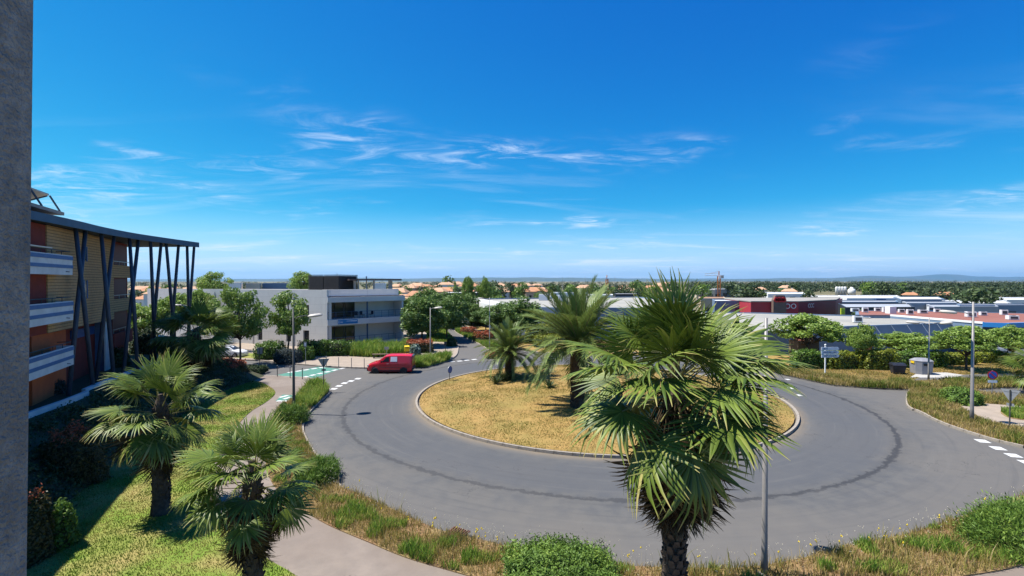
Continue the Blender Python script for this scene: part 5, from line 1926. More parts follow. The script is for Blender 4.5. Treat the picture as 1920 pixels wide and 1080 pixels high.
AV = [tree_meshes('avenue', 100 + k, 2.9, 2.7, M['leaf_avenue'], 60, 200, 0.15, trunk_h=1.9, flat=0.9) for k in range(3)]
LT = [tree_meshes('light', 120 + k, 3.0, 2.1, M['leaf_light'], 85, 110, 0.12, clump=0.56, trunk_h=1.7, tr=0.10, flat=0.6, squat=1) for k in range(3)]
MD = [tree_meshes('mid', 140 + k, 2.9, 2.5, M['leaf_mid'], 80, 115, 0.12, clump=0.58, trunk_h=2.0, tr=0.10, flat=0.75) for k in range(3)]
G1 = 'street trees by the office'
for i, (u, v, Y, rad, mset, lab, nm) in enumerate((
        (450, 600, 53.5, 3.0, MD, 'rounded street tree beside the white car', 'street_tree'),
        (538, 594, 60.5, 3.1, MD, 'rounded street tree in front of the office corner windows', 'street_tree'),
        (265, 600, 62, 3.3, LT, 'light green tree seen between the first canopy columns', 'street_tree'),
        (328, 585, 66, 3.4, LT, 'light green tree seen behind the canopy tip', 'street_tree'),
        (405, 600, 64, 3.0, MD, 'rounded street tree behind the bushy fan palm', 'street_tree'),
        (372, 575, 72, 2.8, LT, 'small light tree against the long office wall', 'street_tree'))):
    p = at(u, v, Y)
    m_ = mset[i % 3]
    s_ = rad / 2.95
    put_tree(nm, lab, m_, p.x, Y, 0.1, s_, i * 1.7, G1, sz=(p.z - 0.1) / (1.9 + 2.4 * 0.75))
G2 = 'dark avenue trees'
for i, (u, v, Y, rad, lab) in enumerate((
        (838, 592, 76, 3.1, 'dark round avenue tree standing beside the road mouth'),
        (789, 598, 69, 3.6, 'dark avenue tree next to the office corner'),
        (812, 586, 80, 3.4, 'dark avenue tree second along the pavement row'),
        (768, 588, 82, 3.6, 'dark tree pressed against the end of the office'),
        (850, 578, 96, 3.1, 'dark avenue tree behind the one at the road mouth'),
        (830, 574, 104, 3.5, 'dark avenue tree deep in the row behind the office'),
        (874, 576, 104, 3.2, 'far dark avenue tree at the end of the avenue'),
        (798, 572, 100, 4.0, 'far dark tree behind the office pavement row'),
        (888, 588, 100, 2.5, 'avenue tree on the grass bank, farthest from the roundabout'),
        (911, 594, 91, 2.5, 'avenue tree on the grass bank between the thin lamp and the far one'),
        (935, 594, 84, 3.2, 'broad avenue tree on the grass bank behind the thin lamp'),
        (976, 592, 76, 3.4, 'dark broad tree above the yellow hedge'))):
    p = at(u, v, Y)
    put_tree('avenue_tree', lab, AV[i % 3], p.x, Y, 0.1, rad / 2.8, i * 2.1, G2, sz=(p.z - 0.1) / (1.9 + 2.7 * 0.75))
G3 = 'light green trees behind the lay-by'
for i, (u, v, Y, rad, lab) in enumerate((
        (1513, 624, 57, 4.6, 'large spreading light green tree behind the direction sign'),
        (1615, 640, 51.8, 1.6, 'small thin light green tree in front of the hedge'),
        (1698, 645, 56, 3.9, 'spreading light green tree behind the waste containers'),
        (1812, 645, 50.3, 3.1, 'umbrella shaped light green tree beside the tall right-hand lamp'),
        (1898, 640, 54, 3.3, 'light green tree behind the parked white hatchback'),
        (1345, 640, 58, 3.2, 'light green tree hidden behind the tall fan palm'))):
    p = at(u, v, Y)
    put_tree('light_tree', lab, LT[i % 3], p.x, Y, 0.1, rad / 3.0, i * 1.3 + 0.5, G3, sz=max(0.5, (p.z - 0.1) / (1.7 + 2.1 * 0.75)))
for i, (u, v, Y, rad, lab) in enumerate(((402, 534, 95, 3.2, 'bright leafy tree rising over the office roof'), (567, 530, 92, 2.6, 'leafy tree beside the dark roof box'))):
    p = at(u, v, Y)
    put_tree('roof_line_tree', lab, tree_meshes('tall', 170 + i, 3.0, 2.1, M['leaf_light'], 48, 150, 0.14, trunk_h=(p.z / (rad / 3.0) - 1.5), tr=0.16), p.x, Y, 0, rad / 3.0, i, 'trees over the office roof', sz=rad / 3.0)
for i, (u, v, Y, rad, lab) in enumerate(((877, 549, 150, 2.6, 'small clipped bright tree in front of the dark showroom'), (909, 549, 150, 2.6, 'small clipped bright tree right of the dark showroom'))):
    p = at(u, v, Y)
    put_tree('clipped_tree', lab, LT[i], p.x, Y, LOW, rad / 3.0, i, 'clipped trees at the showroom', sz=(p.z - LOW) / 3.3)

# far trees and woods
FT = []
for k in range(4):
    cen = [np.array([math.cos(a) * 1.6, math.sin(a) * 1.6, 3.2 + 0.8 * math.sin(a * 2 + k)]) for a in np.linspace(0, 6.28, 6)[:5]] + [np.array([0, 0, 4.4])]
    V, Q, tint = leaf_cloud(cen, [1.6] * 6, [70] * 6, 0.42, 300 + k, flat=0.85)
    FT.append((MB().tube([(0, 0, 0), (0, 0, 2.6)], [0.25, 0.15], 6).mesh('far_trunk', M['bark']), np_mesh('far_crown', V, Q, None, (M['leaf_dark'], M['leaf_mid'], M['leaf_dark'], M['leaf_avenue'])[k], tint=tint)))
rnd = random.Random(5)
FARLAB = 'small dark tree among the distant tiled houses'
for k in range(190):
    if k < 30:
        u, Y, s = rnd.uniform(255, 560), rnd.uniform(160, 330), rnd.uniform(0.9, 1.5)
    elif k < 75:
        u, Y, s = rnd.uniform(740, 930), rnd.uniform(200, 420), rnd.uniform(0.8, 1.5)
    elif k < 130:
        u, Y, s = rnd.uniform(900, 1260), rnd.uniform(210, 560), rnd.uniform(0.8, 1.7)
    else:
        u, Y, s = rnd.choice([rnd.uniform(900, 1290), rnd.uniform(1290, 1540), rnd.uniform(1625, 1700)]), rnd.uniform(230, 420), rnd.uniform(0.9, 1.7)
    zone = ('seen under the blue canopy' if u < 380 else 'above the office roof line') if k < 30 else ('behind the roof canopy of the office' if u < 800 else 'above the avenue trees' if u < 870 else 'just right of the avenue') if k < 75 else \
        ('beyond the big store, left end' if u < 1000 else 'beyond the big store, above its plant boxes' if u < 1080 else 'near the smaller crane' if u < 1160 else 'behind the tall fan palm') if k < 130 else ('among the warehouses by the red store' if u > 1400 else 'below the larger crane' if u > 1290 else 'among the far suburb roofs') 
    ZL = '%s distant tree %s%s' % (('dark', 'mid green', 'dark', 'deep green')[k % 4], zone, ', far back' if Y > 330 else '')
    put_tree('far_tree', ZL, FT[k % 4], (u - CX) / F * Y, Y, LOW, s, k, 'distant trees', sz=s * rnd.uniform(0.8, 1.25))
for u, Y, s, lab in ((1404, 215, 2.2, 'broad dark tree clump behind the red store gable'), (944 - 23, 330, 2.0, 'dark umbrella pine on the skyline beyond the avenue'), (840, 330, 1.9, 'tall thin tree on the skyline above the tiled roofs'), (1620, 116, 1.0, 'small palm like tree on the maroon shed forecourt'), (1830, 155, 2.0, 'broad green tree left of the white edge warehouse'), (1517, 200, 1.0, 'slim dark conifer behind the maroon wall')):
    put_tree('far_tree', lab, FT[int(s * 10) % 4], (u - CX) / F * Y, Y, LOW, s, s, 'distant trees', sz=s * (1.35 if u in (840, 1517) else 0.8))


M['leaf_wood'] = leaf_mat('far wood leaf', (0.018, 0.034, 0.014), (0.040, 0.066, 0.024), (0.085, 0.11, 0.04), rough=0.7, trans=0.15)


def wood(name, label, spots, seed, mats):
    """a far wood that reads as one mass"""
    rg = np.random.default_rng(seed)
    cen, rad, cnt = [], [], []
    for x, y, s in spots:
        cen.append((x, y, LOW + s * 0.9))
        rad.append(s)
        cnt.append(46)
    V, Q, tint = leaf_cloud(cen, rad, cnt, 0.95, seed, flat=0.75)
    tint = np.clip(tint + np.repeat(np.repeat(rg.normal(0, 0.22, len(cen)), cnt), 4), 0, 1)
    return tag(obj(name, np_mesh(name, V, Q, None, mats, tint=tint)), label, kind='stuff')


sp_ = []
for k in range(1500):
    u = rnd.uniform(1290, 2050)
    Y = 250 * (1500 / 250.0) ** rnd.random()
    if u < 1640 and Y < 430:
        continue
    if u > 1640 and Y < 280 and rnd.random() < 0.6:
        continue
    sp_.append(((u - CX) / F * Y, Y, rnd.uniform(2.6, 4.6) * (1 + Y / 1500)))
wood('woods', 'dark green woods stretching to the horizon behind the warehouses', sp_, 71, M['leaf_wood'])
sp_ = []
for k in range(700):
    u = rnd.uniform(60, 1300)
    Y = 420 * (2200 / 420.0) ** rnd.random()
    sp_.append(((u - CX) / F * Y, Y, rnd.uniform(2.2, 3.8) * (1 + Y / 1600)))
wood('treeline', 'dark treeline beyond the distant tiled houses', sp_, 72, M['leaf_wood'])


# ---- shrubs and hedges
def shrub(name, label, cat, x, y, sx, sy, h, leaf, n=2600, size=0.07, rz=0.0, boxy=0.35, z=0.13, group=None, seed=None, red=None, rough=0.10, ratio=0.5):
    """a rounded or boxy shrub: leaf faces over a lumpy body"""
    seed = seed if seed is not None else int(abs(x * 31 + y * 17)) % 9999
    rg = np.random.default_rng(seed)
    d = rg.normal(size=(n, 3))
    d[:, 2] = np.abs(d[:, 2]) * 1.0
    d /= np.linalg.norm(d, axis=1)[:, None]
    m_ = np.max(np.abs(d), axis=1)
    d = d * ((1 - boxy) + boxy / m_)[:, None]
    lump = 1 + 0.13 * (vnoise(d[:, 0] * 3 + seed, d[:, 1] * 3 + d[:, 2] * 2, seed) - 0.5) * 2 + 0.10 * (vnoise(d[:, 0] * 7 + seed, d[:, 1] * 7 + d[:, 2] * 5, seed + 1) - 0.5) * 2
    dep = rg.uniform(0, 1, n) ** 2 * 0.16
    P = d * (lump - dep + rg.normal(0, rough * 0.35, n))[:, None]
    P = P * np.array([sx / 2, sy / 2, h])
    nrm = d / np.linalg.norm(d, axis=1)[:, None] * 0.7 + rg.normal(size=(n, 3)) * 0.55
    nrm /= np.linalg.norm(nrm, axis=1)[:, None]
    a = np.cross(nrm, rg.normal(size=(n, 3)))
    a /= np.linalg.norm(a, axis=1)[:, None]
    b = np.cross(nrm, a)
    s = size * rg.uniform(0.6, 1.4, n)[:, None]
    if ratio < 0.3:                                 # needle sprays point outwards
        a = d / np.linalg.norm(d, axis=1)[:, None] + rg.normal(size=(n, 3)) * 0.55 + np.array([0, 0, 0.25])
        a /= np.linalg.norm(a, axis=1)[:, None]
        b = np.cross(nrm, a)
    V = np.stack([P - a * s, P - b * s * ratio, P + a * s, P + b * s * ratio], 1).reshape(-1, 3)
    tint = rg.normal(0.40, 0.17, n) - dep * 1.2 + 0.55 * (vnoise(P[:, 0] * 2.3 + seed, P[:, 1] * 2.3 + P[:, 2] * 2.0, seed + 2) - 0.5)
    if red is not None:
        k = np.clip((P[:, 2] / h - red) / 0.2, 0, 1)
        tint = np.where(rg.random(n) < k, rg.normal(0.9, 0.12, n), tint * 0.6)
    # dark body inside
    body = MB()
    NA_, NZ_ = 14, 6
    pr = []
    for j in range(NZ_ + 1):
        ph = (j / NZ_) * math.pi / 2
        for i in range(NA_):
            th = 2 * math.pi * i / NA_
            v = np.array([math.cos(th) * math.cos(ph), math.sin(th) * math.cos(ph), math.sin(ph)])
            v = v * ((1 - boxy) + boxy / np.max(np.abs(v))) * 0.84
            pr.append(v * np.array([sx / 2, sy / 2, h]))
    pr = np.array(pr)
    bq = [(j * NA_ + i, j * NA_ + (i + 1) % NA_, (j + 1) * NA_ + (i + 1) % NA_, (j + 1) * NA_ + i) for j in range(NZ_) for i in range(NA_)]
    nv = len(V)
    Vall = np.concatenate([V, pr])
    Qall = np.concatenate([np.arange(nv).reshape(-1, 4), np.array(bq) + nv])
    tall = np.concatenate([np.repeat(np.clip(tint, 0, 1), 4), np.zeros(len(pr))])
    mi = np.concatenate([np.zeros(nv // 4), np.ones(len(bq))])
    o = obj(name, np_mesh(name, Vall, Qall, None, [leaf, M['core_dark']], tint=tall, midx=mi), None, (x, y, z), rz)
    return tag(o, label, cat, group)


def shrub_px(name, label, cat, u0, u1, vt, vb, leaf, depth=None, z=0.13, **kw):
    """a shrub spanning pixels u0..u1 whose front foot is at row vb and top at row vt"""
    f = G((u0 + u1) / 2, vb, z)
    w = (u1 - u0) / F * f.y
    dp = depth or min(w, 2.2)
    Y = f.y + dp / 2
    x = ((u0 + u1) / 2 - CX) / F * Y
    top = at((u0 + u1) / 2, vt, Y).z
    return shrub(name, label, cat, x, Y, w, dp, max(0.3, top - z), leaf, z=z, **kw)


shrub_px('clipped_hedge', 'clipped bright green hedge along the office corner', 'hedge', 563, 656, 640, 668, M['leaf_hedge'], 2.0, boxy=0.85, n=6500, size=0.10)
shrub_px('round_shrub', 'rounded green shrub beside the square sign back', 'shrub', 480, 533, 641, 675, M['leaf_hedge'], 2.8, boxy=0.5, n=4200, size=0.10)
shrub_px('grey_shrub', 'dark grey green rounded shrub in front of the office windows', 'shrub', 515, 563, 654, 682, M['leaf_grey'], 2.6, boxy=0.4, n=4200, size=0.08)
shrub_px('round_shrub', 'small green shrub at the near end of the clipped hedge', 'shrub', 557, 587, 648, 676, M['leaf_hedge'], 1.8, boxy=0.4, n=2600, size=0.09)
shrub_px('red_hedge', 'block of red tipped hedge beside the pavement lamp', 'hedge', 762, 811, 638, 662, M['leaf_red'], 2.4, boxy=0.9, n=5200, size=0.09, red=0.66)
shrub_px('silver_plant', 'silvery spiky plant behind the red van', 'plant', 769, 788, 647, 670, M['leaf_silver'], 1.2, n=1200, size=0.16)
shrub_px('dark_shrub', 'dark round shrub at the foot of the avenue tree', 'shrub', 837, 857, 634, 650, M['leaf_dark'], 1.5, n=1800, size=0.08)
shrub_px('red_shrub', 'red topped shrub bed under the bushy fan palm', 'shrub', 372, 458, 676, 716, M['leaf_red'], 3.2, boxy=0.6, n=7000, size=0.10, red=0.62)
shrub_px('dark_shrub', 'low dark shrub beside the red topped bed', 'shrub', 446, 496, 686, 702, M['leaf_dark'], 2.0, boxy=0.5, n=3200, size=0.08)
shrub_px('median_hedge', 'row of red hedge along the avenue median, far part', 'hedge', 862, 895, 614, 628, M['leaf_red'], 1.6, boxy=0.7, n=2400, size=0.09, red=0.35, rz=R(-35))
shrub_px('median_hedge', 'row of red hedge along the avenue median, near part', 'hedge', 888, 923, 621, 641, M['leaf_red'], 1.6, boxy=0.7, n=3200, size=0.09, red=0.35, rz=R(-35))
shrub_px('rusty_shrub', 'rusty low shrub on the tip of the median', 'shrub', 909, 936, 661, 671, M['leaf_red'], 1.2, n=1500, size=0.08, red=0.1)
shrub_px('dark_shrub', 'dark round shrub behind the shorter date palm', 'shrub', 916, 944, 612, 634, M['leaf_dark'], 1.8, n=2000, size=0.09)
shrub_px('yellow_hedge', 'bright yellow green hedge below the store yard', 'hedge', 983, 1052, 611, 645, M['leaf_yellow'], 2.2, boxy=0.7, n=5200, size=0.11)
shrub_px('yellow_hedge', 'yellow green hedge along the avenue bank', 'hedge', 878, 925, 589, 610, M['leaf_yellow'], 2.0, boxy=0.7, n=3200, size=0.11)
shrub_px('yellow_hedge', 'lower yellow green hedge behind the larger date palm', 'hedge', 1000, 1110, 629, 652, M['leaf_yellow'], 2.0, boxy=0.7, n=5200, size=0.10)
# long hedge behind the lay-by in sections
hs = [(1488, 1545, 659, 692, 'leaf_hedge', 'dark end section of the long hedge, left of the direction sign'), (1545, 1612, 660, 693, 'leaf_yellow', 'hedge section just right of the direction sign'),
      (1612, 1678, 657, 694, 'leaf_yellow', 'yellow tipped hedge section left of the black bin'), (1672, 1762, 660, 690, 'leaf_hedge', 'hedge section behind the waste containers'),
      (1755, 1826, 662, 685, 'leaf_yellow', 'yellow tipped hedge section right of the grey container'), (1822, 1893, 660, 681, 'leaf_yellow', 'hedge section in front of the parked white hatchback')]
for u0, u1, vt, vb, mm, lab in hs:
    shrub_px('long_hedge', lab, 'hedge', u0, u1, vt, vb, M[mm], 2.0, boxy=0.85, n=5200, size=0.10, group='long hedge behind the lay-by')
# junipers near the camera
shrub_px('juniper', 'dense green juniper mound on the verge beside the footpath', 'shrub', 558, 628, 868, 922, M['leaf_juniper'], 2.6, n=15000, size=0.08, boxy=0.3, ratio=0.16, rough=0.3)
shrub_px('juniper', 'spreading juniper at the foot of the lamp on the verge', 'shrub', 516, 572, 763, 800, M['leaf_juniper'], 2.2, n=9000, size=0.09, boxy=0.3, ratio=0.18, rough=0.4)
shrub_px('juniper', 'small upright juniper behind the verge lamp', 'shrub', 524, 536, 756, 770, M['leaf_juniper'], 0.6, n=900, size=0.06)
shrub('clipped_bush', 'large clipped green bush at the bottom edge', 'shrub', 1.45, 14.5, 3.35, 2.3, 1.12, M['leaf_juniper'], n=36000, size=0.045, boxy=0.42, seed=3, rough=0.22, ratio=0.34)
pb_ = G(1880, 1035, 0.13)
shrub('spreading_bush', 'wide bright green bush at the lower right corner', 'shrub', 18.0, 17.3, 4.2, 2.3, 0.95, M['leaf_juniper'], n=32000, size=0.070, boxy=0.25, rz=R(20), seed=5, rough=0.5, ratio=0.24)
shrub_px('juniper', 'dark low juniper behind the tall right-hand lamp', 'shrub', 1775, 1836, 727, 762, M['leaf_juniper'], 2.2, n=5000, size=0.07, boxy=0.3)
shrub_px('bank_shrub', 'orange tipped shrub in the shade below the apartments', 'shrub', 70, 190, 806, 925, M['leaf_red'], 2.2, n=9000, size=0.06, boxy=0.2, red=0.80)
shrub_px('bank_shrub', 'leafy red tipped shrub catching light at the bottom left', 'shrub', 78, 132, 945, 1040, M['leaf_hedge'], 1.0, n=2600, size=0.06, boxy=0.2)
shrub_px('bank_shrub', 'dark leafy shrub beside the wall pier', 'shrub', 30, 80, 930, 1075, M['leaf_red'], 1.4, n=3600, size=0.055, boxy=0.2, red=0.9)
shrub_px('terrace_shrub', 'dark shrub on the terrace below the lowest balcony', 'shrub', 82, 116, 712, 742, M['leaf_grey'], 1.0, z=TZ, n=1800, size=0.06)
shrub_px('terrace_shrub', 'dark hedge on the terrace by the entrance', 'shrub', 190, 238, 655, 690, M['leaf_dark'], 1.6, z=TZ, n=2600, size=0.08)
shrub_px('terrace_shrub', 'dark leafy hedge behind the far canopy columns', 'shrub', 245, 300, 620, 665, M['leaf_dark'], 2.0, z=TZ, n=4000, size=0.10)

# ground cover on the bank (nobody could count it)
rg = np.random.default_rng(8)
cen = []
for i in range(len(rows) - 1):
    for k in range(26):
        a_ = rows[i][0].lerp(rows[i + 1][0], rg.random())
        b_ = rows[i][-1].lerp(rows[i + 1][-1], rg.random())
        t_ = 0.14 + 0.86 * rg.random()
        p = a_.lerp(b_, t_)
        cen.append((p.x, p.y, p.z + 0.35 * math.sin(t_ * math.pi) + 0.12))
V, Q, tint = leaf_cloud(cen, rg.uniform(0.28, 0.55, len(cen)), [34] * len(cen), 0.075, 9, flat=0.7)
tag(obj('ground_cover', np_mesh('ground_cover', V, Q, None, M['leaf_dark'], tint=tint)), 'dark evergreen ground cover on the shaded bank', kind='stuff')


# ---- spiky rosettes on the island
def agave(label, x, y, n, L, leaf, seed):
    rgx = random.Random(seed)
    t = thing('agave', label, 'plant', (x, y, float(island_z(x, y))), 0, 'spiky plants on the island')
    for k in range(n):
        az, el = k * 2.4, R(rgx.uniform(12, 78))
        l_ = L * rgx.uniform(0.7, 1.1)
        V = []
        for tt, w in ((0, 0.045), (0.4, 0.06), (1.0, 0.004)):
            xx = l_ * tt
            V += [(xx, -w, 0.02 - 0.08 * l_ * tt * tt), (xx, 0, -0.08 * l_ * tt * tt), (xx, w, 0.02 - 0.08 * l_ * tt * tt)]
        me = np_mesh('leaf', V, [(0, 1, 4, 3), (1, 2, 5, 4), (3, 4, 7, 6), (4, 5, 8, 7)], None, leaf, tint=[rgx.uniform(0.2, 0.8)] * 9)
        place_frond(me, 'leaf', t, 0.02, az, el, 0, 1.0, 0.03)


for i, (u, v, n_, L_, mm, lab) in enumerate(((930, 722, 34, 0.9, 'leaf_dark', 'dark spiky rosette at the foot of the shorter date palm, nearest the kerb'), (944, 716, 40, 1.1, 'leaf_dark', 'largest dark spiky rosette in front of the shorter date palm'),
                                       (958, 714, 30, 0.9, 'leaf_dark', 'dark spiky rosette right of the shorter palm trunk'), (1030, 732, 34, 0.8, 'leaf_dark', 'lone spiky rosette on open grass between the two date palms'),
                                       (1028, 705, 26, 1.1, 'leaf_silver', 'pale silvery agave behind the lone rosette'))):
    p = G(u, v, 0.3)
    agave(lab, p.x, p.y, n_, L_, M[mm], i)


# ---- grass
def blades(name, label, poly, n, h, w, leaf, zfun, seed, patch=1.2, green=0.5, lean=0.5, clump=0.0, tall=0.0, spread_tint=0.22, hpatch=0.5, mask=None, dry=0.0):
    rg = np.random.default_rng(seed)
    P = np.array([(p[0], p[1]) for p in poly])
    lo, hi = P.min(0), P.max(0)
    X, Yy = [], []
    got = 0
    while got < n:
        x = rg.uniform(lo[0], hi[0], n * 2)
        y = rg.uniform(lo[1], hi[1], n * 2)
        k = in_poly(x, y, poly)
        if mask is not None:
            k &= mask(x, y, rg)
        X.append(x[k])
        Yy.append(y[k])
        got += k.sum()
    X, Yy = np.concatenate(X)[:n], np.concatenate(Yy)[:n]
    g = vnoise(X / patch, Yy / patch, seed)
    g2 = vnoise(X / (patch * 0.35) + 9, Yy / (patch * 0.35), seed + 5)
    hh = h * rg.uniform(0.5, 1.3, n) * (1 - hpatch + 2 * hpatch * (0.6 * g + 0.4 * g2))
    if tall:
        hh = np.where(rg.random(n) < tall, hh * rg.uniform(1.8, 2.8, n), hh)
    a = rg.uniform(0, 2 * math.pi, n)
    ln = rg.uniform(0.1, lean, n) * hh
    la = rg.uniform(0, 2 * math.pi, n)
    z = zfun(X, Yy)
    ww = w * rg.uniform(0.6, 1.4, n)
    dx, dy = np.cos(a) * ww, np.sin(a) * ww
    lx, ly = np.cos(la) * ln, np.sin(la) * ln
    V = np.stack([np.stack([X - dx, Yy - dy, z], 1), np.stack([X + dx, Yy + dy, z], 1),
                  np.stack([X + dx * 0.8 + lx * 0.35, Yy + dy * 0.8 + ly * 0.35, z + hh * 0.6], 1), np.stack([X - dx * 0.8 + lx * 0.35, Yy - dy * 0.8 + ly * 0.35, z + hh * 0.6], 1),
                  np.stack([X + lx, Yy + ly, z + hh], 1)], 1).reshape(-1, 3)
    b = np.arange(n) * 5
    Q = np.stack([b, b + 1, b + 2, b + 3], 1)
    T = np.stack([b + 3, b + 2, b + 4], 1)
    tint = np.clip(0.5 - (g * 0.65 + g2 * 0.35 - 0.5) * 1.5 * green + rg.normal(0, spread_tint, n) + (0.5 - green) * 0.5 + dry, 0, 1)
    return tag(obj(name, np_mesh(name, V, Q, T, leaf, tint=np.repeat(tint, 5))), label, kind='stuff')


flat = lambda zz: (lambda x, y: np.full(x.shape, zz))
vis = [(p.x, p.y) for p in lawn_edge] + [(-23.5, 46), (-24, 40), (-20, 24), (-16, 14), (-6, 13.5)]
blades('lawn_grass', 'short mown grass of the sunny lawn', vis, 90000, 0.05, 0.010, M['blade'], flat(0.15), 31, patch=1.5, green=1.0, spread_tint=0.17, dry=-0.09)
isl = [(IC[0] + (IR - 0.2) * math.cos(a), IC[1] + (IR - 0.2) * math.sin(a)) for a in np.linspace(0, 2 * math.pi, 60)[:-1]]
blades('island_grass', 'dry mown grass on the traffic island', isl, 90000, 0.06, 0.014, M['blade'], island_z, 32, patch=2.2, green=0.5, spread_tint=0.18, mask=lambda x, y, rg: vnoise(np.hypot(x - IC[0], y - IC[1]) * 1.1, np.arctan2(y - IC[1], x - IC[0]) * 5, 9) * 0.6 + vnoise(x * 1.4, y * 1.4, 12) * 0.4 > rg.uniform(0.15, 0.62, x.shape))
vf = lambda x, y: np.full(x.shape, 0.16)
vnear = [p for p in verge_poly]
blades('verge_grass', 'long dry grass and weeds on the roadside verge', vnear, 60000, 0.19, 0.010, M['blade'], vf, 33, patch=0.9, green=0.55, lean=0.7, dry=0.10, tall=0.05, hpatch=0.8)
tuft = lambda x, y, rg: vnoise(x / 0.7 + 3, y / 0.7, 77) > 0.69
blades('green_tufts', 'bright green weed tufts on the roadside verge', vnear, 20000, 0.27, 0.014, M['blade_green'], vf, 34, patch=0.8, green=0.7, lean=0.6, mask=tuft, hpatch=0.7)
blades('verge_grass', 'straw coloured grass on the verge corner by the no parking sign', [(p.x, p.y) for p in right_v], 26000, 0.30, 0.016, M['blade'], flat(0.12), 35, patch=1.2, green=0.75, lean=0.7, dry=0.10,
       mask=lambda x, y, rg: ~in_poly(x, y, rp), hpatch=0.7)
blades('verge_grass', 'weeds in the small bed inside the pale path', [(p.x, p.y) for p in ri], 2600, 0.32, 0.02, M['blade_green'], flat(0.19), 36, green=0.6)
bv_ = px([(1440, 694), (1465, 701), (1515, 712), (1565, 722), (1640, 727), (1702, 729.5), (1815, 729.5), (1900, 725.5), (1990, 716.5), (1990, 712), (1810, 715), (1700, 717), (1600, 712), (1520, 700), (1470, 692)], 0.13)
blades('verge_grass', 'long yellow grass along the back kerb under the direction sign', [(p.x, p.y) for p in bv_], 24000, 0.42, 0.022, M['blade'], flat(0.13), 37, patch=1.5, green=0.8, lean=0.7, hpatch=0.8, dry=0.02)
bd_ = px([(1470, 692), (1600, 712), (1700, 717), (1730, 709), (1990, 700), (1990, 672), (1830, 684), (1670, 695), (1500, 690)], 0.13)
blades('bank_grass', 'dry short grass between hedge and lay-by', [(p.x, p.y) for p in bd_], 22000, 0.10, 0.025, M['blade'], flat(0.13), 38, patch=2.5, green=0.4, mask=lambda x, y, rg: ~(in_poly(x, y, [(p.x, p.y) for p in pad]) | in_poly(x, y, [(p.x, p.y) for p in lay])))
cv = px([(776, 689), (800, 687.5), (826, 680.5), (844, 674.5), (845, 669), (815, 671), (780, 677)], 0.12)
blades('corner_grass', 'tall green grass on the pavement corner behind the van', [(p.x, p.y) for p in cv], 8000, 0.62, 0.03, M['blade_green'], flat(0.12), 39, patch=0.9, green=0.5, lean=0.8, hpatch=0.9, spread_tint=0.3)
cw = px([(655, 668), (700, 670), (762, 667), (768, 650), (720, 652), (660, 655)], 0.12)
blades('bed_plants', 'tall green bed plants below the office balcony', [(p.x, p.y) for p in cw], 8000, 0.95, 0.05, M['blade_green'], flat(0.12), 40, patch=1.4, green=0.6, lean=0.7, hpatch=0.9, spread_tint=0.28)
nv_ = px([(604, 722), (616, 735), (604, 748), (592, 760), (575, 768), (553, 764), (560, 745), (575, 730), (590, 724)], 0.12)
blades('nose_grass', 'green grass tuft on the verge nose by the give way sign', [(p.x, p.y) for p in nv_], 9000, 0.50, 0.022, M['blade_green'], flat(0.16), 41, patch=0.9, green=0.45, lean=0.8, hpatch=0.9, spread_tint=0.3)
md_ = [(p.x, p.y) for p in med]
blades('median_grass', 'green planting on the avenue median', md_, 9000, 0.45, 0.05, M['blade_green'], flat(0.13), 42, patch=1.5, green=0.5)
a4 = [(p.x, p.y) for p in av]
blades('avenue_grass', 'grass under the avenue trees', a4, 8000, 0.35, 0.05, M['blade_green'], flat(0.15), 43, patch=2, green=0.6)


# thin seed stalks and flowers along the near kerb
def stalks(name, label, pts, n, seed, colour, hmin, hmax, head):
    rg = np.random.default_rng(seed)
    mb = MB()
    for k in range(n):
        i = rg.integers(0, len(pts) - 1)
        p = pts[i].lerp(pts[i + 1], rg.random())
        x, y = p.x + rg.normal(0, 0.22), p.y - abs(rg.normal(0, 0.45))
        h = rg.uniform(hmin, hmax)
        lx, ly = rg.normal(0, 0.13), rg.normal(0, 0.13)
        q = (x + lx, y + ly, 0.15 + h)
        mb.add([(x - 0.004, y, 0.15), (x + 0.004, y, 0.15), q], [(0, 1, 2)], 0)
        for j in range(2 if head < 0.03 else 1):
            c = Vector(q) + Vector((rg.normal(0, 0.02), rg.normal(0, 0.02), rg.normal(0, 0.03)))
            s = head * rg.uniform(0.7, 1.3)
            mb.add([c + Vector((s, 0, 0)), c + Vector((0, s, 0)), c + Vector((-s, 0, 0)), c + Vector((0, -s, 0)), c + Vector((0, 0, s * 1.6)), c - Vector((0, 0, s * 1.6))],
                   [(0, 1, 4), (1, 2, 4), (2, 3, 4), (3, 0, 4), (1, 0, 5), (2, 1, 5), (3, 2, 5), (0, 3, 5)], 1)
    o = mb.build(name, [M['blade_stem'], colour])
    tag(o, label, kind='stuff')


M['blade_stem'] = mat('dry stem', (0.36, 0.30, 0.14), rough=0.8)
edge_pts = [p for p in near_edge if 6 < p.y < 27 and p.x < 22]
stalks('seed_stalks', 'pale seed heads of wild grass along the kerb', edge_pts, 420, 51, M['flower_white'], 0.3, 0.75, 0.011)
stalks('yellow_flowers', 'small yellow flowers in the verge', edge_pts, 45, 52, M['flower_yellow'], 0.3, 0.5, 0.026)

# ------------------------------------------------------------------ street furniture
M['lamp_head'] = mat('lamp housing', (0.50, 0.46, 0.40), (0.44, 0.41, 0.36), 3, 0.5)
M['lamp_glass'] = mat('lamp glass', (0.60, 0.60, 0.56), rough=0.2)


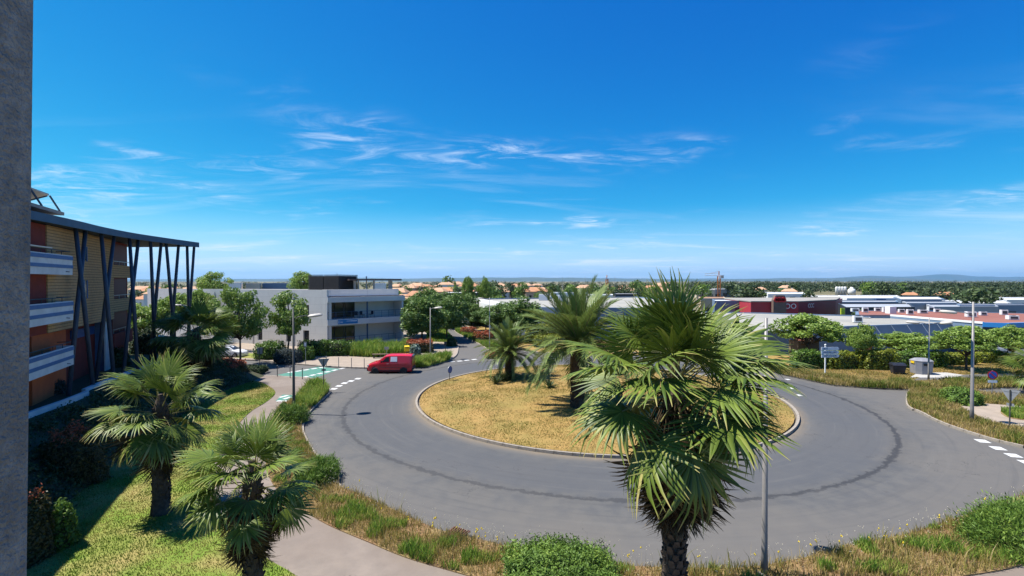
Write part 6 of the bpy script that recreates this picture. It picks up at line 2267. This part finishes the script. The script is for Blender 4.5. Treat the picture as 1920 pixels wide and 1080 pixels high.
def lamp(label, base, h, arms, rad=0.085, head=0.5, arm_len=1.5, arm_z=0.55, pole=None):
    t = thing('street_lamp', label, 'street lamp', tuple(base), 0, 'street lamps')
    pm_ = pole or M['pole']
    MB().tube([(0, 0, 0), (0, 0, 0.9), (0, 0, h)], [rad * 1.25, rad, rad * 0.55], 10).build('pole', pm_, t, smooth=True)
    MB().lathe([(rad * 2.0, 0), (rad * 2.0, 0.04), (rad * 1.3, 0.08)], n=10).build('base_plate', pm_, t)
    z0 = h - arm_z
    for az in arms:
        c, s = math.cos(az), math.sin(az)
        pts = [(0, 0, z0 - 0.1), (c * arm_len * 0.35, s * arm_len * 0.35, z0 + 0.04), (c * arm_len * 0.75, s * arm_len * 0.75, z0 + 0.10), (c * (arm_len - 0.2), s * (arm_len - 0.2), z0 + 0.10)]
        MB().tube(pts, [0.035, 0.03, 0.03, 0.03], 7).build('arm', pm_, t, smooth=True)
        hd = MB().lathe([(0.08, 0.13), (0.30, 0.12), (0.44, 0.05), (0.46, 0.0), (0.40, -0.04)][::-1], n=18, squash=0.72).build('lamp_head', M['lamp_head'], t, smooth=True)
        hd.location = (c * (arm_len + 0.15), s * (arm_len + 0.15), z0 + 0.06)
        hd.rotation_euler = (0, R(-6), az)
        hd.scale = (head / 0.46,) * 3
        gl_ = MB().lathe([(0.34, -0.07), (0.37, -0.035)], n=16, squash=0.72).build('lens', M['lamp_glass'], hd)
    return t


b0 = G(551, 772, 0.16)
lamp('tall dark lamp on the verge nose beside the footpath', b0, 7.1, [R(20)], 0.10, 0.5, 1.25, pole=M['dark_pole'])
b0 = G(807, 671, 0.12)
lamp('single armed lamp on the corner pavement behind the van', b0, 5.95, [R(0)], 0.075, 0.5, 0.8, arm_z=0.1)
b0 = Vector((477 / F * 15.2, 15.2, 0.12))
lamp('near lamp pole standing in the verge beside the tall fan palm', b0, 7.95, [R(118)], 0.088, 0.55, 1.9, arm_z=0.55)
b0 = G(1741, 716, 0.13)
lamp('double armed lamp in front of the grey waste container', b0, 5.75, [R(175), R(-5)], 0.075, 0.55, 1.25, arm_z=0.5)
b0 = G(1822, 792, 0.12)
lamp('tall pale lamp on the verge corner', b0, 7.75, [R(172)], 0.105, 0.5, 1.3, arm_z=0.75)
b0 = G(918, 668, 0.13)
lamp('thin lamp on the avenue median', b0, 7.1, [R(190)], 0.06, 0.4, 0.9, arm_z=0.2)
b0 = G(357, 668, 0.12)
lamp('lamp behind the bushy fan palm', b0, 6.4, [R(180)], 0.06, 0.45, 1.2, arm_z=0.3)
M['sign_grey'] = mat('bare sign back', (0.34, 0.35, 0.36), (0.29, 0.30, 0.31), 4, 0.5, 0.4)
M['sign_white'] = mat('white sign face', (0.74, 0.76, 0.80), (0.68, 0.70, 0.74), 3, 0.45)
M['sign_red'] = mat('red sign face', (0.55, 0.02, 0.03), rough=0.45)
M['sign_mid_blue'] = mat('blue sign face', (0.03, 0.10, 0.42), rough=0.45)


def post(t, h, r=0.03, material=None):
    MB().tube([(0, 0, -0.05), (0, 0, h)], r, 8).build('post', material or M['steel'], t)


# give way signs seen from behind
def give_way(label, u, v, h, rz):
    p = G(u, v, 0.14)
    t = thing('give_way_sign', label, 'road sign', tuple(p), rz, 'give way signs')
    post(t, h, 0.035, M['dark_pole'])
    w, th = 0.45, 0.03
    V = [(-w, y, h) for y in (0.04, 0.07)] + [(w, y, h) for y in (0.04, 0.07)] + [(0, y, h - 0.78) for y in (0.04, 0.07)]
    MB().add(V, [(0, 2, 4), (5, 3, 1), (0, 1, 3, 2), (2, 3, 5, 4), (4, 5, 1, 0)]).build('triangle_plate', M['sign_grey'], t)
    MB().box((0, 0.055, h - 0.92), (0.34, 0.03, 0.16)).build('small_plate', M['sign_grey'], t)
    MB().bar((-0.3, 0.038, h - 0.12), (0.3, 0.038, h - 0.12), 0.02, 0.05).build('bracket', M['steel'], t)


give_way('back of a give way sign on the verge nose', 607, 733, 2.65, R(15))
give_way('back of a give way sign beside the pale path', 1893, 806, 2.45, R(-62))
# square sign back and small sign
p = G(487, 694, 0.12)
t = thing('square_sign', 'back of a square sign in front of the rounded shrub', 'road sign', tuple(p), R(10))
post(t, 2.35, 0.03, M['dark_pole'])
MB().box((0, 0.05, 1.98), (0.5, 0.03, 0.66)).build('sign_plate', M['sign_grey'], t)
MB().box((0, 0.028, 1.98), (0.06, 0.02, 0.6)).build('bracket', M['steel'], t)
p = G(573, 683, 0.12)
t = thing('notice_sign', 'small grey notice sign in front of the clipped hedge', 'road sign', tuple(p), R(-8))
post(t, 2.45, 0.03)
MB().box((0, -0.05, 2.18), (0.36, 0.03, 0.55)).build('sign_plate', M['sign_grey'], t)
MB().box((0, -0.068, 2.18), (0.2, 0.01, 0.35)).build('symbol', M['sign_white'], t)
# keep-right disc on the island, almost edge on
p = G(843, 714, 0.13)
t = thing('keep_right_sign', 'round traffic sign on the island edge seen nearly edge on', 'road sign', tuple(p), R(62))
post(t, 1.3, 0.03, M['dark_pole'])
o = MB().lathe([(0.34, -0.015), (0.34, 0.015)], n=20).build('disc', M['sign_grey'], t)
o.location, o.rotation_euler = (0, -0.045, 1.02), (R(90), 0, 0)
o = MB().lathe([(0.31, 0), (0.31, 0.006)], n=20).build('disc_face', M['sign_mid_blue'], t)
o.location, o.rotation_euler = (0, -0.06, 1.02), (R(90), 0, 0)
p = G(928, 694, 0.13)
t = tag(MB().tube([(0, 0, -0.05), (0, 0, 0.95)], [0.04, 0.035], 8).build('marker_post', M['steel'], loc=tuple(p)), 'thin grey marker post on the far side of the island', 'post')
p = G(847, 668, 0.12)
t = thing('small_sign', 'small dark sign on a post at the avenue pavement corner', 'road sign', (G(835, 667, 0.12)).to_tuple())
post(t, 1.75, 0.035, M['dark_pole'])
MB().box((0, -0.05, 1.5), (0.3, 0.03, 0.42)).build('sign_plate', M['dark_metal'], t)
p = G(725, 671, 0.12)
t = thing('bed_sign', 'grey information board in the bed plants', 'sign', tuple(p))
post(t, 1.0, 0.03)
MB().box((0, -0.04, 1.15), (0.5, 0.04, 0.32)).build('board', M['sign_grey'], t)
# direction sign
p = G(1547, 705, 0.13)
t = thing('direction_sign', 'white direction sign with three arrow boards before the hedge', 'road sign', tuple(p), R(6))
MB().tube([(0, 0, -0.05), (0, 0, 2.95)], 0.065, 10).build('post', M['white_paint'], t)
MB().lathe([(0.08, 2.95), (0.09, 3.0), (0.03, 3.06)], n=10).build('post_cap', M['white_paint'], t)
M['letter_dark'] = mat('dark blue lettering', (0.02, 0.03, 0.10), rough=0.6)
for k, body in enumerate(('SETE', 'MARSEILLAN', "CAP D'AGDE")):
    z = 2.62 - k * 0.345
    dx = (0.42, 0.42, 0.45)[k]
    w = 0.92
    P = [(-w + dx, z - 0.15), (w + dx - 0.12, z - 0.15), (w + dx, z), (w + dx - 0.12, z + 0.15), (-w + dx, z + 0.15)]
    V = [(x, -0.12, zz) for x, zz in P] + [(x, -0.08, zz) for x, zz in P]
    bo = MB().add(V, [(0, 1, 2, 3, 4), (9, 8, 7, 6, 5)] + [(i, 5 + i, 5 + (i + 1) % 5, (i + 1) % 5) for i in range(5)]).build('arrow_board', M['sign_white'], t)
    lettering(body, 0.235, M['letter_dark'], bo, (dx - 0.05 - (0.45 if k == 0 else 0), -0.126, z), 0)
# no parking sign
p = G(1860, 741, 0.12)
t = thing('no_parking_sign', 'round blue and red no parking sign with white plate', 'road sign', tuple(p), R(-12))
post(t, 2.0, 0.03)
for r_, mm, y in ((0.35, 'sign_red', -0.04), (0.275, 'sign_mid_blue', -0.052)):
    o = MB().lathe([(r_, 0), (r_, 0.01)], n=24).build('disc', M[mm], t)
    o.location, o.rotation_euler = (0, y, 1.62), (R(90), 0, 0)
MB().bar((-0.19, -0.066, 1.81), (0.19, -0.066, 1.43), 0.012, 0.07).build('slash', M['sign_red'], t)
MB().box((0, -0.045, 1.1), (0.62, 0.02, 0.2)).build('lower_plate', M['sign_white'], t)
# bollards
for k, (u, v, row) in enumerate(((520, 706, 'near'), (544, 708.5, 'near'), (567, 711, 'near'), (612, 686.5, 'far'), (635, 688.5, 'far'), (659, 690, 'far'), (683, 691, 'far'))):
    p = G(u, v, 0.12)
    lab = {0: 'thin bollard on the near pavement, closest to the red topped bed', 1: 'middle thin bollard on the near pavement at the green crossing', 2: 'thin bollard on the near pavement, closest to the roundabout',
           3: 'thin bollard at the far end of the green crossing', 4: 'second thin bollard right of the green crossing', 5: 'thin bollard third from the green crossing', 6: 'thin bollard nearest the red van'}[k]
    t = thing('bollard', lab, 'bollard', tuple(p), 0, 'thin bollards by the crossing')
    MB().tube([(0, 0, -0.05), (0, 0, 1.02)], 0.035, 8).build('post', M['dark_pole'] if row == 'near' else M['pole'], t)
    MB().lathe([(0.04, 1.02), (0.045, 1.05), (0.02, 1.08)], n=8).build('cap', M['steel'], t)
# waste containers
M['bin_black'] = mat('black plastic bin', (0.018, 0.02, 0.03), (0.026, 0.028, 0.038), 4, 0.4)
M['bin_grey'] = mat('grey container', (0.25, 0.25, 0.27), (0.20, 0.20, 0.22), 2, 0.55)
p = G(1689, 702, 0.16)
t = thing('wheelie_bin', 'black four wheeled waste bin beside the grey container', 'waste bin', (p.x, p.y + 0.4, 0.14), R(-14))
V = [(-0.48, -0.32, 0.14), (0.48, -0.32, 0.14), (0.48, 0.32, 0.14), (-0.48, 0.32, 0.14), (-0.56, -0.40, 0.86), (0.56, -0.40, 0.86), (0.56, 0.40, 0.86), (-0.56, 0.40, 0.86)]
MB().add(V, [(3, 2, 1, 0), (4, 5, 6, 7), (0, 1, 5, 4), (1, 2, 6, 5), (2, 3, 7, 6), (3, 0, 4, 7)]).build('body', M['bin_black'], t)
MB().add([(-0.6, -0.44, 0.865), (0.6, -0.44, 0.865), (0.6, 0.44, 0.865), (-0.6, 0.44, 0.865), (-0.55, -0.2, 1.06), (0.55, -0.2, 1.06), (0.55, 0.3, 1.06), (-0.55, 0.3, 1.06)],
         [(4, 5, 6, 7), (0, 1, 5, 4), (1, 2, 6, 5), (2, 3, 7, 6), (3, 0, 4, 7)]).build('lid', M['bin_black'], t)
for x in (-0.4, 0.4):
    for y in (-0.25, 0.25):
        o = MB().lathe([(0.09, -0.025), (0.09, 0.025)], n=10).build('wheel', M['black'], t)
        o.location, o.rotation_euler = (x, y, 0.09), (0, R(90), 0)
p = G(1740, 703, 0.16)
t = thing('waste_container', 'grey faceted recycling container with yellow edge on the pad', 'waste bin', (p.x, p.y + 0.8, 0.16), R(-8))
prof = [(-0.80, -0.45), (-0.35, -0.72), (0.35, -0.72), (0.80, -0.45), (0.80, 0.45), (0.35, 0.72), (-0.35, 0.72), (-0.80, 0.45)]
n_ = len(prof)
V = [(x * 0.92, y * 0.92, 0.02) for x, y in prof] + [(x * 1.02, y * 1.02, 1.28) for x, y in prof]
MB().add(V, [tuple(range(n_ - 1, -1, -1))] + [(i, (i + 1) % n_, n_ + (i + 1) % n_, n_ + i) for i in range(n_)] + [tuple(range(n_, 2 * n_))]).build('body', M['bin_grey'], t)
V = [(x * 1.05, y * 1.05, 1.281) for x, y in prof] + [(x * 0.62, y * 0.5, 1.50) for x, y in prof]
MB().add(V, [(i, (i + 1) % n_, n_ + (i + 1) % n_, n_ + i) for i in range(n_)] + [tuple(range(n_, 2 * n_))]).build('roof', M['bin_grey'], t)
M['sign_yellow'] = mat('yellow plastic', (0.72, 0.48, 0.02), rough=0.5)
MB().box((0.84, -0.1, 1.12), (0.06, 0.7, 0.22)).build('yellow_flap', M['sign_yellow'], t)
MB().box((0.0, -0.755, 0.95), (0.45, 0.03, 0.2)).build('slot', M['black'], t)
MB().box((-0.83, -0.1, 1.12), (0.06, 0.5, 0.2)).build('yellow_flap', M['sign_yellow'], t)
# letterbox and bench on the pavement behind the van
p = G(763, 673, 0.12)
t = thing('letterbox', 'yellow letterbox peeping over the van roof', 'letterbox', (p.x, p.y, 0.12), R(15))
MB().box((0, 0, 0.45), (0.2, 0.2, 0.9)).build('stand', M['dark_metal'], t)
lb = MB()
V = [(-0.28, -0.2, 0.9), (0.28, -0.2, 0.9), (0.28, 0.2, 0.9), (-0.28, 0.2, 0.9), (-0.28, -0.2, 1.45), (0.28, -0.2, 1.45), (0.28, 0.2, 1.55), (-0.28, 0.2, 1.55)]
lb.add(V, [(3, 2, 1, 0), (4, 5, 6, 7), (0, 1, 5, 4), (1, 2, 6, 5), (2, 3, 7, 6), (3, 0, 4, 7)])
lb.build('box', M['sign_yellow'], t)
MB().box((0, -0.205, 1.33), (0.4, 0.015, 0.06)).build('slot', M['black'], t)
p = G(712, 672, 0.12)
t = thing('bench', 'low wooden bench on the pavement behind the van', 'bench', (p.x, p.y + 0.3, 0.12), R(6))
M['timber'] = mat('weathered timber', (0.20, 0.14, 0.10), (0.15, 0.11, 0.08), 5, 0.8, stretch=(0.3, 4, 4))
for k in range(3):
    MB().box((0, -0.16 + k * 0.16, 0.46), (1.9, 0.14, 0.05)).build('slat', M['timber'], t)
for x in (-0.75, 0.75):
    MB().box((x, 0, 0.215), (0.1, 0.42, 0.43)).build('leg', M['dark_metal'], t)
# brick pillar and little garden wall behind the hedge
p = G(1624, 686, 0.1)
M['brick_red'] = mat('red brick', (0.36, 0.15, 0.09), (0.28, 0.115, 0.075), 5, 0.9, bump=0.3)
M['mortar'] = mat('mortar', (0.42, 0.36, 0.29), (0.36, 0.31, 0.26), 4, 0.95)
t = thing('brick_pillar', 'pale and red brick pillar behind the hedge', 'pillar', ((1625 - CX) / F * 57, 57, 0.0), R(-15))
MB().box((0, 0, 1.25), (0.86, 0.86, 2.5)).build('core', M['mortar'], t)
bme = MB().box((0, 0, 0), (0.42, 0.05, 0.19)).mesh('brick', M['brick_red'])
for i in range(11):
    for k in range(2):
        for ax, (ox, oy, rz_) in enumerate(((0, -0.44, 0), (0.44, 0, math.pi / 2))):
            o = obj('brick', bme, t, (ox + (-0.22 + 0.44 * k if ax == 0 else 0), oy + (-0.22 + 0.44 * k if ax else 0), 0.2 + i * 0.215), rz_)
MB().box((0, 0, 2.56), (1.0, 1.0, 0.12)).build('coping', M['concrete'], t)
t = thing('garden_shed', 'small brown tiled garden shed left of the direction sign', 'shed', ((1508 - CX) / F * 58.5, 58.5, 0.0), 0)
MB().box((0, 0, 1.1), (2.4, 2.0, 2.2)).build('wall', M['timber'], t)
MB().add([(-1.4, -1.2, 2.2), (1.4, -1.2, 2.2), (1.4, 1.2, 2.7), (-1.4, 1.2, 2.7), (-1.4, -1.2, 2.32), (1.4, -1.2, 2.32), (1.4, 1.2, 2.82), (-1.4, 1.2, 2.82)],
         [(3, 2, 1, 0), (4, 5, 6, 7), (0, 1, 5, 4), (1, 2, 6, 5), (2, 3, 7, 6), (3, 0, 4, 7)]).build('roof', M['red_roof'], t)
MB().box((0.3, -1.02, 0.95), (0.8, 0.05, 1.9)).build('door', M['sign_brown'], t)


# ------------------------------------------------------------------ vehicles
def car_paint(name, c, rough=0.25):
    m = mat(name, c, rough=rough, spec=0.5)
    b = m.node_tree.nodes['Principled BSDF']
    b.inputs['Coat Weight'].default_value = 0.6
    b.inputs['Coat Roughness'].default_value = 0.08
    return m


M['paint_red'] = car_paint('red van paint', (0.55, 0.015, 0.028))
M['paint_white'] = car_paint('white car paint', (0.74, 0.74, 0.75))
M['paint_blue'] = car_paint('blue car paint', (0.02, 0.05, 0.16))
M['trim'] = mat('black plastic trim', (0.022, 0.022, 0.024), rough=0.6)
M['rim'] = mat('wheel rim', (0.45, 0.45, 0.46), rough=0.35, metal=0.7)
M['head_glass'] = mat('headlight lens', (0.62, 0.64, 0.66), rough=0.1, spec=0.7)
M['tail_glass'] = mat('tail light lens', (0.35, 0.01, 0.01), rough=0.15, spec=0.6)


def lerp_st(st, x):
    for a, b in zip(st[:-1], st[1:]):
        if a[0] <= x <= b[0]:
            t = (x - a[0]) / (b[0] - a[0])
            return [a[i] + (b[i] - a[i]) * t for i in range(len(a))]
    return list(st[-1] if x > st[-1][0] else st[0])


def vehicle(name, label, cat, loc, rz, st, paint, wheels, wr, windows, screen, rear, van=False):
    """st: stations front to back (x, bottom, belt, roof, half width at belt, half width at roof); nose points to -X"""
    t = thing(name, label, cat, loc, rz)
    L = st[-1][0]
    xs_ = sorted({s[0] for s in st} | set(np.linspace(0, L, 22).tolist()))
    V, Fs = [], []
    sec = []
    for x in xs_:
        _, zb, zs, zr, ws, wr_ = lerp_st(st, x)
        half = [(0, zb), (ws * 0.86, zb), (ws * 0.97, zb + 0.10), (ws, zb + (zs - zb) * 0.45), (ws * 0.985, zb + (zs - zb) * 0.82), (ws * 0.955, zs), (wr_ + (ws * 0.955 - wr_) * 0.12, zs + (zr - zs) * 0.88), (wr_ * 0.86, zr - (zr - zs) * 0.02), (0, zr + 0.015)]
        full = [(-y, z) for y, z in half[::-1][:-1]] + [(y, z) for y, z in half[:-1]]
        full = [(y, z) for y, z in half] + [(-y, z) for y, z in half[-2:0:-1]]
        sec.append(full)
        V += [(x - L / 2, y, z) for y, z in full]
    k = len(sec[0])
    for i in range(len(xs_) - 1):
        for j in range(k):
            j2 = (j + 1) % k
            Fs.append((i * k + j, (i + 1) * k + j, (i + 1) * k + j2, i * k + j2))
    Fs.append(tuple(range(k)))
    e = (len(xs_) - 1) * k
    Fs.append(tuple(range(e + k - 1, e - 1, -1)))
    body = MB().add(V, Fs).build('body', paint, t, smooth=True)
    try:
        body.data.set_sharp_from_angle(angle=R(38))
    except Exception:
        pass

    def side(x, f, sgn, out=0.012):
        _, zb, zs, zr, ws, wr_ = lerp_st(st, x)
        ya, za = ws * 0.955, zs
        yb, zb_ = wr_ + (ws * 0.955 - wr_) * 0.12, zs + (zr - zs) * 0.88
        return Vector((x - L / 2, sgn * (ya + (yb - ya) * f + out), za + (zb_ - za) * f))
    for sgn in (-1, 1):
        for (x0b, x1b, x0t, x1t, mm) in windows:
            q = [side(x0b, 0.10, sgn), side(x1b, 0.10, sgn), side(x1t, 0.86, sgn), side(x0t, 0.86, sgn)]
            if sgn > 0:
                q = q[::-1]
            MB().quad(*q).build('side_window' if mm == 'glass' else 'side_panel', M[mm], t)
    for (x0, x1, nm) in ((screen[0], screen[1], 'windscreen'), (rear[0], rear[1], 'rear_window')):
        a, b_ = lerp_st(st, x0), lerp_st(st, x1)
        dz = 0.02
        q = [Vector((x0 - L / 2, -a[5] * 0.80, a[3] + dz)), Vector((x0 - L / 2, a[5] * 0.80, a[3] + dz)), Vector((x1 - L / 2, b_[5] * 0.80, b_[3] + dz)), Vector((x1 - L / 2, -b_[5] * 0.80, b_[3] + dz))]
        sh_ = -0.02 if nm == 'windscreen' else 0.02
        q = [p + Vector((sh_, 0, 0.012)) for p in q]
        MB().quad(*q).build(nm, M['glass'], t)
    for x in wheels:
        for sgn in (-1, 1):
            ws = lerp_st(st, x)[4]
            o = MB().lathe([(wr * 1.22, -0.02), (wr * 1.22, 0.0)], n=20).build('wheel_arch', M['trim'], t)
            o.location, o.rotation_euler = (x - L / 2, sgn * (ws * 0.99 + 0.004), wr * 1.08), (R(-90 * sgn), 0, 0)
            w = MB().lathe([(wr * 0.62, -0.10), (wr * 0.96, -0.10), (wr, -0.06), (wr, 0.04), (wr * 0.95, 0.07), (wr * 0.64, 0.07)], n=20).build('wheel', M['black'], t, smooth=True)
            w.location, w.rotation_euler = (x - L / 2, sgn * (ws * 0.93), wr), (R(-90 * sgn), 0, 0)
            rm = MB().lathe([(wr * 0.62, 0.055), (wr * 0.5, 0.075), (wr * 0.16, 0.06), (0.05, 0.085)], n=14).build('rim', M['rim'] if not van else M['trim'], w)
    for sgn in (-1, 1):
        s0 = lerp_st(st, 0.12)
        MB().box((0.17 - L / 2, sgn * s0[4] * 0.86, s0[2] - 0.06), (0.30, 0.20, 0.15)).build('headlight', M['head_glass'], t)
        s1 = lerp_st(st, L - 0.06)
        MB().box((L / 2 - 0.05, sgn * s1[4] * 0.93, s1[2] - 0.02), (0.09, 0.14, 0.42 if van else 0.2)).build('tail_light', M['tail_glass'], t)
        sm = lerp_st(st, screen[1] * 0.9)
        xm = screen[0] + 0.42
        MB().box((xm - L / 2, sgn * (lerp_st(st, xm)[4] + 0.10), lerp_st(st, xm)[2] + 0.10), (0.13, 0.2, 0.16)).build('mirror', M['trim'], t)
        hx = windows[0][1] - 0.12
        MB().box((hx - L / 2, sgn * (lerp_st(st, hx)[4] + 0.01), lerp_st(st, hx)[2] - 0.14), (0.2, 0.03, 0.04)).build('handle', M['steel'] if van else paint, t)
        MB().box((L * 0.50 - L / 2, sgn * (lerp_st(st, L / 2)[4] + 0.004), lerp_st(st, L / 2)[1] + 0.10), (L * 0.46, 0.03, 0.10)).build('side_sill', M['trim'], t)
    for sgn in (-1, 1):
        for xg in ((1.28, 2.25, 3.02) if van else (1.25, 2.15, 3.0)):
            s_ = lerp_st(st, xg)
            MB().bar((xg - L / 2, sgn * (s_[4] + 0.002), s_[1] + 0.16), (xg - L / 2, sgn * (s_[4] * 0.968 + 0.002), s_[2] - 0.02), 0.016, 0.016).build('door_gap', M['trim'], t)
        if van:
            s_ = lerp_st(st, 3.0)
            MB().bar((1.4 - L / 2, sgn * (s_[4] + 0.001), 0.62), (4.2 - L / 2, sgn * (s_[4] - 0.002), 0.62), 0.02, 0.03).build('side_moulding', M['trim'], t)
    b0 = st[0]
    MB().box((0.05 - L / 2, 0, b0[1] + 0.16), (0.20, b0[4] * 2.12, 0.30)).build('front_bumper', M['trim'] if van else paint, t)
    MB().box((L / 2 - 0.03, 0, st[-1][1] + 0.16), (0.16, st[-1][4] * 2.0, 0.26)).build('rear_bumper', M['trim'] if van else paint, t)
    MB().box((-0.08 - L / 2, 0, b0[1] + 0.22), (0.03, 0.5, 0.11)).build('number_plate', M['sign_white'], t)
    return t


VAN = [(0.0, 0.24, 0.66, 0.70, 0.66, 0.56), (0.12, 0.20, 0.84, 0.90, 0.80, 0.70), (0.5, 0.19, 0.98, 1.04, 0.87, 0.78), (1.0, 0.18, 1.07, 1.14, 0.90, 0.80), (1.35, 0.18, 1.10, 1.44, 0.91, 0.76), (1.78, 0.18, 1.12, 1.75, 0.915, 0.73),
       (2.2, 0.18, 1.13, 1.83, 0.915, 0.74), (3.3, 0.18, 1.13, 1.84, 0.915, 0.75), (4.15, 0.19, 1.12, 1.81, 0.91, 0.75), (4.38, 0.22, 1.10, 1.76, 0.90, 0.73), (4.48, 0.28, 1.04, 1.62, 0.87, 0.68)]
p0, p1 = G(687, 701, 0), G(773, 700, 0)
vp = (p0 + p1) / 2
vehicle('delivery_van', 'red delivery van with white side panel on the roundabout', 'van', (vp.x, vp.y + 0.85, 0.0), R(1.5), VAN, M['paint_red'], (0.82, 3.62), 0.315,
        [(1.45, 2.18, 1.92, 2.18, 'glass'), (2.32, 2.98, 2.34, 2.98, 'sign_white')], (1.05, 1.74), (4.40, 4.46), van=True)
HATCH = [(0.0, 0.24, 0.60, 0.64, 0.62, 0.52), (0.12, 0.19, 0.72, 0.77, 0.76, 0.66), (0.5, 0.18, 0.82, 0.88, 0.83, 0.72), (1.0, 0.17, 0.90, 0.97, 0.86, 0.74), (1.55, 0.17, 0.93, 1.32, 0.87, 0.66), (2.0, 0.17, 0.94, 1.44, 0.87, 0.62),
         (2.6, 0.17, 0.95, 1.46, 0.87, 0.62), (3.2, 0.18, 0.97, 1.40, 0.86, 0.61), (3.7, 0.20, 0.98, 1.22, 0.84, 0.60), (3.95, 0.24, 0.93, 1.02, 0.80, 0.60), (4.05, 0.30, 0.80, 0.86, 0.74, 0.56)]
HW = [(1.32, 2.12, 1.75, 2.12, 'glass'), (2.2, 3.1, 2.2, 2.85, 'glass')]
p = G(424, 672, 0)
vehicle('parked_car', 'white hatchback on the left road beside the street tree', 'car', (p.x - 0.2, p.y + 0.9, 0.0), R(176), HATCH, M['paint_white'], (0.75, 3.25), 0.31, HW, (1.02, 1.7), (3.35, 3.85))
p = at(1866, 655, 60.0)
vehicle('parked_car', 'white hatchback parked behind the hedge on the right', 'car', (p.x, 60.4, 0.45), R(168), HATCH, M['paint_white'], (0.75, 3.25), 0.31, HW, (1.02, 1.7), (3.35, 3.85))
p = at(292, 655, 48.0)
vehicle('parked_car', 'dark blue car parked in shade behind the canopy columns', 'car', (p.x, 48.6, TZ), R(190), HATCH, M['paint_blue'], (0.75, 3.25), 0.31, HW, (1.02, 1.7), (3.35, 3.85))
# ground the right-hand car stands on
kp = MB().prism([(p_.x, p_.y) for p_ in (at(1830, 655, 58.2), at(1960, 655, 58.2), at(1960, 655, 63.5), at(1830, 655, 63.5))], -0.3, 0.45)
tag(kp.build('car_park', M['asphalt']), 'small raised car park behind the hedge', kind='structure')
